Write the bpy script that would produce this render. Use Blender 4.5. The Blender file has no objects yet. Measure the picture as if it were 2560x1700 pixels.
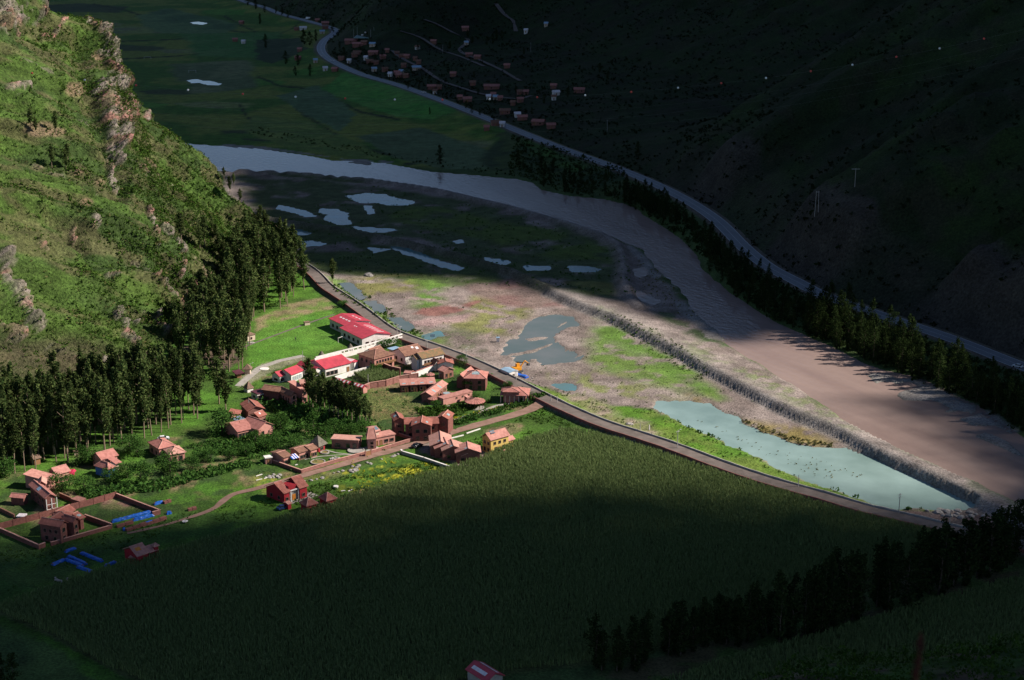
import bpy, math, random
import numpy as np
from mathutils import Vector, Matrix

# ---------------------------------------------------------------- camera, light, exposure
SC = bpy.context.scene
COL = SC.collection
FPX, PITCH, CAMH = 4050.0, math.radians(16.5), 200.0
SUN_EL, SUN_AZ = math.radians(38.0), math.radians(88.0)      # azimuth from +Y towards +X
cam = bpy.data.cameras.new('camera')
cam.sensor_width = 36.0; cam.lens = 36.0 * FPX / 2560.0
cam.clip_start = 0.5; cam.clip_end = 60000
cam.dof.use_dof = True; cam.dof.focus_distance = 600; cam.dof.aperture_fstop = 2.8
co = bpy.data.objects.new('camera', cam); COL.objects.link(co)
co.location = (0, 0, CAMH); co.rotation_euler = (math.pi/2 - PITCH, 0, 0)
SC.camera = co
W = bpy.data.worlds.new('World'); SC.world = W; W.use_nodes = True
nt = W.node_tree; nt.nodes.clear()
sky = nt.nodes.new('ShaderNodeTexSky'); sky.sky_type = 'NISHITA'; sky.sun_disc = False
sky.sun_elevation = SUN_EL; sky.sun_rotation = SUN_AZ; sky.altitude = 2900
bg = nt.nodes.new('ShaderNodeBackground'); bg.inputs[1].default_value = 0.062
wo = nt.nodes.new('ShaderNodeOutputWorld')
nt.links.new(sky.outputs[0], bg.inputs[0]); nt.links.new(bg.outputs[0], wo.inputs[0])
sl = bpy.data.lights.new('sun', 'SUN'); sl.energy = 5.0; sl.angle = math.radians(0.53); sl.color = (1.0, 0.93, 0.82)
so = bpy.data.objects.new('sun', sl); COL.objects.link(so)
SDIR = Vector((math.cos(SUN_EL)*math.sin(SUN_AZ), math.cos(SUN_EL)*math.cos(SUN_AZ), math.sin(SUN_EL)))
so.rotation_euler = SDIR.to_track_quat('Z', 'Y').to_euler(); so.location = SDIR * 3000
SC.view_settings.view_transform = 'Standard'; SC.view_settings.look = 'None'
SC.view_settings.exposure = 0.72; SC.view_settings.gamma = 1.0; SC.view_settings.use_curve_mapping = False
try:
    SC.cycles.max_bounces = 5; SC.cycles.diffuse_bounces = 3; SC.cycles.glossy_bounces = 2
    SC.cycles.transparent_max_bounces = 4; SC.cycles.caustics_reflective = False
except Exception: pass

rng = np.random.default_rng(7); random.seed(7)
CT, ST = math.cos(PITCH), math.sin(PITCH)

# ---------------------------------------------------------------- helpers
def G(px, py, z=0.0):
    """the point of the place at height z that the photograph shows at (px, py)"""
    a = (px-1280)/FPX; b = -(py-850)/FPX
    dy = CT + b*ST; dz = -ST + b*CT
    t = (z-CAMH)/dz
    return Vector((a*t, dy*t, z))
def Gd(px, py, t):
    a = (px-1280)/FPX; b = -(py-850)/FPX
    return Vector((a*t, (CT + b*ST)*t, CAMH + (-ST + b*CT)*t))
def proj(P):
    P = np.asarray(P, float); x = P[..., 0]; y = P[..., 1]; z = P[..., 2]-CAMH
    d = y*CT - z*ST; u = y*ST + z*CT
    return 1280 + FPX*x/d, 850 - FPX*u/d, d
def _h(ix, iy, s):
    n = (ix*374761393 + iy*668265263 + s*982451653) & 0xffffffff
    n = ((n ^ (n >> 13))*1274126177) & 0xffffffff
    return ((n ^ (n >> 16)) & 0xffffff)/float(0xffffff)
def vn(x, y, s=0):
    x = np.asarray(x, float); y = np.asarray(y, float)
    ix = np.floor(x).astype(np.int64); iy = np.floor(y).astype(np.int64)
    fx = x-ix; fy = y-iy; fx = fx*fx*(3-2*fx); fy = fy*fy*(3-2*fy)
    a = _h(ix, iy, s); b = _h(ix+1, iy, s); c = _h(ix, iy+1, s); d = _h(ix+1, iy+1, s)
    return (a*(1-fx)+b*fx)*(1-fy) + (c*(1-fx)+d*fx)*fy
def fbm(x, y, sc, s=0, o=4):
    r = 0; amp = .5; f = 1/sc; tot = 0
    for i in range(o):
        r = r + amp*vn(np.asarray(x)*f+i*17.3, np.asarray(y)*f-i*9.1, s+i); tot += amp; amp *= .5; f *= 2.03
    return r/tot
def sst(a, b, x):
    t = np.clip((x-a)/(b-a), 0, 1); return t*t*(3-2*t)
def poly_sd(X, Y, P):
    """signed distance, positive inside"""
    P = np.asarray(P, float); n = len(P); d2 = np.full(X.shape, 1e18); ins = np.zeros(X.shape, bool)
    for i in range(n):
        x1, y1 = P[i]; x2, y2 = P[(i+1) % n]
        ex, ey = x2-x1, y2-y1; L = ex*ex+ey*ey+1e-9
        t = np.clip(((X-x1)*ex+(Y-y1)*ey)/L, 0, 1)
        d2 = np.minimum(d2, (X-x1-t*ex)**2+(Y-y1-t*ey)**2)
        c = (y1 > Y) != (y2 > Y)
        xi = x1 + (Y-y1)*ex/(ey if abs(ey) > 1e-9 else 1e-9)
        ins ^= c & (X < xi)
    d = np.sqrt(d2); return np.where(ins, d, -d)
def line_d(X, Y, P):
    """distance to a polyline and the side (positive = right of travel)"""
    P = np.asarray(P, float); d2 = np.full(X.shape, 1e18); sg = np.zeros(X.shape); par = np.zeros(X.shape)
    for i in range(len(P)-1):
        x1, y1 = P[i]; x2, y2 = P[i+1]; ex, ey = x2-x1, y2-y1; L = ex*ex+ey*ey+1e-9
        t = np.clip(((X-x1)*ex+(Y-y1)*ey)/L, 0, 1)
        q = (X-x1-t*ex)**2+(Y-y1-t*ey)**2; m = q < d2
        d2 = np.where(m, q, d2); sg = np.where(m, np.sign((X-x1)*ey-(Y-y1)*ex), sg); par = np.where(m, i+t, par)
    return np.sqrt(d2), sg, par
def WP(pts, z=0.0): return [tuple(G(x, y, z))[:2] for x, y in pts]
def smooth_line(P, n=6):
    P = np.asarray(P, float); out = []
    Q = np.vstack([2*P[0]-P[1], P, 2*P[-1]-P[-2]])
    for i in range(1, len(Q)-2):
        p0, p1, p2, p3 = Q[i-1], Q[i], Q[i+1], Q[i+2]
        for k in range(n):
            t = k/n
            out.append(.5*((2*p1)+(-p0+p2)*t+(2*p0-5*p1+4*p2-p3)*t*t+(-p0+3*p1-3*p2+p3)*t**3))
    out.append(P[-1]); return np.array(out)

def mesh_np(name, V, F, nv=None):
    """F: (n,k) array of faces"""
    V = np.ascontiguousarray(V, np.float32); F = np.ascontiguousarray(F, np.int32)
    me = bpy.data.meshes.new(name); k = F.shape[1]
    me.vertices.add(len(V)); me.vertices.foreach_set('co', V.ravel())
    me.loops.add(F.size); me.loops.foreach_set('vertex_index', F.ravel())
    me.polygons.add(len(F)); me.polygons.foreach_set('loop_start', np.arange(0, F.size, k, dtype=np.int32))
    me.polygons.foreach_set('loop_total', np.full(len(F), k, np.int32))
    me.update(calc_edges=True); return me
def smooth(me): me.polygons.foreach_set('use_smooth', np.ones(len(me.polygons), bool)); me.update()
def set_col(me, C, name='Col'):
    a = me.color_attributes.new(name, 'FLOAT_COLOR', 'POINT')
    C = np.asarray(C, np.float32)
    if C.shape[1] == 3: C = np.hstack([C, np.ones((len(C), 1), np.float32)])
    a.data.foreach_set('color', np.ascontiguousarray(C).ravel())
def link(name, me, mat=None, parent=None, loc=None):
    o = bpy.data.objects.new(name, me); COL.objects.link(o)
    if mat is not None and me is not None and len(me.materials) == 0: me.materials.append(mat)
    if parent is not None: o.parent = parent
    if loc is not None: o.location = loc
    return o
def tag(o, label=None, cat=None, group=None, kind=None):
    if label: o['label'] = label
    if cat: o['category'] = cat
    if group: o['group'] = group
    if kind: o['kind'] = kind
    return o
def thing(name, label, cat, loc=(0, 0, 0), rz=0.0, group=None):
    o = bpy.data.objects.new(name, None); COL.objects.link(o); o.location = loc; o.rotation_euler = (0, 0, rz)
    o.empty_display_size = .5
    return tag(o, label, cat, group)
def copy_tree(o, parent=None):
    c = o.copy(); COL.objects.link(c); c.parent = parent
    for ch in list(o.children): copy_tree(ch, c)
    return c

class MB:
    def __init__(s): s.v = []; s.f = []
    def add(s, vs, fs):
        b = len(s.v); s.v += [tuple(v) for v in vs]; s.f += [tuple(i+b for i in f) for f in fs]
    def box(s, c, sx, sy, sz, ax=(1, 0), up=None):
        """c: centre of the base; ax: horizontal direction of sx"""
        a = Vector((ax[0], ax[1], 0)).normalized(); b = Vector((-a.y, a.x, 0)); c = Vector(c)
        vs = [c+a*(i*sx/2)+b*(j*sy/2)+Vector((0, 0, k*sz)) for k in (0, 1) for i, j in ((-1, -1), (1, -1), (1, 1), (-1, 1))]
        s.add(vs, [(3, 2, 1, 0), (4, 5, 6, 7), (0, 1, 5, 4), (1, 2, 6, 5), (2, 3, 7, 6), (3, 0, 4, 7)])
    def prism(s, base, z0, z1):
        n = len(base); vs = [(x, y, z0) for x, y in base]+[(x, y, z1) for x, y in base]
        s.add(vs, [tuple(range(n))[::-1], tuple(range(n, 2*n))]+[(i, (i+1) % n, (i+1) % n+n, i+n) for i in range(n)])
    def tube(s, p0, p1, r0, r1, n=6):
        p0, p1 = Vector(p0), Vector(p1); d = (p1-p0).normalized()
        a = d.orthogonal().normalized(); b = d.cross(a)
        vs = [p0+(a*math.cos(2*math.pi*i/n)+b*math.sin(2*math.pi*i/n))*r0 for i in range(n)]
        vs += [p1+(a*math.cos(2*math.pi*i/n)+b*math.sin(2*math.pi*i/n))*r1 for i in range(n)]
        s.add(vs, [(i, (i+1) % n, (i+1) % n+n, i+n) for i in range(n)]+[tuple(range(n))[::-1], tuple(range(n, 2*n))])
    def cone(s, c, r, h, n=12, r1=0.0):
        c = Vector(c); vs = [c+Vector((r*math.cos(2*math.pi*i/n), r*math.sin(2*math.pi*i/n), 0)) for i in range(n)]
        if r1 <= 0:
            vs.append(c+Vector((0, 0, h))); s.add(vs, [(i, (i+1) % n, n) for i in range(n)]+[tuple(range(n))[::-1]])
        else:
            vs += [c+Vector((r1*math.cos(2*math.pi*i/n), r1*math.sin(2*math.pi*i/n), h)) for i in range(n)]
            s.add(vs, [(i, (i+1) % n, (i+1) % n+n, i+n) for i in range(n)]+[tuple(range(n))[::-1], tuple(range(n, 2*n))])
    def mesh(s, name):
        me = bpy.data.meshes.new(name); me.from_pydata(s.v, [], s.f); me.update(); return me
    def build(s, name, mat, parent=None, loc=None):
        if loc is None and parent is None and s.v:
            # put the origin at the foot of the mesh
            a = np.array(s.v); c = np.array([a[:, 0].mean(), a[:, 1].mean(), a[:, 2].min()])
            s.v = [tuple(q) for q in (a-c)]; loc = tuple(c)
        return link(name, s.mesh(name), mat, parent, loc)

# ---------------------------------------------------------------- materials
def nodes(name):
    m = bpy.data.materials.new(name); m.use_nodes = True; t = m.node_tree
    return m, t, t.nodes['Principled BSDF']
def mat(name, c1, c2=None, rough=.85, scale=1.0, bump=0.0, bscale=None, spec=.3, metal=0.0, contrast=(.35, .65), vary=0.0, coord='Object', stretch=None):
    m, t, p = nodes(name); N = t.nodes; L = t.links
    p.inputs['Roughness'].default_value = rough; p.inputs['Specular IOR Level'].default_value = spec
    p.inputs['Metallic'].default_value = metal
    c2 = c2 or tuple(v*.78 for v in c1)
    tc = N.new('ShaderNodeTexCoord'); src = tc.outputs[coord]
    if stretch:
        mp = N.new('ShaderNodeMapping'); mp.inputs['Scale'].default_value = stretch; L.new(src, mp.inputs[0]); src = mp.outputs[0]
    n = N.new('ShaderNodeTexNoise'); n.inputs['Scale'].default_value = scale; n.inputs['Detail'].default_value = 5
    L.new(src, n.inputs['Vector'])
    mr = N.new('ShaderNodeMapRange'); mr.inputs[1].default_value = contrast[0]; mr.inputs[2].default_value = contrast[1]
    L.new(n.outputs[0], mr.inputs[0])
    mx = N.new('ShaderNodeMix'); mx.data_type = 'RGBA'
    mx.inputs[6].default_value = (*c1, 1); mx.inputs[7].default_value = (*c2, 1)
    L.new(mr.outputs[0], mx.inputs[0]); out = mx.outputs[2]
    if vary:
        oi = N.new('ShaderNodeObjectInfo'); r2 = N.new('ShaderNodeMapRange'); r2.inputs[3].default_value = 1-vary; r2.inputs[4].default_value = 1+vary
        L.new(oi.outputs['Random'], r2.inputs[0])
        hs = N.new('ShaderNodeHueSaturation'); L.new(out, hs.inputs['Color']); L.new(r2.outputs[0], hs.inputs['Value']); out = hs.outputs[0]
    L.new(out, p.inputs['Base Color'])
    if bump:
        b = N.new('ShaderNodeBump'); b.inputs['Strength'].default_value = 1; b.inputs['Distance'].default_value = bump
        n2 = N.new('ShaderNodeTexNoise'); n2.inputs['Scale'].default_value = bscale or scale*3; n2.inputs['Detail'].default_value = 6
        L.new(src, n2.inputs['Vector']); L.new(n2.outputs[0], b.inputs['Height']); L.new(b.outputs[0], p.inputs['Normal'])
    return m
def attr_mat(name, scales=((.25, .5), (1.2, .6)), bump=.12, bscale=1.5, rough=.95):
    """vertex colour times noise of two sizes"""
    m, t, p = nodes(name); N = t.nodes; L = t.links
    p.inputs['Roughness'].default_value = rough; p.inputs['Specular IOR Level'].default_value = .15
    at = N.new('ShaderNodeAttribute'); at.attribute_name = 'Col'; out = at.outputs['Color']
    geo = N.new('ShaderNodeNewGeometry'); src = geo.outputs['Position']
    for i, (sc, am) in enumerate(scales):
        n = N.new('ShaderNodeTexNoise'); n.inputs['Scale'].default_value = sc; n.inputs['Detail'].default_value = 6; n.inputs['Roughness'].default_value = .65
        L.new(src, n.inputs['Vector'])
        mr = N.new('ShaderNodeMapRange'); mr.inputs[1].default_value = .3; mr.inputs[2].default_value = .7
        mr.inputs[3].default_value = 1-am; mr.inputs[4].default_value = 1+am; L.new(n.outputs[0], mr.inputs[0])
        hs = N.new('ShaderNodeHueSaturation'); L.new(out, hs.inputs['Color']); L.new(mr.outputs[0], hs.inputs['Value'])
        if i == 0:
            m2 = N.new('ShaderNodeMapRange'); m2.inputs[3].default_value = .485; m2.inputs[4].default_value = .515
            n3 = N.new('ShaderNodeTexNoise'); n3.inputs['Scale'].default_value = sc*.6; L.new(src, n3.inputs['Vector'])
            L.new(n3.outputs[0], m2.inputs[0]); L.new(m2.outputs[0], hs.inputs['Hue'])
        out = hs.outputs[0]
    L.new(out, p.inputs['Base Color'])
    b = N.new('ShaderNodeBump'); b.inputs['Distance'].default_value = bump; b.inputs['Strength'].default_value = 1
    n2 = N.new('ShaderNodeTexNoise'); n2.inputs['Scale'].default_value = bscale; n2.inputs['Detail'].default_value = 7; n2.inputs['Roughness'].default_value = .6
    L.new(src, n2.inputs['Vector']); L.new(n2.outputs[0], b.inputs['Height']); L.new(b.outputs[0], p.inputs['Normal'])
    return m
def leaf_mat(name, c1, c2, vary=.2, trans=.25):
    m, t, p = nodes(name); N = t.nodes; L = t.links
    geo = N.new('ShaderNodeNewGeometry'); oi = N.new('ShaderNodeObjectInfo')
    mx = N.new('ShaderNodeMix'); mx.data_type = 'RGBA'; mx.inputs[6].default_value = (*c1, 1); mx.inputs[7].default_value = (*c2, 1)
    L.new(geo.outputs['Random Per Island'], mx.inputs[0])
    r2 = N.new('ShaderNodeMapRange'); r2.inputs[3].default_value = 1-vary; r2.inputs[4].default_value = 1+vary
    L.new(oi.outputs['Random'], r2.inputs[0])
    hs = N.new('ShaderNodeHueSaturation'); L.new(mx.outputs[2], hs.inputs['Color']); L.new(r2.outputs[0], hs.inputs['Value'])
    d = N.new('ShaderNodeBsdfDiffuse'); tr = N.new('ShaderNodeBsdfTranslucent'); ms = N.new('ShaderNodeMixShader')
    L.new(hs.outputs[0], d.inputs[0]); L.new(hs.outputs[0], tr.inputs[0]); ms.inputs[0].default_value = trans
    L.new(d.outputs[0], ms.inputs[1]); L.new(tr.outputs[0], ms.inputs[2])
    L.new(ms.outputs[0], t.nodes['Material Output'].inputs[0]); t.nodes.remove(p)
    return m
def tile_mat(name, c1, c2):
    """clay tile: mottled colour and a relief of courses"""
    m = mat(name, c1, c2, rough=.9, scale=.9, bump=.05, bscale=2.5, spec=.2, vary=.1)
    return m
def water_mat(name, c, rough, c2=None, bs=.6, bd=.04, spec=.5, scale=.02, aniso=None):
    m, t, p = nodes(name); N = t.nodes; L = t.links
    p.inputs['Roughness'].default_value = rough; p.inputs['Specular IOR Level'].default_value = spec; p.inputs['IOR'].default_value = 1.33
    geo = N.new('ShaderNodeNewGeometry'); n = N.new('ShaderNodeTexNoise'); n.inputs['Scale'].default_value = scale; n.inputs['Detail'].default_value = 5
    m0 = N.new('ShaderNodeMapping'); m0.vector_type = 'TEXTURE'; m0.inputs['Scale'].default_value = aniso or (1, 1, 1); m0.inputs['Rotation'].default_value = (0, 0, -1.02)
    L.new(geo.outputs['Position'], m0.inputs[0]); L.new(m0.outputs[0], n.inputs['Vector'])
    mr = N.new('ShaderNodeMapRange'); mr.inputs[1].default_value = .32; mr.inputs[2].default_value = .68; L.new(n.outputs[0], mr.inputs[0])
    mx = N.new('ShaderNodeMix'); mx.data_type = 'RGBA'; mx.inputs[6].default_value = (*c, 1); mx.inputs[7].default_value = (*(c2 or c), 1)
    L.new(mr.outputs[0], mx.inputs[0]); L.new(mx.outputs[2], p.inputs['Base Color'])
    b = N.new('ShaderNodeBump'); b.inputs['Distance'].default_value = bd; b.inputs['Strength'].default_value = 1
    n2 = N.new('ShaderNodeTexNoise'); n2.inputs['Scale'].default_value = bs; n2.inputs['Detail'].default_value = 4
    mp = N.new('ShaderNodeMapping'); mp.vector_type = 'TEXTURE'; mp.inputs['Scale'].default_value = (aniso[0]**.35, 1, 1) if aniso else (1, 1, 1); mp.inputs['Rotation'].default_value = (0, 0, -1.02)
    L.new(geo.outputs['Position'], mp.inputs[0]); L.new(mp.outputs[0], n2.inputs['Vector'])
    L.new(n2.outputs[0], b.inputs['Height']); L.new(b.outputs[0], p.inputs['Normal'])
    return m

M = {}
M['ground'] = attr_mat('ground_soil_and_grass', ((.12, .38), (1.3, .6)), .35, 1.3)
M['hill'] = attr_mat('hillside_soil_and_grass', ((.09, .28), (.8, .6)), 1.3, .75)
M['tile'] = tile_mat('clay_tile', (.43, .18, .155), (.31, .125, .105))
M['tile_pale'] = tile_mat('pale_clay_tile', (.50, .27, .225), (.40, .20, .16))
M['tile_rust'] = tile_mat('rusty_clay_tile', (.33, .12, .095), (.22, .08, .062))
M['tile_rose'] = tile_mat('rose_clay_tile', (.50, .24, .20), (.36, .16, .135))
M['tile_brown'] = tile_mat('brown_tile', (.25, .13, .09), (.16, .08, .06))
M['tile_moss'] = tile_mat('mossy_tile', (.13, .11, .06), (.24, .13, .07))
M['maroon'] = mat('maroon_sheet', (.10, .03, .045), (.07, .022, .03), rough=.6, scale=.5)
M['redsheet'] = mat('red_sheet_roof', (.46, .05, .075), (.30, .035, .05), rough=.55, scale=.5, spec=.4, contrast=(.4, .75), bump=.03, bscale=3)
M['whitesheet'] = mat('translucent_roof_sheet', (.75, .68, .70), (.6, .52, .55), rough=.4, scale=1)
M['bluesheet'] = mat('pale_blue_sheet', (.30, .42, .55), (.22, .33, .45), rough=.4, scale=1)
M['white'] = mat('white_plaster', (.74, .70, .67), (.62, .57, .54), rough=.9, scale=.7)
M['cream'] = mat('cream_plaster', (.62, .50, .40), (.5, .38, .3), rough=.9, scale=.7)
M['pink'] = mat('pink_plaster', (.50, .24, .20), (.42, .19, .155), rough=.9, scale=.6)
M['brick'] = mat('brick_wall', (.22, .085, .07), (.15, .058, .048), rough=.95, scale=1.4, bump=.03)
M['adobe'] = mat('adobe_wall', (.30, .135, .115), (.21, .095, .078), rough=.95, scale=1.0, bump=.03)
M['crimson'] = mat('crimson_plaster', (.34, .018, .03), (.27, .015, .022), rough=.8, scale=.6)
M['yellow'] = mat('yellow_plaster', (.60, .42, .13), (.5, .34, .1), rough=.9, scale=.6)
M['bluewall'] = mat('blue_painted_wall', (.05, .18, .50), (.04, .14, .4), rough=.7)
M['wood'] = mat('timber', (.30, .15, .07), (.2, .10, .05), rough=.8, scale=2)
M['orange'] = mat('orange_door', (.55, .20, .03), (.45, .16, .02), rough=.6, scale=2)
M['thatch'] = mat('thatch', (.17, .15, .12), (.10, .085, .07), rough=1, scale=1.5, bump=.08)
M['thatch_brown'] = mat('brown_thatch', (.22, .14, .10), (.14, .09, .07), rough=1, scale=1.5, bump=.08)
M['glass'] = mat('window_glass', (.015, .02, .022), (.01, .012, .015), rough=.12, spec=.6)
M['skylight'] = mat('skylight_glass', (.35, .42, .44), (.22, .28, .30), rough=.25, scale=1.5)
M['solar'] = mat('solar_panel', (.10, .14, .18), (.16, .21, .26), rough=.2, scale=2)
M['frame'] = mat('window_frame', (.20, .12, .09), rough=.7)
M['concrete'] = mat('concrete', (.36, .33, .30), (.27, .24, .22), rough=.95, scale=.8)
M['stone'] = mat('boulder_stone', (.33, .30, .28), (.2, .18, .17), rough=.95, scale=2)
M['tarp'] = mat('blue_tarpaulin', (.016, .13, .55), (.01, .08, .38), rough=.35, scale=1.2, bump=.15, bscale=1.5, spec=.5)
M['tarp_red'] = mat('red_cloth', (.5, .03, .08), (.38, .02, .06), rough=.6, scale=1, bump=.1)
M['bark'] = mat('bark', (.30, .22, .16), (.18, .12, .085), rough=.95, scale=.6, stretch=(1, 1, .15))
M['darkbark'] = mat('dark_bark', (.10, .07, .055), (.06, .045, .035), rough=.95, scale=.6)
M['euc'] = leaf_mat('eucalyptus_leaves', (.026, .052, .016), (.092, .115, .038), vary=.35)
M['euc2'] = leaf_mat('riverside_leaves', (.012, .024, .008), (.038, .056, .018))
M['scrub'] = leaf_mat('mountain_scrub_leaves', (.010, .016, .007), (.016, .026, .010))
M['broad'] = leaf_mat('broad_leaves', (.03, .08, .018), (.07, .14, .03))
M['bush'] = leaf_mat('hillside_bush_leaves', (.022, .050, .010), (.070, .125, .022), vary=0)
M['bushdry'] = leaf_mat('dry_bush_leaves', (.10, .11, .04), (.19, .16, .07), vary=0)
M['maize'] = leaf_mat('maize_leaves', (.115, .175, .062), (.225, .275, .11), vary=0, trans=.3)
M['flowers'] = leaf_mat('yellow_flowers', (.55, .45, .03), (.25, .30, .03), vary=0)
M['redstalk'] = mat('rust_red_flower_spike', (.085, .022, .014), (.05, .014, .01), rough=.9, scale=30)
M['cloud'] = mat('cloud', (.8, .8, .8), (.75, .75, .76), rough=1, scale=.01)
M['river'] = water_mat('silty_river_water', (.23, .162, .148), .13, (.31, .225, .20), bs=.45, bd=.14, spec=.5, scale=.07, aniso=(5, 1, 1))
M['pond'] = water_mat('clear_turquoise_water', (.08, .19, .22), .10, (.10, .14, .125), bs=.8, bd=.02, scale=.10)
M['lake'] = water_mat('shallow_lake_water', (.16, .235, .22), .10, (.27, .37, .355), bs=.8, bd=.015, scale=.045)
M['mud'] = water_mat('grey_green_water', (.13, .14, .135), .15, (.075, .105, .095), bs=.8, bd=.02, scale=.05)
M['asphalt'] = mat('asphalt', (.15, .165, .19), (.12, .13, .155), rough=.55, scale=.15, spec=.5)
M['paint'] = mat('road_paint', (.6, .6, .58), rough=.7)
M['dirt'] = mat('dirt_road', (.27, .16, .13), (.19, .115, .085), rough=1, scale=.35, bump=.03, bscale=1.5)
M['dirt2'] = mat('gravel_track', (.165, .132, .12), (.115, .092, .082), rough=1, scale=.35, bump=.05, bscale=1.5)
M['wire'] = mat('cable', (.16, .18, .16), rough=.5)
M['pole'] = mat('pale_pole', (.42, .40, .38), rough=.8)
M['redball'] = mat('red_marker', (.75, .10, .08), rough=.5)
M['whiteball'] = mat('white_marker', (.85, .85, .85), rough=.5)
M['carblue'] = mat('dark_blue_car_paint', (.02, .05, .16), rough=.3, spec=.6)
M['carblack'] = mat('black_car_paint', (.02, .022, .03), rough=.3, spec=.6)
M['carwhite'] = mat('white_car_paint', (.75, .76, .78), rough=.35, spec=.6)
M['rubber'] = mat('tyre', (.02, .02, .02), rough=.9)
M['yellowpaint'] = mat('excavator_paint', (.65, .28, .02), (.55, .22, .02), rough=.5)
M['steel'] = mat('dark_steel', (.08, .08, .08), rough=.6)
M['skin'] = mat('skin', (.30, .16, .10), rough=.7)
M['cloth_dark'] = mat('dark_clothes', (.03, .035, .06), rough=.9)
M['cloth_pale'] = mat('pale_clothes', (.5, .48, .45), rough=.9)
M['hair'] = mat('black_hair', (.01, .01, .01), rough=.7)
M['stonebit'] = leaf_mat('loose_stone', (.34, .30, .28), (.16, .14, .13), vary=0, trans=0)
M['purple'] = leaf_mat('mauve_blossom', (.30, .22, .30), (.42, .33, .42))

# ---------------------------------------------------------------- outlines traced on the valley floor
def zz(off, s, pts): return [(off[0]+x/s, off[1]+y/s) for x, y in pts]
RIVER = [(300, 330), (475, 360), (560, 366), (640, 371), (700, 380), (760, 388), (830, 402), (900, 404), (960, 408), (1000, 416), (1080, 430), (1200, 440), (1290, 448), (1330, 458), (1350, 475),
 (1420, 490), (1500, 497), (1560, 508), (1590, 520), (1620, 545), (1680, 580), (1720, 610), (1745, 640), (1755, 670), (1790, 700), (1830, 735), (1880, 770), (1925, 800), (2000, 835), (2080, 870),
 (2150, 905), (2200, 925), (2290, 945), (2350, 968), (2440, 1015), (2500, 1060), (2560, 1100), (2800, 1240), (3000, 1500), (2900, 1560), (2700, 1365), (2560, 1273), (2470, 1228), (2381, 1190), (2245, 1130), (2120, 1062), (2055, 1011), (1920, 921), (1870, 890), (1828, 866),
 (1814, 850), (1795, 826), (1746, 785), (1727, 750), (1700, 715), (1668, 690), (1649, 672), (1632, 650), (1608, 622), (1586, 612), (1551, 598), (1510, 580), (1415, 552), (1280, 514), (1180, 492), (1087, 474), (933, 451), (851, 445), (760, 436), (640, 430), (560, 426), (480, 420), (300, 400)]
BARS = [zz((1920, 850), 3.689, p) for p in (
 [(920, 320), (970, 300), (1100, 305), (1190, 350), (1300, 350), (1420, 370), (1450, 410), (1400, 420), (1300, 380), (1190, 395), (1100, 380), (1020, 380), (1000, 400)],
 [(1190, 510), (1230, 475), (1350, 445), (1470, 410), (1560, 430), (1700, 500), (1780, 560), (1900, 600), (1920, 655), (1880, 675), (1700, 630), (1600, 580), (1500, 545), (1400, 560), (1250, 550)],
 [(1760, 720), (1870, 700), (2000, 650), (2100, 680), (2150, 740), (2290, 830), (2250, 865), (2090, 780), (1980, 790), (1900, 790)],
 [(1890, 880), (2010, 850), (2100, 880), (2200, 930), (2361, 1060), (2361, 1085), (2150, 990)],
 [(1630, 650), (1700, 635), (1720, 655), (1650, 665)])]
BARS += [zz((640, 0), 3.689, [(740, 1440), (870, 1425), (1070, 1490), (1060, 1525), (860, 1500)]), zz((640, 0), 3.689, [(1130, 1480), (1170, 1465), (1270, 1475), (1290, 1500), (1180, 1505)]),
 zz((640, 0), 3.689, [(-300, 1300), (0, 1290), (150, 1320), (300, 1310), (350, 1340), (480, 1340), (560, 1390), (770, 1440), (640, 1445), (300, 1400), (0, 1370), (-300, 1350)]),
 zz((1280, 425), 3.689, [(1090, 700), (1180, 760), (1280, 860), (1300, 920), (1350, 960), (1310, 1030), (1180, 1080), (1100, 1080), (1090, 900)]),
 zz((1280, 425), 3.689, [(1180, 1080), (1300, 1090), (1440, 1130), (1450, 1190), (1600, 1240), (1700, 1290), (1760, 1380), (1900, 1480), (1960, 1568), (1700, 1568), (1500, 1400), (1300, 1280), (1120, 1180)])]
S6 = (640, 425); K = 3.689
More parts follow.
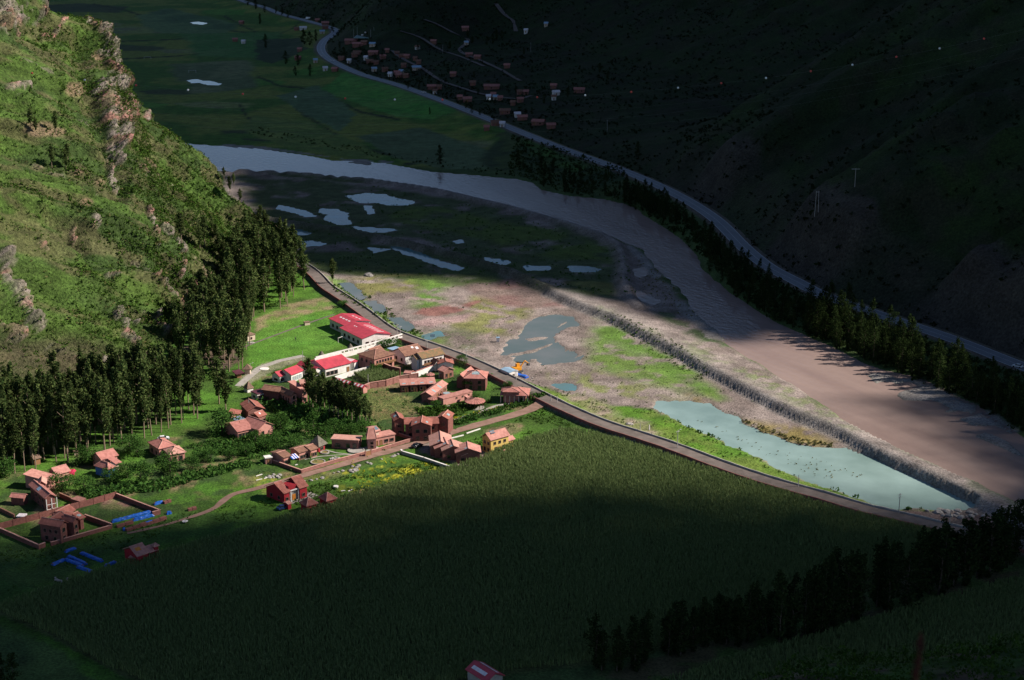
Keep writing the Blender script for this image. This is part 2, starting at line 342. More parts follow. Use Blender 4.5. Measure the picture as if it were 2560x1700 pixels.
PONDS = {
 'upper turquoise pond on the flood plain': [(868, 490), (914, 483), (960, 486), (982, 493), (1011, 499.5), (1038, 505), (1019, 512), (968, 511), (952, 505), (903, 506), (884, 495)],
 'branching turquoise pond left of the farm track': [(805, 521), (830, 522.6), (868, 532), (865, 547), (880, 558), (857, 562), (830, 554), (813, 546), (824, 536), (805, 531)],
 'string of shallow pools nearest the eucalyptus wood': [(695, 514), (729, 520), (770, 530), (792, 541), (770, 541), (743, 533), (700, 520)],
 'small drop-shaped pond beside the farm track': [(914, 513), (927, 514.5), (934, 531), (927, 536), (918, 524)],
 'narrow pool lying along the upper side of the inner dyke': [(885, 566), (938, 570), (990, 574), (952, 580), (911, 576)],
 'small pool against the wood below the inner dyke': [(724, 572), (748, 576), (776, 582), (759, 587), (729.5, 580.5)],
 'pale pool below the inner dyke next to the wood': [(752, 604), (781, 603), (815, 609), (789, 614), (754, 615)],
 'long weedy pool along the foot of the inner dyke': [(984, 616.5), (1019.5, 620), (1063, 638), (1101, 654), (1157, 668), (1144, 676), (1101, 665), (1057, 646), (1011, 635), (1000, 626)],
 'small pool left of the long weedy one': [(925, 619), (970, 622.5), (938, 630)],
 'vivid turquoise pool by the bend of the dyke track': [(1424, 665), (1470, 666.6), (1496, 674), (1470, 680), (1437, 677)],
 'dark narrow pool left of the vivid turquoise one': [(1311, 664.5), (1369.5, 666), (1379, 672), (1323, 673)],
 'thin pool in the middle of the inner dyke': [(1209, 645), (1280, 653), (1262, 660), (1223, 652)],
 'green ditch beside the embankment road, far end': [(849, 708), (872, 706), (890, 722), (911, 742), (900, 751), (870, 729)],
 'green ditch beside the embankment road, middle': [(915, 752), (936, 752), (950, 765), (962, 779), (941, 785), (928, 768)],
 'green ditch beside the embankment road, near end': [(977, 793), (1000.5, 795), (1015, 806), (1034, 817), (1011, 828), (992, 813)],
 'small pool behind the tiled roofs': [(1055, 838), (1098, 829), (1102, 838), (1068, 847)],
 'shallow lagoon in the gravel with mud islets': [(1318, 821), (1345, 800), (1370, 790), (1421, 787), (1455, 803), (1436, 816), (1392, 832), (1388, 848), (1412, 862), (1428, 888), (1458, 889), (1455, 906), (1415, 910), (1369, 908), (1334, 901), (1290, 898), (1262, 884), (1275, 862), (1300, 842)],
 'little pool in the gravel above the embankment road': [(1388, 962), (1408, 958), (1436, 965), (1442, 972), (1420, 975), (1398, 970)],
 'round pool in a pit on the flood plain': [(1135, 601), (1150, 600), (1158, 604), (1146, 607)],
 'two far puddles in the dark meadow behind the crag': [(468, 200), (488, 198), (504, 202), (520, 202), (550, 209), (546, 213), (520, 211), (500, 206), (484, 207)],
 'single far puddle high in the dark meadow': [(478, 55.5), (495, 54), (518, 58), (505, 61), (486, 59)],
 'milky pools by the river at the foot of the field': [(1586, 672), (1604, 668), (1618, 684), (1600, 692), (1588, 682)],
 'turbid backwater behind the reed bank': [(1590, 727), (1602, 728), (1618, 742), (1645, 752), (1632, 762), (1600, 748)],
}
LAKE = [(1649, 1004.5), (1687, 1003), (1768, 1010), (1795, 1026), (1844, 1045), (1855, 1061), (1920, 1088), (1974, 1107), (2028, 1121), (2120, 1121), (2218, 1161), (2326, 1210), (2450, 1262), (2400, 1272), (2354, 1268), (2218, 1267), (2110, 1229.5), (2001, 1191.6), (1947, 1167), (1920, 1151), (1849, 1121), (1790, 1091), (1714, 1059), (1673, 1034), (1643, 1018)]
HWY = [(3400, 1240), (2950, 1062), (2560, 917), (2380, 847), (2200, 787), (2060, 738), (1990, 703), (1920, 666), (1860, 618), (1785, 545), (1685, 483), (1560, 427), (1400, 369), (1250, 309), (1130, 261), (1000, 214), (905, 186), (845, 160), (811, 138), (802, 118), (812, 100), (832, 86), (838, 78), (825, 68), (760, 50), (700, 34), (660, 18), (600, 0), (480, -45)]
PERI = [(720, 640), (781, 680), (816, 716), (857, 743), (911, 781), (965, 822), (1019.5, 846), (1095, 872), (1182, 906), (1280, 953), (1388, 1008), (1497, 1056), (1592, 1087), (1687, 1119), (1795, 1160), (1920, 1202), (2055.5, 1240), (2164, 1272), (2272, 1297), (2394, 1327), (2560, 1365), (2750, 1400)]
DIRT = [(1368, 1008), (1330, 1024), (1280, 1040), (1182, 1067), (1101, 1091), (1019.5, 1117), (911, 1145.5), (830, 1170), (748, 1193), (640, 1223), (583, 1237.6), (558, 1254), (529, 1275), (461, 1299.4), (379.5, 1322), (300, 1338)]
LEVEE = [(1380, 722), (1448, 752), (1540, 786), (1640, 838), (1700, 868), (1762, 905), (1850, 950), (1925, 990), (2005, 1028), (2110, 1070), (2200, 1118), (2300, 1163), (2400, 1210), (2500, 1262), (2620, 1320)]
BERM1 = [(600, 424), (700, 428), (850, 440), (940, 450), (1087, 472), (1280, 518), (1415, 556), (1500, 584), (1540, 606), (1556, 640), (1560, 700), (1572, 740), (1600, 770)]
BERM2 = [(640, 540), (721, 553), (843, 571), (992, 598), (1100, 626), (1155, 639), (1280, 676), (1380, 722)]
MAIZE1 = [(-60, 1512), (0, 1522), (250, 1434), (430, 1384), (640, 1326), (870, 1250), (1010, 1208), (1150, 1170), (1230, 1140), (1310, 1106), (1400, 1082), (1460, 1086), (1560, 1110), (1700, 1158), (1900, 1222), (2100, 1284), (2400, 1352), (2440, 1368), (2300, 1400), (2100, 1480), (1900, 1560), (1700, 1610), (1480, 1665), (1300, 1682), (1150, 1712), (640, 1760), (470, 1760), (300, 1690), (120, 1590)]
MAIZE2 = [(2800, 1390), (2560, 1450), (2300, 1520), (2060, 1592), (1850, 1650), (1640, 1720), (1640, 1860), (2800, 1860)]
MAIZE3 = zz((640, 850), K, [(900, 345), (1120, 295), (1320, 345), (1280, 375), (1060, 430)])
M_MAIZE = [MAIZE1, MAIZE2, MAIZE3]
FAN = [(850, 165), (845, 95), (700, 30), (900, -40), (1300, -40), (1500, 200), (1440, 320), (1290, 310), (1130, 255), (1000, 212), (900, 185)]

wRIV = WP(RIVER); wBARS = [WP(b) for b in BARS]; wPOND = {k: WP(v) for k, v in PONDS.items()}; wLAKE = WP(LAKE)
wISL = [WP(b) for b in ([(1385, 818), (1400, 806), (1428, 797), (1432, 802), (1408, 814), (1396, 822)], [(1262, 884), (1330, 872), (1400, 846), (1404, 852), (1345, 880), (1290, 892)], [(1300, 846), (1350, 838), (1385, 838), (1380, 846), (1320, 856)], [(1425, 893), (1460, 880), (1462, 888), (1436, 898)], [(1405, 868), (1425, 872), (1420, 884), (1400, 876)])]
HWYZ = 4.0
wHWY = smooth_line(WP(HWY, HWYZ), 6); wPERI = smooth_line(WP(PERI, 1.6), 4); wDIRT = smooth_line(WP(DIRT), 4)
wLEV = WP(LEVEE, 2.8); wB1 = WP(BERM1, 1.5); wB2 = WP(BERM2, 2.0)
wM = [WP(p) for p in M_MAIZE]

def bb(P, m): P = np.asarray(P); return P[:, 0].min()-m, P[:, 0].max()+m, P[:, 1].min()-m, P[:, 1].max()+m
def near(X, Y, P, m):
    a, b, c, d = bb(P, m); return (X > a) & (X < b) & (Y > c) & (Y < d)
def sd_in(X, Y, P, m=30.0):
    r = np.full(X.shape, -m*1.0); k = near(X, Y, P, m)
    if k.any(): r[k] = np.maximum(poly_sd(X[k], Y[k], P), -m)
    return r
def ln_in(X, Y, P, m=40.0):
    r = np.full(X.shape, m*1.0); s = np.zeros(X.shape); k = near(X, Y, P, m)
    if k.any():
        d, g, _ = line_d(X[k], Y[k], P); r[k] = np.minimum(d, m); s[k] = g
    return r, s
def fields(X, Y):
    """all distances the floor needs"""
    F = {}
    wob = (fbm(X, Y, 9, 3, 4)-.5)*5.0
    F['riv'] = sd_in(X, Y, wRIV, 60)+wob*.6
    bars = np.full(X.shape, -60.0)
    for b in wBARS: bars = np.maximum(bars, sd_in(X, Y, b, 30)+wob*.22+1.2)
    F['bar'] = bars
    pw = (fbm(X, Y, 4, 5, 4)-.5)
    pond = np.full(X.shape, -60.0)
    for k, b in wPOND.items():
        pond = np.maximum(pond, sd_in(X, Y, b, 20)+(pw*4.2 if 'lagoon' not in k else pw*5+(fbm(X, Y, 11, 6, 3)-.55)*16))
    F['pond'] = pond
    for b in wISL: pond = np.minimum(pond, -(sd_in(X, Y, b, 20)+pw*2))
    F['pond'] = pond
    F['lake'] = sd_in(X, Y, wLAKE, 40)+pw*3.5
    F['lev'], F['levs'] = ln_in(X, Y, wLEV, 60)
    F['b1'], F['b1s'] = ln_in(X, Y, wB1, 30); F['b2'], _ = ln_in(X, Y, wB2, 30)
    F['peri'], F['peris'] = ln_in(X, Y, wPERI, 30)
    F['hwy'], F['hwys'] = ln_in(X, Y, wHWY, 90)
    F['dirt'], _ = ln_in(X, Y, wDIRT, 20)
    F['wob'] = wob
    return F
gravelP = WP([(560, 426), (1087, 474), (1280, 514), (1500, 580), (1600, 630), (1650, 690), (1750, 800), (1870, 900), (2060, 1015), (2130, 1070), (2560, 1290), (2560, 1365), (2400, 1330), (2164, 1275), (1920, 1202), (1687, 1119), (1497, 1056), (1280, 945), (1182, 900), (1060, 850), (965, 818), (857, 740), (781, 677), (700, 620), (560, 500)])
def ground_h(X, Y, F):
    g = sst(-6, 6, sd_in(X, Y, gravelP, 30))
    h = (fbm(X, Y, 14, 11, 5)-.5)*(.10+.55*g) + (fbm(X, Y, 3, 12, 3)-.5)*(.04+.22*g)
    h = h + .12
    # stands of the highway
    k = np.where(F['hwys'] < 0, sst(42, 14, F['hwy']), sst(60, 50, F['hwy']))
    h = h*(1-k*.7) + 3.85*k
    # dykes
    rag = (fbm(X, Y, 5, 21, 3)-.5)*1.6
    lev = np.clip(1-(F['lev']-1.6+rag*.12)/2.8, 0, 1)*2.9
    out = (F['levs'] < 0)          # river side: wide gravel shoulder
    sh = np.clip(1-(F['lev']-1.5)/30.0, 0, 1)*2.8
    h = np.maximum(h, lev+rag*.05*(lev > .2)); h = np.where(out, np.maximum(h, sh+rag*.06), h)
    h = np.maximum(h, np.clip(1-(F['b1']-1.6+rag*.3)/3.5, 0, 1)*2.2)
    h = np.maximum(h, np.clip(1-(F['b2']-1.2+rag*.15)/2.8, 0, 1)*3.0)
    pr = np.clip(1-(F['peri']-3.1)/np.where(F['peris'] > 0, 1.2, 6.0), 0, 1)*1.62
    h = np.maximum(h, pr)
    water = np.maximum(np.where(F['bar'] > F['riv'], -np.maximum(F['bar'], -60), F['riv']), -60)
    water = np.where(F['riv'] > 0, np.minimum(F['riv'], -F['bar']+0.0), F['riv'])
    w = np.maximum(np.maximum(water, F['pond']), F['lake'])
    keep = (F['lev'] < 6.5) & (F['riv'] < 2)
    t = sst(-2.2, 1.6, w); t = np.where(keep & (F['lake'] < 0), 0, t)
    h = h*(1-t) + (-1.4)*t
    return h, t

# ---------------------------------------------------------------- valley floor
ZN = []   # px outline, colour a, colour b, noise scale, softness, wobble
def zone(P, a, b, sc=12, soft=3, wob=3, sharp=.12, thr=.5): ZN.append((WP(P), a, b, sc, soft, wob, sharp, thr))
GRd, GRm, GRb = (.030, .055, .018), (.042, .085, .014), (.066, .150, .018)
zone([(-600, 420), (3400, 420), (3400, -200), (-900, -200)], (.055, .125, .018), (.15, .18, .035), 45, 20, 10, .09)
for _k, (_x, _y, _w, _hh) in enumerate([(200, 20, 120, 12), (330, 75, 140, 9), (560, 30, 60, 8), (300, 120, 120, 8), (480, 128, 90, 6), (650, 205, 70, 8), (420, 230, 80, 7), (540, 262, 100, 9), (360, 262, 60, 8), (700, 350, 90, 6), (1150, 360, 80, 9), (760, 180, 40, 8), (600, 330, 60, 5), (250, 60, 60, 5)]):
    zone([(_x-_w, _y-_hh*.4), (_x, _y-_hh), (_x+_w, _y-_hh*.2), (_x+_w*.8, _y+_hh), (_x-_w*.7, _y+_hh*.8)], [(.040, .055, .025), (.17, .20, .06), (.06, .17, .022)][_k % 3], [(.055, .075, .03), (.14, .15, .07), (.09, .20, .03)][_k % 3], 25, 6, 5)
for _p in ([(230, 10), (300, 22), (420, 60), (560, 75), (700, 92)], [(260, 150), (450, 140), (540, 128)], [(540, 150), (620, 112), (700, 85), (760, 60)], [(600, 262), (616, 290), (650, 325), (690, 345)], [(640, 190), (700, 215), (790, 225), (900, 280), (1000, 300)], [(740, 272), (850, 345), (960, 385), (1060, 405)], [(1010, 410), (1150, 400), (1240, 388)], [(240, 105), (420, 100), (560, 90)], [(560, 40), (600, 62), (640, 80)]):
    _w = np.array(WP(_p)); ZN.append(([tuple(q+np.array([0, 2.6*(1+q[1]/1400)])) for q in _w]+[tuple(q-np.array([0, 2.6*(1+q[1]/1400)])) for q in _w[::-1]], (.018, .028, .012), (.03, .045, .018), 8, 3, 3, .12, .5))
zone([(690, 240), (795, 213), (830, 235), (890, 285), (850, 330), (760, 285)], (.075, .125, .055), (.095, .15, .065), 20, 3, 3)
zone([(800, 222), (870, 187), (960, 195), (1130, 262), (1145, 292), (1080, 300), (990, 292), (900, 262)], (.06, .20, .03), (.09, .22, .04), 30, 3, 3)
zone([(890, 342), (1050, 318), (1270, 392), (1265, 420), (1120, 425), (1000, 400)], (.09, .13, .06), (.075, .11, .05), 30, 3, 3)
zone([(640, 290), (760, 300), (900, 360), (960, 392), (940, 400), (800, 385), (640, 345), (600, 320)], (.15, .19, .045), (.10, .15, .035), 20, 4, 5)
zone([(340, 40), (420, 20), (600, 60), (560, 90), (380, 80)], (.10, .16, .06), (.06, .11, .045), 40, 10, 8)
zone([(450, 85), (700, 80), (720, 150), (500, 140)], (.05, .14, .03), (.08, .16, .045), 40, 10, 8)
zone([(420, 160), (620, 150), (640, 220), (480, 235)], (.14, .16, .07), (.09, .12, .05), 40, 10, 8)
zone([(640, 100), (750, 95), (770, 130), (680, 160), (640, 150)], (.03, .05, .022), (.045, .065, .03), 20, 4, 5)
zone([(1270, 330), (1420, 385), (1560, 440), (1660, 500), (1600, 520), (1480, 490), (1340, 450), (1250, 430), (1200, 400)], (.03, .05, .02), (.05, .075, .022), 15, 6, 6)
zone([(1290, 345), (1370, 380), (1470, 430), (1440, 440), (1330, 395)], (.05, .10, .02), (.04, .07, .02), 15, 6, 6)
# flood plain
ZN.append((gravelP, (.165, .13, .118), (.235, .19, .175), 16, 5, 6, .15, .5))
gm = lambda P, thr=.5, a=(.075, .12, .03), sc=14: ZN.append((WP(P), None, a, sc, 12, 8, .10, thr))
gm([(600, 440), (930, 465), (1280, 525), (1540, 610), (1560, 760), (1300, 735), (1000, 700), (780, 680), (640, 560)], .42, (.055, .075, .03), 18)
gm([(700, 440), (1000, 480), (1400, 570), (1540, 640), (1500, 700), (1200, 640), (900, 580), (700, 530)], .45, (.065, .085, .04), 10)
gm([(930, 515), (1100, 520), (1300, 560), (1520, 600), (1540, 660), (1380, 650), (1180, 590), (1010, 560)], .40, (.075, .11, .025), 18)
gm([(760, 620), (1000, 640), (1300, 690), (1440, 740), (1200, 720), (900, 690), (780, 670)], .43, (.06, .085, .028), 14)
gm([(860, 695), (1010, 690), (1080, 720), (960, 740), (900, 740)], .42, (.17, .16, .06), 8)
gm([(1180, 740), (1340, 770), (1270, 840), (1180, 830), (1080, 800), (1180, 780)], .45, (.18, .18, .07), 8)
gm([(1040, 700), (1120, 710), (1090, 760), (1050, 780)], .42, (.10, .18, .035), 8)
gm([(1490, 850), (1640, 890), (1740, 960), (1700, 990), (1560, 930), (1480, 900)], .42, (.11, .17, .04), 6)
gm([(1360, 930), (1560, 940), (1700, 1000), (1560, 1000), (1420, 990)], .52, (.16, .17, .07), 5)
gm([(1500, 780), (1760, 920), (1800, 1000), (1700, 960), (1480, 830)], .42, (.09, .16, .03), 7)
gm([(1700, 860), (2050, 1030), (2120, 1090), (2020, 1045), (1760, 910)], .50, (.12, .17, .04), 4)
gm([(1720, 990), (1900, 1060), (2120, 1110), (2050, 1130), (1900, 1090), (1780, 1040)], .45, (.20, .16, .06), 4)
gm([(1620, 760), (1760, 830), (1820, 870), (1760, 860), (1640, 800)], .45, (.05, .08, .03), 7)
gm([(1060, 820), (1180, 830), (1200, 880), (1120, 875), (1060, 850)], .42, (.10, .11, .06), 6)
zone([(950, 800), (1060, 840), (1110, 850), (1090, 868), (1000, 840)], (.12, .16, .05), (.10, .14, .045), 5, 4, 4)
zone([(860, 700), (905, 738), (950, 780), (1040, 830), (1060, 850), (1010, 842), (930, 790), (850, 735), (800, 690)], (.11, .17, .045), (.09, .14, .04), 6, 4, 3)
zone([(1030, 785), (1060, 775), (1170, 760), (1200, 752), (1170, 775), (1090, 795)], (.20, .095, .085), (.18, .085, .075), 12, 3, 4)
zone([(1170, 715), (1280, 700), (1400, 740), (1440, 765), (1330, 770), (1230, 752)], (.19, .115, .105), (.18, .13, .115), 12, 10, 6)
zone([(1060, 795), (1190, 782), (1180, 800), (1080, 820), (1010, 810)], (.32, .22, .21), (.29, .20, .19), 12, 5, 4)
for trk in ([(1205, 760), (1240, 772), (1270, 790), (1240, 820), (1215, 845), (1228, 880), (1260, 905), (1300, 930)], [(1010, 745), (1090, 752), (1180, 775), (1275, 790)]):
    w = np.array(WP(trk)); q = []
    for i in range(len(w)): q.append(w[i]+np.array([0, 2.2]))
    for i in range(len(w)-1, -1, -1): q.append(w[i]-np.array([0, 2.2]))
    ZN.append((q, (.27, .21, .19), (.24, .18, .17), 5, 2, 1.5, .12, .5))
# cultivated side of the embankment road
zone([(600, 560), (700, 620), (781, 677), (857, 742), (965, 822), (1095, 872), (1182, 904), (1280, 953), (1497, 1056), (1500, 1100), (900, 1760), (-700, 1760), (-700, 900), (300, 560)], GRb, GRm, 10, 2, 1, .2, .5)
gm([(600, 960), (780, 900), (965, 850), (1095, 880), (1280, 962), (1370, 1010), (1000, 1130), (640, 1230), (200, 1330), (0, 1340), (0, 1180), (560, 1080)], .62, (.17, .125, .07), 9)
gm([(600, 960), (780, 900), (965, 850), (1095, 880), (1280, 962), (1370, 1010), (1000, 1130), (640, 1230), (200, 1330), (0, 1340), (0, 1180), (560, 1080)], .52, (.032, .060, .016), 6)
zone([(1290, 953), (1500, 1010), (1630, 1022), (1720, 1062), (1850, 1124), (1950, 1172), (2010, 1200), (2110, 1236), (2218, 1270), (2330, 1275), (2300, 1300), (2164, 1273), (1920, 1203), (1687, 1119), (1497, 1056), (1388, 1008)], (.078, .165, .018), (.11, .165, .03), 9, 2, 2)
zone([(1410, 990), (1480, 995), (1530, 1030), (1600, 1060), (1640, 1085), (1560, 1075), (1470, 1040)], (.24, .19, .15), (.16, .17, .07), 5, 5, 5)
zone([(2180, 1285), (2280, 1275), (2480, 1290), (2560, 1330), (2560, 1380), (2400, 1330), (2250, 1300)], (.18, .12, .11), (.13, .10, .09), 5, 3, 3)
zone([(622, 850), (660, 815), (700, 800), (830, 778), (856, 802), (905, 850), (850, 868), (770, 890), (690, 905), (640, 925), (615, 900)], (.070, .170, .020), (.088, .190, .028), 20, 2, 1, .3)
zone([(640, 800), (720, 760), (810, 745), (840, 770), (760, 790), (680, 810), (640, 830)], (.12, .18, .04), (.20, .16, .09), 6, 3, 2)
zone([(600, 945), (655, 910), (760, 890), (770, 897), (690, 925), (640, 950), (612, 968), (596, 970)], (.20, .19, .13), (.17, .18, .10), 6, 1.5, 1)
zone([(922, 980), (965, 975), (1063, 1013), (1047, 1023), (938, 1056), (920, 1023)], (.17, .13, .06), (.13, .15, .045), 3, 1.5, 1, .25)
zone([(1060, 850), (1101, 862), (1182, 890), (1190, 905), (1130, 900), (1100, 880), (1060, 870)], (.20, .14, .13), (.16, .12, .11), 5, 2, 2)
zone([(1040, 1130), (1120, 1160), (1160, 1168), (1200, 1150), (1215, 1128), (1160, 1110), (1060, 1110)], (.26, .19, .17), (.2, .15, .13), 4, 2, 3)
zone([(1200, 1080), (1265, 1062), (1300, 1060), (1320, 1075), (1280, 1088)], (.16, .11, .07), (.12, .12, .05), 4, 2, 2)
zone([(850, 1245), (905, 1225), (925, 1228), (905, 1238), (870, 1258)], (.16, .10, .07), (.2, .13, .09), 4, 1, 1)
gm([(870, 1150), (1130, 1160), (1000, 1225), (900, 1230), (850, 1180)], .62, (.36, .34, .03), 3)
gm([(640, 1190), (740, 1195), (700, 1215), (640, 1210)], .5, (.30, .30, .05), 3)
zone([(250, 1245), (310, 1245), (330, 1262), (300, 1275), (250, 1268)], (.20, .11, .09), (.12, .12, .05), 4, 2, 3)
zone([(300, 1330), (400, 1312), (470, 1290), (480, 1300), (400, 1330), (330, 1345)], (.16, .10, .07), (.09, .11, .035), 4, 2, 3)
zone([(-700, 1330), (0, 1340), (100, 1372), (400, 1300), (640, 1270), (640, 1305), (250, 1412), (0, 1502), (-700, 1560)], (.045, .095, .018), (.035, .07, .018), 12, 4, 4)
zone([(-100, 1540), (0, 1560), (180, 1650), (330, 1760), (-100, 1760)], (.06, .10, .028), (.04, .07, .022), 12, 3, 3)
for p in M_MAIZE: zone(p, (.09, .11, .04), (.07, .085, .03), 5, 1, .5)
zone([(1470, 1690), (1700, 1625), (1900, 1572), (2100, 1490), (2300, 1405), (2560, 1330), (2560, 1450), (2300, 1520), (2060, 1592), (1850, 1650), (1640, 1720)], (.05, .085, .02), (.07, .06, .03), 6, 2, 2)
zone([(460, 868), (520, 862), (575, 868), (600, 900), (560, 930), (480, 905)], (.07, .05, .04), (.10, .07, .05), 6, 3, 3)

NXG, NYG = 570, 600
kx = np.linspace(-.44, .46, NXG); yy = 330*np.power(3300/330, np.linspace(0, 1, NYG))
X = (kx[None, :]*yy[:, None]); Y = np.repeat(yy[:, None], NXG, 1)
F = fields(X, Y); Hh, WT = ground_h(X, Y, F)
GC = np.zeros(X.shape+(3,)); GC[:] = (.05, .08, .025)
for (P, a, b, sc, soft, wob, sharp, thr) in ZN:
    k = near(X, Y, P, soft+wob)
    if not k.any(): continue
    x, y = X[k], Y[k]
    sd = poly_sd(x, y, P) + (fbm(x, y, max(wob*2.5, 2), 31, 4)-.5)*2.2*wob
    al = sst(-soft*.5, soft*.5, sd)
    n = sst(thr-sharp, thr+sharp, fbm(x, y, sc, int(sc)+int(thr*100), 5))
    if a is None: c = np.array(b)[None, :]; al = al*n
    else: c = np.array(a)[None, :]*(1-n[:, None])+np.array(b)[None, :]*n[:, None]
    GC[k] = GC[k]*(1-al[:, None])+c*al[:, None]
def over(w, c):
    global GC
    GC = GC*(1-w[..., None])+np.array(c)[None, None, :]*w[..., None]
nz = fbm(X, Y, 6, 77, 4)
over(sst(7, 4, F['lev'])*.9*(F['levs'] > 0), (.20, .18, .17))
over(sst(14, 3, F['lev'])*.6*(F['levs'] < 0), (.23, .20, .185))
over(sst(7, 2, F['b1'])*.7, (.17, .14, .13)); over(sst(6, 2, F['b2'])*.8, (.10, .095, .07)); over(sst(1.8, .8, F['b1'])*.6, (.27, .23, .215))
barw = sst(-1, 2, F['bar']); over(barw*(F['riv'] > -8), (.215, .195, .185))
over(sst(-5, 1, np.minimum(F['riv'], -F['bar']))*.6*(F['hwys'] > 0), (.10, .075, .06))
over(sst(-3, 1, np.maximum(F['pond'], F['lake']))*.6, (.17, .16, .13))
over(sst(5.0, 3.4, F['peri']), (.15, .115, .10)); over(sst(9, 6, F['hwy'])*.9, (.13, .10, .09))
V = np.stack([X, Y, Hh], -1).reshape(-1, 3)
idx = np.arange(NXG*NYG).reshape(NYG, NXG)
Fq = np.stack([idx[:-1, :-1], idx[:-1, 1:], idx[1:, 1:], idx[1:, :-1]], -1).reshape(-1, 4)
me = mesh_np('valley_floor', V, Fq); set_col(me, GC.reshape(-1, 3)); smooth(me)
tag(link('valley_floor', me, M['ground']), 'green and gravelly floor of the river valley', kind='structure')
mb = MB(); mb.add([(-30000, -2000, -6), (30000, -2000, -6), (30000, 40000, -6), (-30000, 40000, -6)], [(0, 1, 2, 3)])
m_ = mat('plain', (.05, .08, .03), (.04, .06, .025), scale=.01)
tag(link('ground', mb.mesh('ground'), m_), 'wide plain that carries on beyond the valley', kind='structure')
def gh(x, y):
    x = np.atleast_1d(np.asarray(x, float)); y = np.atleast_1d(np.asarray(y, float))
    return ground_h(x, y, fields(x, y))[0]

# water: flat sheets that fill the hollows carved above
def sheet(name, P, z, mt, grow=0.0, label=None):
    P = np.asarray(P, float)
    if grow:
        c = P.mean(0); Q = []
        n = len(P)
        ar = sum(P[i][0]*P[(i+1) % n][1]-P[(i+1) % n][0]*P[i][1] for i in range(n))
        for i in range(n):
            t = P[(i+1) % n]-P[i-1]; t = t/(np.linalg.norm(t)+1e-9); nn = np.array([t[1], -t[0]])*(1 if ar > 0 else -1)
            Q.append(P[i]+nn*grow)
        P = np.array(Q)
    c = P.mean(0)
    me = bpy.data.meshes.new(name); me.from_pydata([(p[0]-c[0], p[1]-c[1], 0) for p in P], [], [tuple(range(len(P)))]); me.update()
    o = link(name, me, mt, None, (c[0], c[1], z)); return tag(o, label, kind='structure')
sheet('river', wRIV, -.22, M['river'], 6, 'broad silty brown river bending through the valley')
sheet('lake', wLAKE, -.20, M['lake'], 4, 'shallow turquoise lake held by the gravel levee')
for k, p in wPOND.items():
    mt = M['mud'] if ('ditch' in k or 'lagoon' in k) else M['pond']
    if 'turbid' in k or 'milky' in k: mt = M['river']
    sheet('pond', p, -.18, mt, 3, k)

# roads
def ribbon(name, P, w, z, mt, label, jit=0.0, kind='structure', parent=None, off=0.0, zf=None):
    P = np.asarray(P, float); T = np.gradient(P, axis=0); T /= np.linalg.norm(T, axis=1)[:, None]+1e-9
    Nn = np.stack([T[:, 1], -T[:, 0]], 1); w = np.broadcast_to(np.asarray(w, float), (len(P),))
    ja = (fbm(P[:, 0], P[:, 1], 5, 3, 2)-.5)*2*jit; jb = (fbm(P[:, 0]+99, P[:, 1], 5, 4, 2)-.5)*2*jit
    A = P+Nn*(off-w/2-ja)[:, None]; B = P+Nn*(off+w/2+jb)[:, None]
    Z = np.full(len(P), z) if zf is None else zf
    V = np.vstack([np.column_stack([A, Z]), np.column_stack([B, Z])]); n = len(P)
    Fq = np.array([[i, i+n, i+n+1, i+1] for i in range(n-1)])
    o = link(name, mesh_np(name, V, Fq), mt, parent)
    return tag(o, label, kind=kind if parent is None else None)
def resample(P, step):
    P = np.asarray(P, float); d = np.r_[0, np.cumsum(np.linalg.norm(np.diff(P, axis=0), axis=1))]
    t = np.arange(0, d[-1], step); return np.column_stack([np.interp(t, d, P[:, 0]), np.interp(t, d, P[:, 1])])
rH = resample(wHWY, 6)
hw = ribbon('highway', rH, 9.0, HWYZ+.05, M['asphalt'], 'two lane asphalt highway running along the foot of the mountain')
ribbon('edge_line', rH, .25, HWYZ+.07, M['paint'], None, parent=hw, off=-4.1); ribbon('edge_line', rH, .25, HWYZ+.07, M['paint'], None, parent=hw, off=4.1)
ribbon('centre_line', rH, .18, HWYZ+.07, M['paint'], None, parent=hw)
rP = resample(wPERI, 3)
ribbon('embankment_road', rP, 5.6, 1.72, M['dirt2'], 'raised dirt road on a walled embankment between the fields and the flood plain', .3)
rD = resample(wDIRT, 2.5)
wd = np.interp(np.arange(len(rD)), [0, 12, len(rD)-40, len(rD)-1], [5.5, 4.6, 4.0, 1.2])
zD = np.maximum(gh(rD[:, 0], rD[:, 1])+.10, .22)
ribbon('dirt_road', rD, wd, .3, M['dirt'], 'reddish dirt lane crossing the hamlet', .4, zf=np.convolve(np.pad(zD, 3, 'edge'), np.ones(7)/7, 'valid')+.05)
def wall_line(name, P, off, t, z0, z1, mt, label, cat, group=None, jit=0.0):
    P = np.asarray(P, float); T = np.gradient(P, axis=0); T /= np.linalg.norm(T, axis=1)[:, None]+1e-9
    Nn = np.stack([T[:, 1], -T[:, 0]], 1); a = P+Nn*(off-t/2); b = P+Nn*(off+t/2); n = len(P)
    zt = z1+(fbm(P[:, 0], P[:, 1], 3, 9, 2)-.5)*2*jit
    c = P.mean(0)
    a = a-c; b = b-c
    V = np.vstack([np.column_stack([a, np.full(n, z0)]), np.column_stack([b, np.full(n, z0)]), np.column_stack([b, zt]), np.column_stack([a, zt])])
    Fs = []
    for i in range(n-1):
        for k in range(4):
            Fs.append([i+k*n, i+1+k*n, i+1+((k+1) % 4)*n, i+((k+1) % 4)*n])
    Fs.append([0, n, 2*n, 3*n]); Fs.append([n-1, 4*n-1, 3*n-1, 2*n-1])
    o = link(name, mesh_np(name, V, np.array(Fs)[:, ::-1]), mt, None, (c[0], c[1], 0))
    return tag(o, label, cat, group)
wall_line('retaining_wall', rP, 3.3, .45, -.1, 1.95, M['brick'], 'long dark retaining wall on the field side of the embankment road', 'wall', jit=.12)
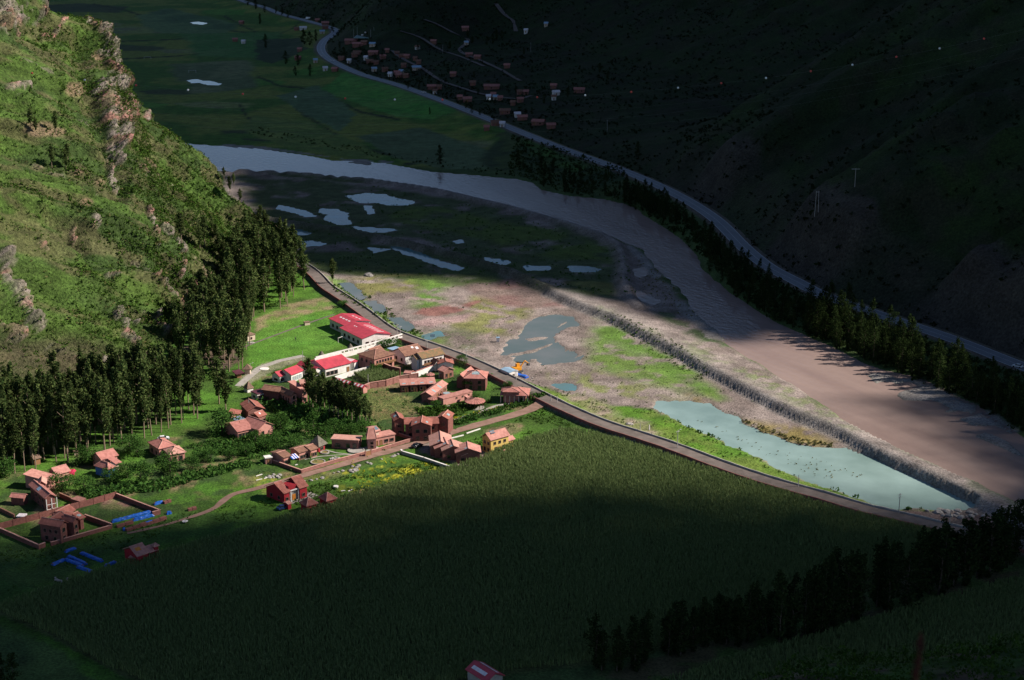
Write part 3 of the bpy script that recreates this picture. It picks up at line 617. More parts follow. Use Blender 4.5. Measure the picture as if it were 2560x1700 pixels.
wall_line('parapet_wall', rP, -3.2, .45, 1.0, 2.25, M['concrete'], 'low pale kerb wall on the flood plain side of the embankment road', 'wall', jit=.15)

# ---------------------------------------------------------------- the lit hillside on the left
SIL = [(690, 600), (640, 533.4), (629, 517), (596, 495.5), (572, 482), (556, 463), (531, 428), (501.5, 398.5), (471.7, 377), (444.6, 355), (415, 333), (393, 312), (383.6, 295), (379, 282), (366, 274), (344, 263), (320, 245), (317, 233), (306, 198), (293, 168), (279, 141), (255, 111), (244, 81), (230, 65), (206, 49), (190, 48), (152, 41), (116.6, 21.7), (108, 0), (70, -60), (-60, -200), (-300, -420), (-800, -620)]
HM_ = .80
def hill_hit(px, py, m=HM_):
    a = (px-1280)/FPX; b = -(py-850)/FPX; dy = CT+b*ST; dz = -ST+b*CT
    # z = m*(xf(y)-x), xf = -200+.194*(y-590)
    t = (m*(-200-.194*590)-CAMH)/(dz-m*(.194*dy-a)); return np.array([a*t, dy*t, CAMH+dz*t])
rid = []
for i, (x, y) in enumerate(SIL):
    p = hill_hit(x, y) if i else np.array(G(690, 590)); rid.append(p)
rid = np.array(rid)
def respl(P, n):
    d = np.r_[0, np.cumsum(np.linalg.norm(np.diff(P, axis=0), axis=1))]; t = np.linspace(0, d[-1], n)
    return np.column_stack([np.interp(t, d, P[:, k]) for k in range(P.shape[1])]), t/d[-1]
NU, NVV = 520, 330
# denser where the ridge is in view
d = np.r_[0, np.cumsum(np.linalg.norm(np.diff(rid, axis=0), axis=1))]
inview = d[28]
tt = np.r_[np.linspace(0, inview, int(NU*.72)), np.linspace(inview, d[-1], NU-int(NU*.72)+1)[1:]]
R_ = np.column_stack([np.interp(tt, d, rid[:, k]) for k in range(3)])
yf = np.interp(tt, [0, inview*.25, inview, d[-1]], [885, 790, 600, 330]); xf = np.interp(yf, [330, 520, 600, 650, 700, 894], [-290, -222, -166, -143, -143, -141])
Ft = np.column_stack([xf, yf, np.full(len(yf), -1.5)])
vv = np.linspace(0, 1, NVV)[:, None, None]
P = Ft[None]*(1-vv)+R_[None]*vv
nrm = np.array([HM_, -.194*HM_, 1.0]); nrm /= np.linalg.norm(nrm)
ya = P[..., 1]+P[..., 2]*.25; za = P[..., 2]
wx = (fbm(P[..., 0], P[..., 1], 60, 41, 3)-.5)*40
rg = 1-np.abs(2*fbm(ya+wx, za*.35, 48, 42, 3)-1)
rg2 = 1-np.abs(2*fbm(ya+wx*.6, za*.45, 17, 43, 4)-1)
fine = fbm(ya, za*1.3, 5, 44, 5)-.5
disp = (rg-.72)*19 + (rg2-.72)*8.5 + fine*2.8 + (fbm(ya, za*1.2, 1.8, 45, 3)-.5)*1.7
px0, py0, _ = proj(P)
RK = [ # px polyline, half width px, height m
 ([(222, 55), (248, 100), (268, 150), (288, 190), (300, 235), (306, 290), (298, 340), (288, 395)], 20, 5.5),
 ([(250, 240), (262, 290), (272, 340), (285, 385)], 24, 4.0),
 ([(20, 10), (35, 40), (10, 75)], 42, 6), ([(110, 5), (112, 30)], 14, 3), ([(120, 80), (145, 75), (155, 55)], 12, 2.5),
 ([(370, 282), (385, 310)], 12, 3), ([(255, 408), (275, 430), (298, 462)], 10, 4.5), ([(565, 465), (600, 510), (632, 535)], 10, 3),
 ([(408, 565), (425, 600), (440, 650), (448, 690)], 14, 4.5), ([(372, 520), (380, 560), (384, 590)], 9, 3.5), ([(378, 705), (400, 690), (395, 720)], 14, 4),
 ([(400, 715), (425, 740), (455, 765)], 18, 4.5), ([(475, 720), (480, 755)], 12, 4), ([(5, 660), (15, 700), (40, 720)], 26, 5), ([(50, 740), (85, 780), (105, 800)], 20, 4.5), ([(10, 800), (50, 830), (70, 810)], 22, 4),
 ([(95, 615), (108, 640)], 14, 4), ([(215, 560), (232, 580)], 12, 3.5), ([(185, 575), (195, 590)], 9, 3), ([(300, 775), (320, 820), (345, 850)], 16, 3.5), ([(330, 790), (340, 810)], 10, 3),
 ([(400, 780), (410, 810), (418, 830)], 12, 4), ([(265, 690), (285, 700)], 9, 2), ([(60, 225), (10, 240)], 16, 3.5), ([(375, 620), (385, 630)], 9, 2.5), ([(200, 640), (225, 650)], 9, 1.5), ([(450, 790), (470, 800)], 9, 3),
 ([(280, 880), (345, 905), (420, 915)], 14, 3)]
rock = np.zeros(px0.shape); rh = np.zeros(px0.shape)
rag = (fbm(ya, za*1.4, 9, 51, 4)-.5)*30+(fbm(ya, za, 3, 52, 3)-.5)*18
for i_, (pl, wdt, hh) in enumerate(RK):
    if i_ > 2: wdt *= .75; hh *= .7
    P_ = np.array(pl, float); k = near(px0, py0, P_, wdt*2.2+20)
    if not k.any(): continue
    dd, _, _ = line_d(px0[k], py0[k], P_)
    w = sst(wdt*1.1, wdt*.25, dd+rag[k]*wdt/18)
    rock[k] = np.maximum(rock[k], w); rh[k] = np.maximum(rh[k], w*hh)
spk = sst(.70, .78, fbm(ya+wx, za*.8, 9, 55, 5)); rock = np.maximum(rock, spk*.6); rh = np.maximum(rh, spk*.8)
crag = 1-np.abs(2*fbm(ya+(fbm(ya, za, 5, 58, 2)-.5)*6, za*.45, 4.0, 56, 5)-1)
step = np.abs(fbm(ya, za*1.6, 4, 57, 4)-.5)*2
col_ = 1-np.abs(2*fbm(ya*1.0+(fbm(ya, za, 7, 60, 2)-.5)*5, za*.28, 3.2, 66, 4)-1)
led = np.round(fbm(ya, za*1.7, 6, 67, 3)*7)/7
disp = disp + rh*(.15+.75*col_**2+.9*led) + rock*(_h(np.floor(ya/3.1+za*.1+fbm(ya, za, 6, 3, 2)).astype(np.int64), np.floor(za/4.2+fbm(ya, za, 4, 4, 2)*1.5).astype(np.int64), 68)-.5)*2.6 + rock*(_h(np.floor(ya/1.5).astype(np.int64), np.floor(za/1.9+fbm(ya, za, 3, 4, 2)).astype(np.int64), 69)-.5)*1.3 - rock*.3
gd, _, _ = line_d(px0, py0, np.array([(200, 110), (212, 200), (222, 290), (250, 370), (285, 430), (310, 470)], float)); disp = disp - sst(34, 4, gd)*5.5
gd, _, _ = line_d(px0, py0, np.array([(120, 545), (175, 570), (215, 640), (260, 700)], float)); disp = disp - sst(30, 4, gd)*3.5
edge = np.interp(np.linspace(0, 1, NVV), [0, .04, .97, 1], [.2, 1, 1, .45])[:, None]
disp = disp*edge
Pd = P+nrm[None, None]*disp[..., None]
# far side of the ridge falls away
back = np.stack([Pd[-1]+np.array([k*-9.0, k*16.0, -k*(6+Pd[-1][:, 2].clip(0)/14).mean()])*1.0 for k in range(1, 15)])
back[..., 0] += (fbm(back[..., 0], back[..., 1], 20, 3)-.5)*8
allP = np.concatenate([Pd, back], 0)
rA = np.concatenate([rock, np.repeat(rock[-1:], 14, 0)], 0)
yA = np.concatenate([ya, np.repeat(ya[-1:], 14, 0)], 0); zA = np.concatenate([za, np.repeat(za[-1:], 14, 0)], 0)
n1 = fbm(yA, zA, 26, 61, 5)[..., None]; n2 = fbm(yA+300, zA, 9, 62, 5)[..., None]; n3 = fbm(yA, zA*1.5, 2.2, 63, 4)[..., None]
g = lambda *c: np.array(c)[None, None, :]
hc = g(.050, .085, .022)*(1-sst(.42, .6, n1))+g(.070, .122, .024)*sst(.42, .6, n1)
hc = hc*(1-.6*sst(.48, .62, n2))+g(.125, .105, .055)*.6*sst(.48, .62, n2)
hc = hc*(.38+.78*n3)
bare = np.zeros(rA.shape)
apx, apy, _ = proj(allP)
for cx, cy, rx, ry in ((95, 325, 45, 18), (190, 225, 22, 18), (140, 330, 26, 12), (245, 140, 14, 12), (215, 505, 18, 10), (520, 690, 18, 9), (590, 700, 22, 7), (195, 430, 16, 8), (250, 455, 14, 8)) :
    bare = np.maximum(bare, sst(1.25, .7, np.hypot((apx-cx)/rx, (apy-cy)/ry)+(n2[..., 0]-.5)*1.2))
hc = hc*(1-.75*bare[..., None])+g(.21, .14, .095)*.75*bare[..., None]
lowb = np.maximum(sst(1.3, .6, np.hypot((apx-110)/190, (apy-905)/55)+(n2[..., 0]-.5)*1.4), sst(1.2, .6, np.hypot((apx-560)/60, (apy-690)/30)))[..., None]
hc = hc*(1-.7*lowb)+g(.070, .055, .035)*.7*lowb
rc = g(.20, .165, .145)*(1-sst(.47, .60, n2))+g(.25, .13, .108)*sst(.47, .60, n2)
rc = rc*(1-sst(.44, .56, n3)*.75)+g(.085, .095, .05)*sst(.44, .56, n3)*.75
rr = sst(.42, .72, rA+(n3[..., 0]-.5)*1.4)[..., None]
hc = hc*(1-rr)+rc*rr
nr, nc = allP.shape[:2]; idx = np.arange(nr*nc).reshape(nr, nc)
Fq = np.stack([idx[:-1, 1:], idx[:-1, :-1], idx[1:, :-1], idx[1:, 1:]], -1).reshape(-1, 4)
me = mesh_np('hillside', allP.reshape(-1, 3), Fq); set_col(me, hc.reshape(-1, 3))
tag(link('hillside', me, M['hill']), 'steep green hillside with pinkish crags on the left of the valley', kind='structure')
HPT = Pd.reshape(-1, 3); HPX, HPY, HD = proj(HPT); HRK = rock.reshape(-1); HBARE = bare[:NVV].reshape(-1)

# ---------------------------------------------------------------- the shaded mountain on the right
s = resample(wHWY, 7)
T = np.gradient(s, axis=0); T /= np.linalg.norm(T, axis=1)[:, None]; Nn = np.stack([T[:, 1], -T[:, 0]], 1)
for _ in range(60): Nn = np.vstack([Nn[:1], (Nn[:-2]+Nn[1:-1]*2+Nn[2:])/4, Nn[-1:]])
tgt = np.column_stack([np.interp(s[:, 1], [400, 900, 1300, 1700, 2400], [1, .97, .84, .70, .62]), np.interp(s[:, 1], [400, 900, 1300, 1700, 2400], [.12, .22, .55, .72, .78])])
Dr = tgt/np.linalg.norm(tgt, axis=1)[:, None]
ft = s+Nn*6.5
fpx, _, _ = proj(np.column_stack([s, np.full(len(s), 4.0)]))
dd = np.r_[0, .6, 1.6, 3, np.linspace(4.5, 60, 34), np.linspace(62, 420, 120), np.linspace(430, 2600, 60)]
vil = sst(1010, 1150, s[:, 1])*sst(1800, 1600, s[:, 1])
cut = sst(420, 560, s[:, 1])*sst(1060, 940, s[:, 1])
cutn = cut*(.35+.9*sst(.35, .6, fbm(s[:, 1], s[:, 0], 60, 71, 3)))
D_ = dd[:, None]; Vi = vil[None]; Cu = cutn[None]
slope_a = .56*(1-Vi)+.09*Vi
k1 = np.minimum(D_, 330)
base = slope_a*k1 + Vi*np.maximum(k1-200, 0)*.30
z = 4+base + np.maximum(D_-330, 0)*.62
z = z*1.0 + Cu*17*sst(1, 22, D_) - Cu*sst(40, 160, D_)*9
Pp = ft[None]*1.0 + Dr[None]*D_[..., None]
xx, y2 = Pp[..., 0], Pp[..., 1]
amp = sst(6, 90, D_)*(1-.75*Vi*(D_ < 300))
al = y2-xx*.3
rg = 1-np.abs(2*fbm(al+(fbm(xx, y2, 90, 72, 3)-.5)*60, xx*.28, 90, 73, 4)-1)
z = z + (rg-.7)*26*amp + (fbm(xx, y2, 22, 74, 5)-.5)*(7*amp+Cu*4) + (fbm(xx, y2, 5, 75, 4)-.5)*(1.6*amp+1.2*Cu+.3)
# the gully at the right edge of the view
gpx, gpy, _ = proj(np.stack([xx, y2, z], -1))
gl, _, _ = line_d(gpx, gpy, np.array([(2560, 600), (2470, 660), (2400, 700), (2300, 770), (2290, 810)], float)); z = z-sst(60, 0, gl)*7*sst(4, 20, D_)
z[0] = 3.7; z[1] = 3.9
Pm = np.stack([xx, y2, z], -1)
n1 = fbm(xx, y2, 45, 81, 5)[..., None]; n2 = fbm(xx, y2, 14, 82, 5)[..., None]; n3 = fbm(xx, y2, 4, 83, 4)[..., None]
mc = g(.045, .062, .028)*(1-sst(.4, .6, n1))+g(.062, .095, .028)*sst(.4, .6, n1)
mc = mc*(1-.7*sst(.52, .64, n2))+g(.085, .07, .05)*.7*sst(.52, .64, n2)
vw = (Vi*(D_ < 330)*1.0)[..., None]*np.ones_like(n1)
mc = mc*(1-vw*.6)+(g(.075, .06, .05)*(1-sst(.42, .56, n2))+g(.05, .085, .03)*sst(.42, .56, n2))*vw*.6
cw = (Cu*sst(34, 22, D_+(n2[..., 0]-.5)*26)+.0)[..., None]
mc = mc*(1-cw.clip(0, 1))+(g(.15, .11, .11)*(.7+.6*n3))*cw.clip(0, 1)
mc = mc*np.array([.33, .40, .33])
nr, nc = Pm.shape[:2]; idx = np.arange(nr*nc).reshape(nr, nc)
Fq = np.stack([idx[:-1, :-1], idx[:-1, 1:], idx[1:, 1:], idx[1:, :-1]], -1).reshape(-1, 4)
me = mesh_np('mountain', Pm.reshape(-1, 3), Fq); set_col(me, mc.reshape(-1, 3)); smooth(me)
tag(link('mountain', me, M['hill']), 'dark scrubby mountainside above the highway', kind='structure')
MPT = Pm[:170].reshape(-1, 3); MPX, MPY, MD = proj(MPT)
def snap(px, py, which='M'):
    A, B, Pt, Dp = (MPX, MPY, MPT, MD) if which == 'M' else (HPX, HPY, HPT, HD)
    q = (A-px)**2+(B-py)**2; k = np.where(q < max(q.min()*4, 16))[0]
    j = k[np.argmin(Dp[k])]; p = Vector(Pt[j]); d = Dp[j]
    p.x += (px-A[j])*d/FPX
    return p

# ---------------------------------------------------------------- leaves: many small faces spread through a volume
def leaf_cloud(C, R, size, seed=0, flat=0.0):
    """C centres (n,3), R radii (n,3) of blobs -> one quad per centre scattered in them"""
    r = np.random.default_rng(seed); n = len(C)
    q = r.normal(size=(n, 3)); q /= np.linalg.norm(q, axis=1)[:, None]; q *= np.power(r.random((n, 1)), .45)
    c = C+q*R
    a = r.normal(size=(n, 3)); a /= np.linalg.norm(a, axis=1)[:, None]
    b = np.cross(a, r.normal(size=(n, 3))+q*.6); b /= np.linalg.norm(b, axis=1)[:, None]+1e-9
    sz = np.asarray(size).reshape(-1, 1)*(.6+.8*r.random((n, 1)))
    a = a*sz; b = b*sz*.62
    V = np.stack([c-a, c-b*.9, c+a, c+b], 1).reshape(-1, 3)
    return V, np.arange(4*n).reshape(n, 4)
def euc_mesh(seed, h=1.0, wide=.12, low=.28, n=620, clumps=15):
    """crown of unit height, tall and narrow with tufts and gaps"""
    r = np.random.default_rng(seed); cs = []; rs = []
    for i in range(clumps):
        f = (i+.5)/clumps; z = low+(1-low-.05)*f
        w = wide*(.16+1.15*math.sin(math.pi*min(1, (1-f)*.98+.02))**.75)*(.75+.5*r.random())
        an = r.random()*6.283; off = w*r.random()*.65
        cs.append((math.cos(an)*off, math.sin(an)*off, z+r.normal()*.012)); rs.append((w*.55, w*.55, .055+.04*r.random()))
    cs = np.array(cs); rs = np.array(rs); k = r.integers(0, clumps, n)
    return leaf_cloud(cs[k], rs[k], .0165, seed+5)
def crown_data(name, kind, seed):
    r = np.random.default_rng(seed)
    if kind == 'euc': V, Fq = euc_mesh(seed, wide=.085+.02*r.random(), low=.20+.12*r.random(), n=1600, clumps=24)
    elif kind == 'eucb': V, Fq = euc_mesh(seed, wide=.165, low=.04, n=1500, clumps=18)
    elif kind == 'poplar': V, Fq = euc_mesh(seed, wide=.13, low=.03, n=1200, clumps=20)
    else:
        nb = 13; u = r.normal(size=(nb, 3)); u /= np.linalg.norm(u, axis=1)[:, None]; u[:, 2] = np.abs(u[:, 2])*.9-.12
        cs = np.column_stack([u[:, 0]*.30, u[:, 1]*.30, .46+u[:, 2]*.34]); cs = np.vstack([cs, r.normal(size=(5, 3))*np.array([.13, .13, .03])+np.array([0, 0, .2])]); nb = len(cs); k = r.integers(0, nb, 1500)
        R0 = .17+.09*r.random(nb); V, Fq = leaf_cloud(cs[k], np.column_stack([R0, R0, R0*.85])[k], .028, seed)
    return mesh_np(name, V, Fq)
def trunk_data(name, seed, top=.93, r0=.012, forks=3, bend=.012):
    r = np.random.default_rng(seed); mb = MB(); p = Vector((0, 0, -.03)); n = 5; pts = [p]
    for i in range(n): pts.append(Vector((r.normal()*bend*(i+1)/n, r.normal()*bend*(i+1)/n, top*(i+1)/n)))
    for i in range(n): mb.tube(pts[i], pts[i+1], r0*(1-i/n*.85), r0*(1-(i+1)/n*.85), 6)
    for i in range(forks):
        a = r.random()*6.283; q = pts[2+i % 3]; mb.tube(q, q+Vector((math.cos(a)*.09, math.sin(a)*.09, .10)), r0*.4, r0*.15, 4)
    return mb.mesh(name)
def tree_kit(kind, n, leafm, barkm, **kw):
    out = []
    for i in range(n):
        c = crown_data('crown', kind, 100+i*7+len(kind)*31); c.materials.append(leafm)
        t = trunk_data('trunk', 300+i, **kw); t.materials.append(barkm); out.append((c, t))
    return out
KIT = {'euc': tree_kit('euc', 10, M['euc'], M['bark'], r0=.010), 'eucb': tree_kit('eucb', 6, M['euc2'], M['darkbark'], r0=.010, top=.85),
       'poplar': tree_kit('poplar', 4, M['euc2'], M['darkbark'], r0=.013, top=.85),
       'broad': tree_kit('broad', 5, M['broad'], M['darkbark'], r0=.03, top=.6, forks=5)}
TREES = []
def tree(name, kind, p, h, label, group, wide=1.0):
    c, t = random.choice(KIT[kind]); rz = random.random()*6.28
    o = thing(name, label, 'tree', p, rz, group); o.scale = (h*wide, h*wide, h); o.rotation_euler = (random.gauss(0, .025), random.gauss(0, .025), rz)
    a = link('trunk', t, None, o); b = link('crown', c, None, o)
    TREES.append(o); return o
def scatter_poly(Pw, n, md, seed=1):
    r = np.random.default_rng(seed); P = np.array(Pw); x0, x1, y0, y1 = bb(P, 0); out = []; tries = 0
    while len(out) < n and tries < 60000:
        tries += 1; x = r.uniform(x0, x1); y = r.uniform(y0, y1)
        if out and min((x-a)**2+(y-b)**2 for a, b in out) < md*md: continue
        if poly_sd(np.array([x]), np.array([y]), P)[0] > 0: out.append((x, y))
    return out
def hill_z(x, y):
    d = (HPT[:, 0]-x)**2+(HPT[:, 1]-y)**2; j = int(np.argmin(d)); return float(HPT[j, 2]) if d[j] < 9 else -9
def gz(x, y): return max(float(gh(x, y)[0]), hill_z(x, y))
def where_label(x, y, z, what, marks, P):
    px, py, _ = proj(np.array([x, y, z])); m = min(marks, key=lambda q: (q[0]-px)**2+(2.2*(q[1]-py))**2)
    return what+' '+m[2]
def grove(name, kind, poly, n, md, h0, h1, label, group, seed=1, wide=1.0, marks=None):
    L = scatter_poly(WP(poly), n, md, seed); hs = [random.uniform(h0, h1) for _ in L]; ws = [random.uniform(.85, 1.2) for _ in L]
    for (x, y), h, w in zip(L, hs, ws):
        z = gz(x, y)-.2; lb = label
        if marks:
            f = (h-h0)/(h1-h0); adj = ('low' if f < .33 else 'middling' if f < .66 else 'tall')+(' slim' if w < 1.02 else ' broad')
            lb = where_label(x, y, z, adj+' '+label, marks, poly)
        tree(name, kind, (x, y, z), h, lb, group, wide*w)
ORD = ['first', 'second', 'third', 'fourth', 'fifth', 'sixth', 'seventh', 'eighth', 'ninth', 'tenth', 'eleventh', 'twelfth', 'thirteenth', 'fourteenth', 'fifteenth', 'sixteenth', 'seventeenth', 'eighteenth', 'nineteenth', 'twentieth']
def rowtrees(name, kind, pts, h0, h1, label, group, n, jit=2, seed=3, wide=1.0, z=0):
    L = resample(WP(pts, z), .5); r = np.random.default_rng(seed)
    for c, k in enumerate(np.linspace(0, len(L)-1, n).astype(int)):
        lb = label if c >= 20 or n < 6 else f'{label}, {ORD[c]} from its left end'
        x, y = L[k]+r.normal(size=2)*jit; tree(name, kind, (x, y, gz(x, y)-.2), random.uniform(h0, h1), lb, group, wide*random.uniform(.85, 1.2))
grove('eucalyptus_tree', 'euc', [(-160, 1215), (0, 1192), (60, 1180), (200, 1150), (330, 1108), (440, 1070), (520, 1045), (500, 1000), (400, 1010), (250, 1050), (60, 1090), (-160, 1110)], 150, 3.1, 22, 31,
      'eucalyptus of the lower left wood', 'eucalyptus wood at the lower left', 11, 1.0, [(20, 1180, 'at the left edge, front row'), (20, 1110, 'at the left edge, back row'), (100, 1165, 'beside the little brown hut'), (120, 1095, 'below the salmon pink house'), (200, 1145, 'above the blue-walled house, front row'), (220, 1075, 'in the middle of the back row'), (300, 1110, 'right of the blue-walled house, front row'), (320, 1045, 'below the dry rocky knoll, back row'), (400, 1080, 'behind the parked pale car'), (420, 1020, 'under the grey knoll, back row'), (500, 1040, 'at the right end, front row'), (490, 1005, 'at the right end, back row')])
grove('eucalyptus_tree', 'euc', [(440, 905), (480, 938), (540, 948), (606, 936), (626, 870), (640, 800), (560, 790), (500, 820), (455, 860)], 46, 4.2, 22, 28,
      'eucalyptus of the wood beside the pitch', 'eucalyptus wood beside the pitch', 12, 1.1, [(610, 925, 'next to the square thatched hut'), (540, 940, 'with trunks bare at its near edge'), (470, 920, 'beside the bare brown clearing'), (620, 850, 'close to the cream cottage'), (560, 860, 'in its dense middle'), (490, 850, 'against the hill foot'), (600, 800, 'where it joins the far wood'), (540, 805, 'at its upper left corner')])
grove('eucalyptus_tree', 'euc', [(632, 802), (700, 785), (752, 765), (772, 700), (745, 660), (660, 640), (610, 640), (570, 720), (540, 790), (600, 800)], 56, 4.6, 21, 27,
      'bushy eucalyptus of the far wood', 'eucalyptus wood at the far end', 13, 1.25, [(650, 795, 'at the near corner above the pitch'), (740, 760, 'nearest the embankment road'), (765, 700, 'beside the end of the embankment road'), (735, 660, 'at its far right tip'), (650, 650, 'at its far end below the ridge'), (600, 720, 'on its hill side'), (690, 720, 'in its dense middle'), (570, 780, 'at its lower left corner')])
CLAB = ['left of centre, front row', 'front row, second pale trunk', 'front row, third pale trunk', 'front row, fourth pale trunk', 'at the right end, front', 'at the right corner by the plot', 'in the left half, middle', 'in the left half, front', 'tallest, at the far left', 'right of centre, inside', 'right of centre, front', 'near the right end, inside', 'in the middle, back row', 'in the middle, inner row', 'lowest, beyond the right end', 'second from left, back row', 'right half, back row']
for i, (x, y, h) in enumerate([(824, 1040, 14), (835, 1044, 15), (846, 1050, 16), (857, 1052, 15.5), (893, 1062, 13), (915, 1064, 12), (800, 1034, 15), (782, 1028, 16), (775, 1018, 20), (868, 1046, 14), (880, 1056, 14), (900, 1052, 13), (812, 1024, 15), (840, 1034, 15), (925, 1060, 9), (790, 1012, 15), (885, 1040, 14)]):
    p = G(x, y); tree('eucalyptus_tree', 'euc', (p.x, p.y, gz(p.x, p.y)), h, 'clump eucalyptus '+CLAB[i], 'eucalyptus clump in the middle of the hamlet', 1.5)
for i, (x, y, h, l) in enumerate([(565, 1028, 17, 'lone leggy eucalyptus behind the big round tree, beside the tiled courtyard house'), (548, 1010, 19, 'eucalyptus standing just outside the wood near the thatched canopy'), (831, 716, 13, 'broad eucalyptus on its own between the embankment road and the wood')]):
    p = G(x, y); tree('eucalyptus_tree', 'euc', (p.x, p.y, gz(p.x, p.y)), h, l, None, 1.6)
HLAB = ['on the bare ledge, left one', 'on the bare ledge, right one', 'behind the left ledge tree', 'below the ledge, left of the pair', 'below the ledge, right of the pair', 'above the lower pair', 'first and leftmost of the slanting row near the wood', 'second of the slanting row near the wood', 'squeezed behind the second of the slanting row', 'third of the slanting row near the wood', 'fourth of the slanting row near the wood', 'fifth of the slanting row near the wood', 'above the slanting row, alone', 'at the bottom of the slanting row', 'alone above the row, nearest the grass slope', 'at the wood margin, lower left', 'at the wood margin, lowest', 'at the wood margin, middle', 'at the wood margin, upper', 'at the wood margin, topmost', 'behind the ridge rocks, upper', 'behind the ridge rocks, lower', 'peeping over the ridge, second', 'peeping over the ridge, highest', 'at the wood margin, right']
for i, (x, y, h) in enumerate([(77, 322, 11), (140, 327, 11), (90, 330, 8), (130, 415, 11), (165, 425, 10), (170, 400, 8), (455, 603, 15), (512, 612, 16), (500, 620, 13), (548, 645, 14), (560, 655, 12), (585, 640, 13), (540, 600, 9), (560, 690, 14), (530, 575, 8), (610, 620, 12), (600, 660, 15), (625, 600, 14), (640, 585, 13), (650, 565, 12), (575, 470, 9), (600, 500, 8), (585, 455, 7), (560, 440, 7), (620, 640, 14)]):
    p = snap(x, y, 'H'); tree('eucalyptus_tree', 'euc', (p.x, p.y, p.z-.3), h, 'small hillside eucalyptus '+HLAB[min(i, len(HLAB)-1)], 'eucalyptus trees scattered on the hillside', 1.7)
grove('riverside_tree', 'eucb', [(1560, 512), (1640, 548), (1750, 620), (1770, 680), (1850, 750), (1960, 815), (2100, 872), (2200, 920), (2350, 960), (2480, 1035), (2560, 1085), (2560, 1015), (2400, 950), (2280, 905), (2140, 850), (2040, 805), (1960, 770), (1850, 680), (1750, 600), (1640, 520), (1560, 482)], 185, 3.9, 7, 13,
      'dark right-bank tree', 'tree belt on the right bank', 14, 1.1, [(1580, 490, 'at its far end'), (1640, 530, 'beside the river narrows'), (1700, 580, 'opposite the river island, upper'), (1760, 640, 'opposite the river island, lower'), (1800, 640, 'hard by the highway curve'), (1830, 720, 'at the water below the highway curve'), (1920, 720, 'below the first rock cutting'), (1930, 790, 'at the water opposite the levee'), (2020, 780, 'below the second rock cutting'), (2080, 850, 'at the water above the first gravel bar'), (2160, 830, 'with a sunlit tip, upper'), (2200, 900, 'behind the first gravel bar'), (2280, 880, 'with a sunlit tip, lower'), (2320, 940, 'behind the second gravel bar'), (2380, 920, 'close to the highway at the right'), (2440, 1000, 'at the right by the shore'), (2520, 960, 'by the highway near the right edge'), (2540, 1060, 'at the right edge by the shore')])
grove('riverside_tree', 'eucb', [(1290, 390), (1360, 412), (1480, 458), (1560, 486), (1560, 506), (1440, 486), (1350, 466), (1300, 440)], 34, 5.5, 6, 10,
      'dark tree of the thicket', 'thicket at the river bend', 15, 1.3, [(1310, 395, 'at the river bend, left end'), (1360, 400, 'at the river bend, left part'), (1380, 450, 'at the river bend, by the water'), (1440, 440, 'at the river bend, middle'), (1480, 460, 'at the river bend, by the highway'), (1540, 490, 'at the river bend, right end')])
grove('riverside_tree', 'eucb', [(2000, 800), (2080, 795), (2200, 858), (2330, 925), (2460, 985), (2560, 1035), (2560, 1085), (2440, 1012), (2300, 952), (2180, 908), (2050, 858)], 66, 4.0, 13, 18,
      'tall right-bank tree', 'tall trees of the right bank', 19, 1.0, [(2030, 800, 'at the far end of the lit tops'), (2100, 800, 'in the upper cluster of lit tops'), (2120, 850, 'on the river side, upper'), (2180, 830, 'under the highway, upper'), (2220, 880, 'behind the first gravel bar'), (2280, 860, 'under the highway, middle'), (2320, 920, 'behind the second gravel bar'), (2380, 890, 'under the highway, lower'), (2450, 940, 'on the river side, lower'), (2530, 950, 'at the right edge')])
rowtrees('poplar_tree', 'poplar', [(1500, 1690), (1600, 1655), (1720, 1632), (1830, 1612), (1900, 1590)], 12, 16, 'low black poplar near the crimson barn', 'row of poplars at the lower right', 19, 1.5, 21, 1.3)
rowtrees('poplar_tree', 'poplar', [(1890, 1600), (1960, 1588), (2040, 1582), (2100, 1545), (2150, 1545)], 17, 22, 'tall black poplar in the middle clump', 'row of poplars at the lower right', 19, 1.8, 22, 1.1)
rowtrees('poplar_tree', 'poplar', [(2180, 1520), (2300, 1495), (2380, 1470), (2440, 1452), (2560, 1415), (2700, 1380)], 17, 23, 'tall black poplar at the right end of the row', 'row of poplars at the lower right', 19, 2.4, 23, 1.3)
rowtrees('poplar_tree', 'poplar', [(2190, 1512), (2300, 1485), (2380, 1462), (2440, 1444), (2560, 1408), (2640, 1390)], 15, 21, 'back-row black poplar at the right end', 'row of poplars at the lower right', 19, 2.0, 25, 1.3)
rowtrees('poplar_tree', 'poplar', [(1620, 1650), (1800, 1612), (1960, 1588), (2120, 1545)], 10, 15, 'low filler poplar between the tall ones', 'row of poplars at the lower right', 19, 2.0, 26, 1.5)
rowtrees('poplar_tree', 'poplar', [(-60, 1720), (10, 1712), (30, 1725)], 9, 12, 'dark conifer-like tree cut off by the lower left corner', 'trees at the lower left corner', 4, 1.5, 24, 1.3)
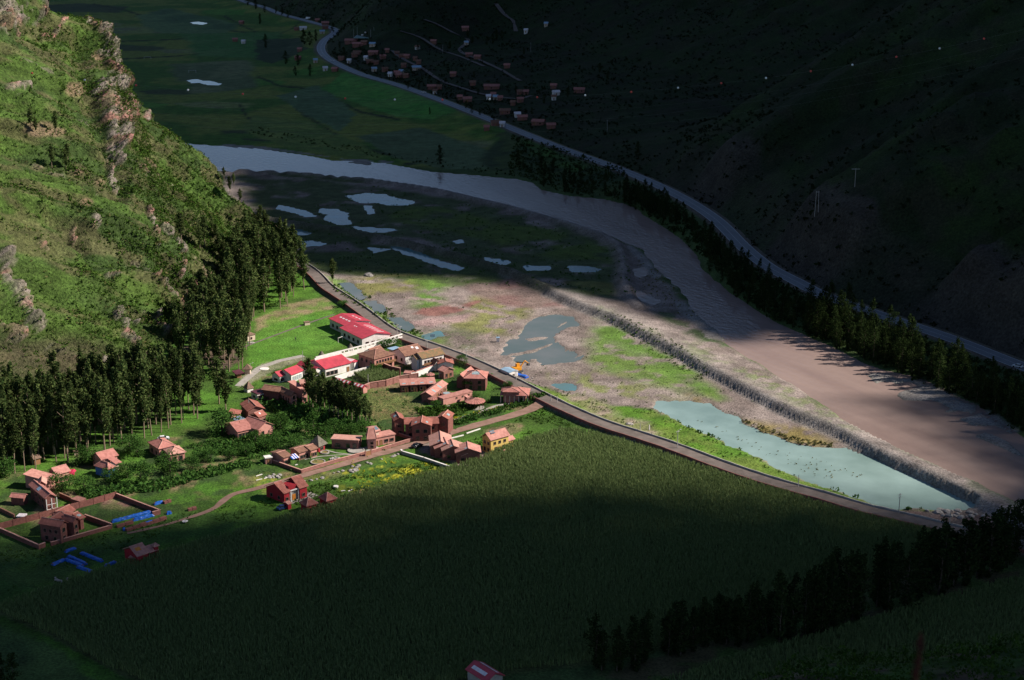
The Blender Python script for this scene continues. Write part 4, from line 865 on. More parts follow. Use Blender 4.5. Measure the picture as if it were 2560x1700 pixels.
# round garden trees: base px, height m
for i, (x, y, h, l, w) in enumerate([
 (556, 1086, 11, 'big round sunlit tree left of the pink villa', 1.35), (425, 1180, 9, 'large dark round tree in front of the twin-roofed pink house', 1.3), (352, 1208, 9, 'dark round tree between the blue-walled house and the brick wall', 1.3),
 (318, 1196, 7, 'smaller round tree left of the dark round one by the blue-walled house', 1.2), (279, 1208, 7, 'round tree at the lower lawn below the blue-walled house', 1.2), (211, 1232, 8, 'round tree standing on the lawn near the end of the brick wall', 1.1),
 (156, 1226, 7.5, 'dark round tree hard against the long house with the skylight', 1.35), (233, 1158, 8, 'dense tree pressed against the left end of the blue-walled house', 1.2), (205, 1160, 8, 'bushy tree between the tiled twin roofs and the blue-walled house', 1.1),
 (8, 1195, 9, 'tree at the left edge below the eucalyptus wood', 1.3), (325, 1132, 9, 'tree between the blue-walled house and the twin-roofed pink house', 1.1), (345, 1142, 7, 'shrubby tree left of the twin-roofed pink house', 1.2), (482, 1176, 6, 'round bush-like tree at the left end of the garden hedge', 1.3),
 (528, 1156, 6, 'pale round tree in the garden hedge', 1.2), (575, 1152, 5, 'low round tree in the middle of the garden hedge', 1.3), (615, 1140, 6, 'round tree near the white-roofed gate lodge', 1.2), (702, 1080, 9, 'upright tree right of the pink villa', .85), (783, 1084, 10, 'tall pale green tree on the shaded lawn behind the thatched hut', .9),
 (694, 1122, 8, 'narrow tree left of the thatched hut, above the gate lodge', .8), (664, 1130, 7, 'small grey-green tree beside the gate lodge', .9), (735, 1118, 6, 'low reddish-green tree behind the house with the blue awning', 1.3), (815, 1098, 6, 'rounded tree behind the long flat-roofed wing', 1.3), (835, 1080, 6, 'dark tree under the eucalyptus clump', 1.5),
 (870, 1088, 6, 'round tree behind the tower house', 1.5), (905, 1078, 5, 'small tree at the right of the eucalyptus clump', 1.3), (1170, 976, 5, 'small round tree in front of the big brick house', 1.2), (940, 930, 5, 'small tree in the corner of the walled maize plot', 1.3), (960, 870, 5, 'bushy tree behind the long white gallery wall', 1.6), (985, 868, 5, 'second bushy tree behind the long white gallery wall', 1.5),
 (1020, 905, 4.5, 'dark bush-like tree beside the mossy-roofed white house', 1.4), (1155, 915, 5, 'round tree by the embankment road above the big brick house', 1.2), (1092, 1022, 4, 'spiky low tree below the pink windowless wall', 1.4), (1060, 952, 3.5, 'dark little tree beside the brick kiosk', 1.3), (858, 768, 4, 'low tree between the red-roofed hall and the embankment road', 1.5), (1270, 972, 3.5, 'small tree beside the porch pavilion', 1.3), (500, 1150, 5, 'bush-like tree at the lower corner of the shaded garden field', 1.6), (640, 1110, 6, 'garden tree below the pink villa', 1.3), (1190, 996, 3, 'little tree between the porch pavilion and the round gazebo', 1.3)]):
    p = G(x, y); tree('garden_tree', 'broad', (p.x, p.y, float(gh(p.x, p.y)[0])-.2), h, l, None, w)
p = G(1036, 915); o = tree('blossoming_tree', 'broad', (p.x, p.y, .1), 5.5, 'mauve blossoming tree in the courtyard below the mossy-roofed house', None, 1.0)
cm = crown_data('crown', 'broad', 991); cm.materials.append(M['purple']); o.children[1].data = cm
# dark trees of the far side: px base, height
for i, (x, y, h) in enumerate([(665, 120, 16), (760, 118, 18), (775, 122, 16), (790, 112, 14), (745, 165, 12), (715, 160, 14), (775, 190, 12), (833, 88, 12), (705, 45, 12), (690, 40, 10), (720, 52, 10), (740, 190, 10), (1100, 410, 14), (925, 180, 7), (975, 200, 7), (1000, 215, 6), (1048, 235, 6), (1165, 282, 7), (1090, 245, 6), (1020, 232, 6), (895, 185, 6), (1075, 290, 6), (1200, 300, 6), (1180, 295, 6), (650, 60, 14), (640, 30, 14), (662, 38, 12), (1150, 275, 5), (1235, 318, 5), (620, 20, 14)]):
    p = G(x, y, 0); tree('distant_tree', 'eucb' if i % 3 else 'poplar', (p.x, p.y, float(gh(p.x, p.y)[0])-.3), h, 'small dark tree among the far fields on the river side of the highway', 'trees among the far fields', 1.5)
for i, (x, y, h) in enumerate([(1232, 105, 10), (1240, 98, 12), (1218, 110, 9), (1125, 118, 8), (1255, 92, 9), (1180, 108, 8), (1170, 92, 8), (1595, 385, 10), (940, 150, 8), (955, 146, 7), (860, 130, 7), (850, 118, 8), (900, 128, 7), (1045, 120, 7), (1310, 135, 7), (1110, 165, 6), (1030, 180, 6), (1290, 230, 7), (1360, 255, 8), (1420, 240, 9), (1330, 285, 6), (1195, 235, 6), (1000, 60, 7), (1500, 180, 9), (1520, 195, 8), (1185, 190, 6)]):
    p = snap(x, y); tree('distant_tree', 'eucb', (p.x, p.y, p.z-.3), h, 'small dark tree among the houses of the shaded village above the highway', 'trees of the shaded village', 1.6)

# ---------------------------------------------------------------- uncounted growth: bushes, maize, weeds
def bush_field(name, C, R, k, size, mt, label, seed=0, sq=.75):
    """k leaf faces per bush"""
    n = len(C); C2 = np.repeat(C, k, 0); R2 = np.repeat(R, k, 0)
    V, Fq = leaf_cloud(C2+np.array([0, 0, 1])*R2[:, None]*.45, np.column_stack([R2, R2, R2*sq]), np.repeat(size*R, k), seed)
    return tag(link(name, mesh_np(name, V, Fq), mt), label, kind='stuff')
r = np.random.default_rng(5)
vis = (HPX > -60) & (HPX < 720) & (HPY > -40) & (HPY < 1000) & (HPT[:, 2] > 0)
ids = np.where(vis)[0]; dens = fbm(HPT[ids, 1], HPT[ids, 2], 20, 91, 4)
w = np.clip((dens-.34)*4, .22, 1)+.5*(HPY[ids] > 780)*(1-.75*HRK[ids])*(1-.85*HBARE[ids]); keep = ids[r.random(len(ids)) < w*.75]
r.shuffle(keep); keep = keep[:36000]
R = .28+.95*r.random(len(keep))**2.4+.5*(fbm(HPT[keep, 1], HPT[keep, 2], 24, 93, 3) > .56)*r.random(len(keep))
C = HPT[keep]+r.normal(size=(len(keep), 3))*.3
a = r.random(len(keep)) < .85
bush_field('hillside_bushes', C[a], R[a], 8, .45, M['bush'], 'green scrub bushes dotted all over the sunlit hillside', 1)
bush_field('dry_bushes', C[~a], R[~a]*.8, 9, .4, M['bushdry'], 'dry olive and tan tufts on the sunlit hillside', 2)
vis = (MPX > 700) & (MPX < 2620) & (MPY > -40) & (MPY < 900); ids = np.where(vis)[0]
w = np.clip((fbm(MPT[ids, 0], MPT[ids, 1], 25, 95, 4)-.38)*5, .05, 1); keep = ids[r.random(len(ids)) < w*.5]; r.shuffle(keep); keep = keep[:7000]
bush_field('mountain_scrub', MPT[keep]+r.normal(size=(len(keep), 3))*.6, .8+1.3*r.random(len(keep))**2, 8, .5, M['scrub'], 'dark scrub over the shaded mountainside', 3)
def patch(poly, n, r0, r1, k, size, mt, name, label, seed, thr=None, z=None):
    P = WP(poly) if not isinstance(poly[0], np.ndarray) else poly
    rr = np.random.default_rng(seed); x0, x1, y0, y1 = bb(P, 0); x = rr.uniform(x0, x1, n*4); y = rr.uniform(y0, y1, n*4)
    m = poly_sd(x, y, P) > 0
    if thr is not None: m &= fbm(x, y, 7, seed, 4) > thr
    x, y = x[m][:n], y[m][:n]; zz_ = gh(x, y)+.02; m = zz_ > .0; x, y, zz_ = x[m], y[m], zz_[m]
    return bush_field(name, np.column_stack([x, y, zz_]), rr.uniform(r0, r1, len(x)), k, size, mt, label, seed)
patch([(620, 560), (940, 465), (1280, 530), (1560, 640), (1600, 760), (1300, 720), (900, 690), (760, 660)], 900, .25, .9, 8, .5, M['broad'], 'flood_plain_weeds', 'low weeds on the shaded flood plain', 31, .5)
patch([(840, 700), (1040, 690), (1300, 760), (1700, 870), (2100, 1080), (1800, 1050), (1500, 1000), (1280, 945), (1050, 850)], 800, .12, .5, 7, .5, M['bush'], 'gravel_bar_weeds', 'green weeds growing over the gravel', 32, .54)
patch([(1480, 780), (1640, 835), (1780, 940), (1750, 960), (1600, 860)], 260, .25, .7, 8, .5, M['bush'], 'levee_weeds', 'taller weeds along the shaded foot of the levee', 33)
patch([(850, 705), (930, 745), (1040, 820), (1070, 850), (1010, 845), (920, 790), (830, 730)], 400, .3, 1.0, 9, .5, M['bush'], 'ditch_reeds', 'reeds crowding the green ditch', 34)
patch([(1770, 1012), (1850, 1048), (2010, 1100), (2125, 1122), (2060, 1140), (1940, 1118), (1850, 1078), (1780, 1040)], 420, .3, .8, 9, .6, M['bushdry'], 'dry_reeds', 'straw coloured reeds standing in the lake shallows', 35)
for sd_ in (201,):
    w_ = WP([(1700, 1030), (1900, 1110), (2060, 1150), (2160, 1190), (2060, 1200), (1900, 1130), (1760, 1060)]); pts_ = scatter_poly(w_, 60, 1.5, 201); bush_field('lake_weeds', np.array([(x, y, -.15) for x, y in pts_]), rng.uniform(.15, .5, len(pts_)), 7, .5, M['bushdry'], 'small weed clumps poking out of the lake', 202)
patch([(1650, 1025), (1700, 1062), (1850, 1130), (1990, 1192), (2110, 1236), (2218, 1272), (2340, 1278), (2340, 1268), (2218, 1264), (2110, 1226), (1990, 1184), (1850, 1120), (1710, 1056)], 480, .4, 1.1, 10, .5, M['broad'], 'lakeside_bushes', 'dark green bushes lining the near shore of the lake', 36)
patch([(1560, 520), (1755, 650), (1900, 790), (2150, 900), (2440, 1010), (2560, 1100), (2560, 962), (2200, 828), (2000, 748), (1850, 672), (1690, 532), (1560, 472)], 1900, .7, 2.2, 12, .45, M['euc2'], 'bank_undergrowth', 'dark undergrowth between river and highway', 37)
patch([(1280, 350), (1400, 385), (1560, 440), (1560, 505), (1420, 485), (1340, 460), (1270, 430)], 600, .7, 1.9, 10, .45, M['euc2'], 'thicket', 'dark thicket on the outside of the river bend', 38)
patch([(1600, 635), (1650, 680), (1760, 800), (1700, 790), (1620, 740), (1590, 680)], 130, .2, .7, 8, .5, M['bushdry'], 'river_island_brush', 'dark brush and driftwood on the river island', 39)
patch([(500, 1130), (640, 1150), (740, 1100), (940, 1080), (960, 1068), (850, 1070), (700, 1040), (640, 1060), (560, 1100)], 620, .5, 1.7, 12, .4, M['broad'], 'garden_shrubs', 'dark garden shrubbery under the trees', 40)
patch([(180, 1230), (300, 1215), (420, 1200), (500, 1180), (620, 1155), (640, 1165), (520, 1195), (400, 1228), (220, 1250)], 420, .7, 1.7, 12, .4, M['broad'], 'hedge', 'thick dark hedge below the twin-roofed pink house', 41)
patch([(460, 1120), (560, 1095), (600, 1120), (540, 1140)], 300, .5, 1.0, 9, .4, M['broad'], 'shaded_crop', 'low dark crop rows in the shaded garden field', 42)
patch([(640, 1000), (850, 1000), (930, 1060), (900, 1075), (700, 1045)], 420, .6, 1.9, 12, .4, M['broad'], 'understory', 'dark understory below the eucalyptus clump', 43)
patch([(1040, 1025), (1180, 1010), (1240, 1000), (1130, 1048), (1060, 1062)], 380, .3, 1.2, 10, .45, M['bush'], 'garden_beds', 'lush green beds in front of the pink windowless wall', 44)
patch([(1130, 1052), (1360, 990), (1366, 1000), (1140, 1066)], 330, .5, 1.2, 10, .45, M['broad'], 'roadside_hedge', 'clipped hedge along the dirt lane', 45)
patch([(1085, 1150), (870, 1190), (760, 1220), (640, 1260), (740, 1290), (900, 1235), (1150, 1162)], 900, .15, .55, 7, .6, M['bush'], 'meadow_weeds', 'rank green weeds in the meadow above the maize', 46, .45)
patch([(870, 1150), (1130, 1160), (1000, 1225), (900, 1230)], 170, .2, .5, 8, .5, M['flowers'], 'yellow_wildflowers', 'drifts of yellow wildflowers in the meadow', 47, .52)
patch([(1120, 1050), (1280, 1010), (1284, 1014), (1124, 1056)], 130, .35, .6, 9, .5, M['flowers'], 'yellow_flower_border', 'two yellow flower borders along the garden path', 48)
patch([(1160, 1108), (1360, 1020), (1440, 1068), (1290, 1090), (1180, 1130)], 500, .15, .6, 8, .5, M['bush'], 'rough_grass', 'rough grass tufts round the yellow house', 49, .45)
patch([(0, 1370), (400, 1300), (640, 1250), (640, 1290), (250, 1400), (0, 1490)], 900, .12, .45, 6, .6, M['bush'], 'pasture_tufts', 'tufts in the dim pasture below the brick wall', 50, .5)
patch([(1290, 955), (1640, 1025), (1990, 1195), (1700, 1115), (1400, 1005)], 800, .12, .5, 6, .6, M['bush'], 'strip_tufts', 'bright tufts on the green strip beside the lake', 51, .45)
patch([(600, 600), (700, 640), (765, 700), (725, 750), (630, 800), (560, 960), (440, 950), (450, 860), (560, 760)], 700, .4, 1.6, 10, .4, M['bush'], 'wood_edge_scrub', 'green scrub along the foot of the eucalyptus wood', 52, .45)
patch([(600, 330), (1000, 405), (1290, 445), (1290, 425), (1000, 392), (640, 318)], 260, .5, 1.4, 8, .5, M['euc2'], 'far_bank_brush', 'dark brush on the far bank of the river', 53)

patch([(600, 970), (800, 940), (1000, 900), (1095, 900), (1280, 962), (1360, 1008), (1000, 1120), (640, 1225), (560, 1100)], 420, .25, .9, 9, .45, M['broad'], 'village_shrubs', 'small garden shrubs between the houses', 54)
patch([(1000, 700), (1300, 770), (1700, 880), (1700, 1000), (1280, 940), (1060, 850)], 700, .05, .14, 3, 1.0, M['stonebit'], 'gravel_stones', 'loose stones strewn over the gravel flat', 55)
def maize(name, P, n, h, label, seed, k=5, wz=0.0):
    rr = np.random.default_rng(seed); P = np.array(P); x0, x1, y0, y1 = bb(P, 0)
    x0, x1, y0 = max(x0, -180), min(x1, 210), max(y0, 340)
    m0 = int(n*2.4); x = rr.uniform(x0, x1, m0); y = rr.uniform(y0, y1, m0)
    fr = (np.abs(x) < .345*y+6) ; x, y = x[fr], y[fr]
    m = poly_sd(x, y, P)+(fbm(x, y, 4, 9, 2)-.5)*1.5 > 0; x, y = x[m][:n], y[m][:n]
    z = np.full(len(x), .1); hh = h*(.88+.24*rr.random(len(x)))*(.92+.2*fbm(x, y, 12, 17, 3))
    V = []; 
    for j in range(k):
        a = rr.random(len(x))*6.283; lean = rr.uniform(.08, .45, len(x)); zb = z+hh*rr.uniform(.35, .75, len(x)); wd = rr.uniform(.07, .14, len(x))
        dx, dy = np.cos(a), np.sin(a); tip = hh*rr.uniform(.75, 1.12, len(x))
        p0 = np.stack([x-dy*wd, y+dx*wd, zb], 1); p1 = np.stack([x+dy*wd, y-dx*wd, zb], 1); p2 = np.stack([x+dx*lean, y+dy*lean, z+np.maximum(tip, zb-z+.25*h)], 1)
        V.append(np.stack([p0, p1, p2], 1))
    V = np.concatenate(V).reshape(-1, 3)
    o = link(name, mesh_np(name, V, np.arange(len(V)).reshape(-1, 3)), M['maize']); tag(o, label, kind='stuff')
    return o
maize('maize_field', wM[0], 150000, 2.5, 'great dense field of tall maize filling the foreground', 61, 4)
maize('near_maize_field', wM[1], 26000, 2.5, 'second field of maize below the dark poplars', 62)
maize('walled_maize_plot', wM[2], 1100, 2.4, 'small plot of bright maize inside white and brick walls', 63, 7)
maize('seedling_plot', WP([(925, 982), (965, 977), (1060, 1013), (1045, 1022), (940, 1054), (924, 1023)]), 2200, .35, 'low green seedlings in the brown ploughed plot', 64, 3)
# stones
def stones(name, poly, n, r0, r1, label, seed, group=None, mt='stone'):
    pts = scatter_poly(WP(poly), n, r1*1.1, seed); rr = np.random.default_rng(seed)
    base = bpy.data.meshes.get('stone_shape')
    if base is None:
        import bmesh
        bm = bmesh.new(); bmesh.ops.create_icosphere(bm, subdivisions=2, radius=1)
        for v in bm.verts: v.co *= 1+.45*(float(fbm(v.co.x+v.co.z*2, v.co.y*1.3+v.co.z, 1.0, 5, 2))-.5)*2; v.co.z *= .7
        base = bpy.data.meshes.new('stone_shape'); bm.to_mesh(base); bm.free(); base.materials.append(M['stone'])
    for x, y in pts:
        o = link(name, base, None, None, (x, y, float(gh(x, y)[0])+.1)); q = rr.uniform(r0, r1)
        o.scale = (q*rr.uniform(.8, 1.4), q, q*rr.uniform(.6, 1)); o.rotation_euler = (0, 0, rr.uniform(0, 6)); tag(o, label, 'stone', group)
stones('boulder', [(760, 1200), (800, 1189), (900, 1160), (1000, 1134), (1004, 1140), (900, 1168), (800, 1198), (762, 1208)], 15, .4, .8, 'pale boulder lying on the lower verge of the dirt lane', 3, 'boulders along the dirt lane')
stones('boulder', [(873, 1180), (892, 1170), (897, 1176), (880, 1185)], 6, .5, .9, 'pale boulder in the heap among the meadow weeds', 4, 'boulder heap in the meadow')
stones('rubble', [(664, 1192), (700, 1186), (706, 1196), (668, 1200)], 9, .4, .9, 'whitish rubble piece heaped left of the dirt lane near the brick corner', 5, 'rubble heap by the lane')
stones('rubble', [(136, 1446), (172, 1444), (170, 1456), (140, 1458)], 7, .3, .6, 'pinkish rubble piece in the dark pasture below the blue tarpaulins', 6, 'rubble in the dark pasture')
stones('boulder', [(2300, 1270), (2330, 1262), (2450, 1280), (2470, 1300), (2330, 1292)], 22, .5, 1.3, 'dark boulder of the rock heap at the near end of the lake', 7, 'rock heap at the lake end')
stones('boulder', [(1255, 912), (1330, 940), (1340, 952), (1300, 950), (1250, 925)], 10, .4, .8, 'boulder beside the parked excavator and the blue shed', 8, 'boulders beside the excavator')
stones('mud_heap', [(900, 690), (920, 686), (930, 692), (905, 698)], 2, 1.2, 2.0, 'earth heap at the shadow edge above the red soil', 9, 'earth heaps')
P = G(1574, 1062); stone_mesh = bpy.data.meshes['stone_shape']
o = link('gravel_heap', stone_mesh, None, None, (P.x, P.y, .2)); o.scale = (1.6, 1.1, .8); tag(o, 'dark grey gravel heap on the green strip beside the embankment road', 'gravel heap')

# ---------------------------------------------------------------- buildings
def frame3(N, R, L, h, d=None, w=None):
    n, r_, l = G(*N, h), G(*R, h), G(*L, h)
    e1 = (r_-n); W_ = w or e1.length; e1.normalize(); e2 = Vector((-e1.y, e1.x, 0)); D_ = d or abs((l-n).dot(e2))
    return n, e1, e2, W_, max(D_, 1.5)
def start(name, label, cat, at, z=0.0, group=None):
    p = G(at[0], at[1], z); return thing(name, label, cat, (p.x, p.y, z), 0, group)
def block(root, N, R, L, h, roof='gable', ax='a', rise=1.5, wall='brick', tile='tile', ov=.45, d=None, w=None, wins=(), z0=-.3, base=0.0, frame='frame', glass='glass', ridge=True, sky=(), bands=None, pt=None):
    """N,R,L: image points of the nearest, right and left corners of the eaves at height h"""
    n, e1, e2, W_, D_ = (pt if pt else frame3(N, R, L, h, d, w))
    o = root.location; n = Vector((n.x, n.y, 0))
    if tile == 'tile': tile = ('tile', 'tile_rust', 'tile_rose')[int(abs(o.x*7.3+o.y*3.1)) % 3]
    def q(u, v, z): p = n+e1*u+e2*v; return (p.x-o.x, p.y-o.y, z-o.z)
    zb = base; h = h+zb if zb else h
    a0, a1, b0, b1 = ov, W_-ov, ov, D_-ov
    mb = MB()
    if roof == 'gable' and ax == 'a':
        mid = D_/2; hr = h+rise*(1-ov/mid)-.08; he = h
        vs = [q(a0, b0, zb+z0), q(a0, b1, zb+z0), q(a0, b1, he), q(a0, mid, hr+.0), q(a0, b0, he)]; vs += [q(a1, b0, zb+z0), q(a1, b1, zb+z0), q(a1, b1, he), q(a1, mid, hr), q(a1, b0, he)]
        mb.add(vs, [(0, 1, 2, 3, 4), (9, 8, 7, 6, 5), (0, 4, 9, 5), (1, 6, 7, 2), (2, 7, 8, 3), (3, 8, 9, 4)])
    elif roof == 'gable':
        mid = W_/2; hr = h+rise*(1-ov/mid)-.08
        vs = [q(a0, b0, zb+z0), q(a1, b0, zb+z0), q(a1, b0, h), q(mid, b0, hr), q(a0, b0, h)]; vs += [q(a0, b1, zb+z0), q(a1, b1, zb+z0), q(a1, b1, h), q(mid, b1, hr), q(a0, b1, h)]
        mb.add(vs, [(0, 1, 2, 3, 4), (9, 8, 7, 6, 5), (0, 4, 9, 5), (1, 6, 7, 2), (2, 7, 8, 3), (3, 8, 9, 4)])
    else:
        vs = [q(a0, b0, zb+z0), q(a1, b0, zb+z0), q(a1, b1, zb+z0), q(a0, b1, zb+z0), q(a0, b0, h), q(a1, b0, h), q(a1, b1, h), q(a0, b1, h)]
        if roof == 'shed': vs[6] = q(a1, b1, h+rise*.9); vs[7] = q(a0, b1, h+rise*.9)
        mb.add(vs, [(3, 2, 1, 0), (4, 5, 6, 7), (0, 1, 5, 4), (1, 2, 6, 5), (2, 3, 7, 6), (3, 0, 4, 7)])
    mb.build('wall', M[wall], root)
    # roof as a slab with thickness
    th = .18; top = []; fc = []
    hh = h+.02
    if roof == 'gable' and ax == 'a': top = [q(0, 0, hh), q(W_, 0, hh), q(W_, D_/2, hh+rise), q(0, D_/2, hh+rise), q(W_, D_, hh), q(0, D_, hh)]; fc = [(0, 1, 2, 3), (3, 2, 4, 5)]
    elif roof == 'gable': top = [q(0, 0, hh), q(W_/2, 0, hh+rise), q(W_/2, D_, hh+rise), q(0, D_, hh), q(W_, 0, hh), q(W_, D_, hh)]; fc = [(0, 1, 2, 3), (1, 4, 5, 2)]
    elif roof == 'shed': top = [q(0, 0, hh), q(W_, 0, hh), q(W_, D_, hh+rise), q(0, D_, hh+rise)]; fc = [(0, 1, 2, 3)]
    elif roof == 'flat': top = [q(0, 0, hh), q(W_, 0, hh), q(W_, D_, hh), q(0, D_, hh)]; fc = [(0, 1, 2, 3)]; th = .3
    elif roof == 'hip':
        k = min(W_, D_)/2
        if W_ >= D_: r0, r1 = q(k, D_/2, hh+rise), q(max(W_-k, k+.01), D_/2, hh+rise); top = [q(0, 0, hh), q(W_, 0, hh), q(W_, D_, hh), q(0, D_, hh), r0, r1]; fc = [(0, 1, 5, 4), (1, 2, 5), (2, 3, 4, 5), (3, 0, 4)]
        else: r0, r1 = q(W_/2, k, hh+rise), q(W_/2, D_-k, hh+rise); top = [q(0, 0, hh), q(W_, 0, hh), q(W_, D_, hh), q(0, D_, hh), r0, r1]; fc = [(0, 1, 4), (1, 2, 5, 4), (2, 3, 5), (3, 0, 4, 5)]
    elif roof == 'pyramid': top = [q(0, 0, hh), q(W_, 0, hh), q(W_, D_, hh), q(0, D_, hh), q(W_/2, D_/2, hh+rise)]; fc = [(0, 1, 4), (1, 2, 4), (2, 3, 4), (3, 0, 4)]
    elif roof == 'tower': top = [q(0, 0, hh), q(W_, 0, hh), q(W_, D_, hh), q(0, D_, hh)]+[q(W_*.25, D_*.55, hh+rise), q(W_*.8, D_*.55, hh+rise), q(W_*.8, D_*.85, hh+rise), q(W_*.25, D_*.85, hh+rise)]; fc = [(0, 1, 5, 4), (1, 2, 6, 5), (2, 3, 7, 6), (3, 0, 4, 7), (4, 5, 6, 7)]
    if top:
        rb = MB(); nt_ = len(top); low = [(x, y, z_-th) for x, y, z_ in top]
        from collections import Counter
        ec = Counter(); 
        for f in fc:
            for i in range(len(f)): ec[tuple(sorted((f[i], f[(i+1) % len(f)])))] += 1
        fs = list(fc)+[tuple(i+nt_ for i in f[::-1]) for f in fc]
        for f in fc:
            for i in range(len(f)):
                a, b = f[i], f[(i+1) % len(f)]
                if ec[tuple(sorted((a, b)))] == 1: fs.append((b, a, a+nt_, b+nt_))
        rb.add([(x, y, z_+th) for x, y, z_ in top]+[(x, y, z_+.0) for x, y, z_ in top], fs)
        ro = rb.build('roof', M[tile], root)
        if ridge and roof in ('gable', 'hip', 'pyramid', 'tower') and tile.startswith('tile'):
            rm = MB()
            up = Vector((0, 0, th+.03))
            if roof == 'gable':
                i, j = (3, 2) if ax == 'a' else (1, 2); rm.tube(Vector(top[i])+up, Vector(top[j])+up, .14, .14, 5)
            elif roof == 'hip':
                prs = ((0, 4), (3, 4), (1, 5), (2, 5), (4, 5)) if W_ >= D_ else ((0, 4), (1, 4), (2, 5), (3, 5), (4, 5))
                for i, j in prs: rm.tube(Vector(top[i])+up, Vector(top[j])+up, .13, .13, 5)
            elif roof == 'pyramid':
                for i in range(4): rm.tube(Vector(top[i])+up, Vector(top[4])+up, .12, .12, 5)
            else:
                for i in range(4): rm.tube(Vector(top[i])+up, Vector(top[4+i])+up, .12, .12, 5)
            rm.build('ridge_tiles', M['tile_pale'], ro)
    # windows: (wall, count, sill height, width, height[, lo, hi])
    for wd in wins:
        side, cnt, zs, ww, wh = wd[:5]; lo, hi = (wd[5], wd[6]) if len(wd) > 5 else (.08, .92)
        nm = 'door' if zs <= .05 else 'window'
        Ls = W_-2*ov if side in 'fb' else D_-2*ov
        for i in range(cnt):
            f = lo+(hi-lo)*(i+.5)/cnt; u = ov+Ls*f
            if side == 'f': c = n+e1*u+e2*ov; axd = e1; out = -e2
            elif side == 'b': c = n+e1*u+e2*(D_-ov); axd = e1; out = e2
            elif side == 'r': c = n+e1*(W_-ov)+e2*u; axd = e2; out = e1
            else: c = n+e1*ov+e2*u; axd = e2; out = -e1
            c = Vector((c.x-o.x, c.y-o.y, zb+zs-o.z))
            fb = MB()
            for s_ in (-1, 1): fb.box(c+axd*(s_*(ww/2+.05))+out*.04, .10, .16, wh+.1, (axd.x, axd.y))
            fb.box(c+out*.06-Vector((0, 0, .1)), ww+.24, .2, .1, (axd.x, axd.y)); fb.box(c+out*.04+Vector((0, 0, wh)), ww, .16, .10, (axd.x, axd.y))
            fo = fb.build(nm, M[frame if nm == 'window' else 'wood'], root)
            pb = MB(); pb.box(c+out*.0, ww, .06, wh, (axd.x, axd.y)); pb.build('pane' if nm == 'window' else 'door_leaf', M[glass if nm == 'window' else 'wood'], fo)
    # roof lights: (u fraction, v fraction, width, length)
    for s_ in sky:
        u, v, sw, slen = s_[:4]; mt = s_[4] if len(s_) > 4 else 'skylight'
        def zr(u_, v_):
            if roof == 'gable' and ax == 'a': return hh+th+rise*(1-abs(v_*2-1))
            if roof == 'gable': return hh+th+rise*(1-abs(u_*2-1))
            if roof == 'shed': return hh+th+rise*v_
            if roof == 'hip': return hh+th+rise*min(1, v_*2, (1-v_)*2)
            return hh+th
        sb = MB(); du, dv = sw/W_/2, slen/D_/2
        cs = [(u-du, v-dv), (u+du, v-dv), (u+du, v+dv), (u-du, v+dv)]
        vs = [q(a*W_, b*D_, zr(a, b)+.03-.1) for a, b in cs]+[q(a*W_, b*D_, zr(a, b)+.05) for a, b in cs]
        sb.add(vs, [(3, 2, 1, 0), (4, 5, 6, 7), (0, 1, 5, 4), (1, 2, 6, 5), (2, 3, 7, 6), (3, 0, 4, 7)])
        sb.build('skylight', M[mt], root)
    return n, e1, e2, W_, D_
def Z(off, s, *p): return [(off[0]+x/s, off[1]+y/s) for x, y in p]
ZA, ZB, ZC, ZD, ZE, ZF_, ZG = ((590, 840), 7.378), ((880, 840), 7.378), ((660, 1040), 7.378), ((980, 1000), 7.378), ((560, 960), 11.2), ((0, 1060), 7.378), ((0, 1240), 5.621)
ZH = ((640, 1180), 9.8)
def za(zm, *p): return Z(zm[0], zm[1], *p)
def post(root, x, y, h, r_=.12, m='white', name='post'):
    p = G(x, y, 0); o = root.location; mb = MB(); mb.box((p.x-o.x, p.y-o.y, -.1), r_*2, r_*2, h+.1); mb.build(name, M[m], root)

# the long red-roofed hall at the head of the pitch
b = start('hall', 'long red-roofed hall with two gables and pale roof lights beyond the football pitch', 'hall', (870, 830))
block(b, (861, 815.4), (928, 803.5), (840.6, 793), 4.2, 'gable', 'b', 1.3, 'white', 'redsheet', wins=(('l', 3, 1.2, 1.4, 1.2),), sky=[(.30, .2+.17*i, .8, 1.5, 'whitesheet') for i in range(4)]+[(.72, .25+.2*i, .8, 1.6, 'whitesheet') for i in range(3)])
block(b, (904, 848), (978, 835), (866, 817), 4.0, 'gable', 'b', 1.5, 'white', 'redsheet', wins=(('l', 4, 1.2, 1.5, 1.2), ('f', 4, 1.0, 1.3, 1.2)), sky=[(.74, .15+.115*i, 3.4, .55, 'whitesheet') for i in range(6)]+[(.36, .7+.08*i, .6, .6, 'whitesheet') for i in range(2)])
# dining pavilion with three red roofs
b = start('pavilion', 'white dining pavilion with three stepped red roofs at the corner of the pitch', 'building', (730, 940))
block(b, *za(ZA, (800, 760), (920, 725), (590, 720)), 2.7, 'gable', 'a', 1.5, 'white', 'redsheet', wins=(('f', 1, .5, 2.0, 1.5), ('l', 1, .6, 2.4, 1.0)), frame='white')
block(b, *za(ZA, (1020, 730), (1255, 640), (820, 650)), 3.3, 'gable', 'a', 1.7, 'white', 'redsheet', wins=(('f', 5, .6, .75, 1.8),), frame='white', glass='skylight')
block(b, *za(ZA, (1440, 650), (1590, 612), (1020, 552)), 3.5, 'gable', 'b', 1.2, 'white', 'redsheet', wins=(('f', 1, 1.6, .8, .7),))
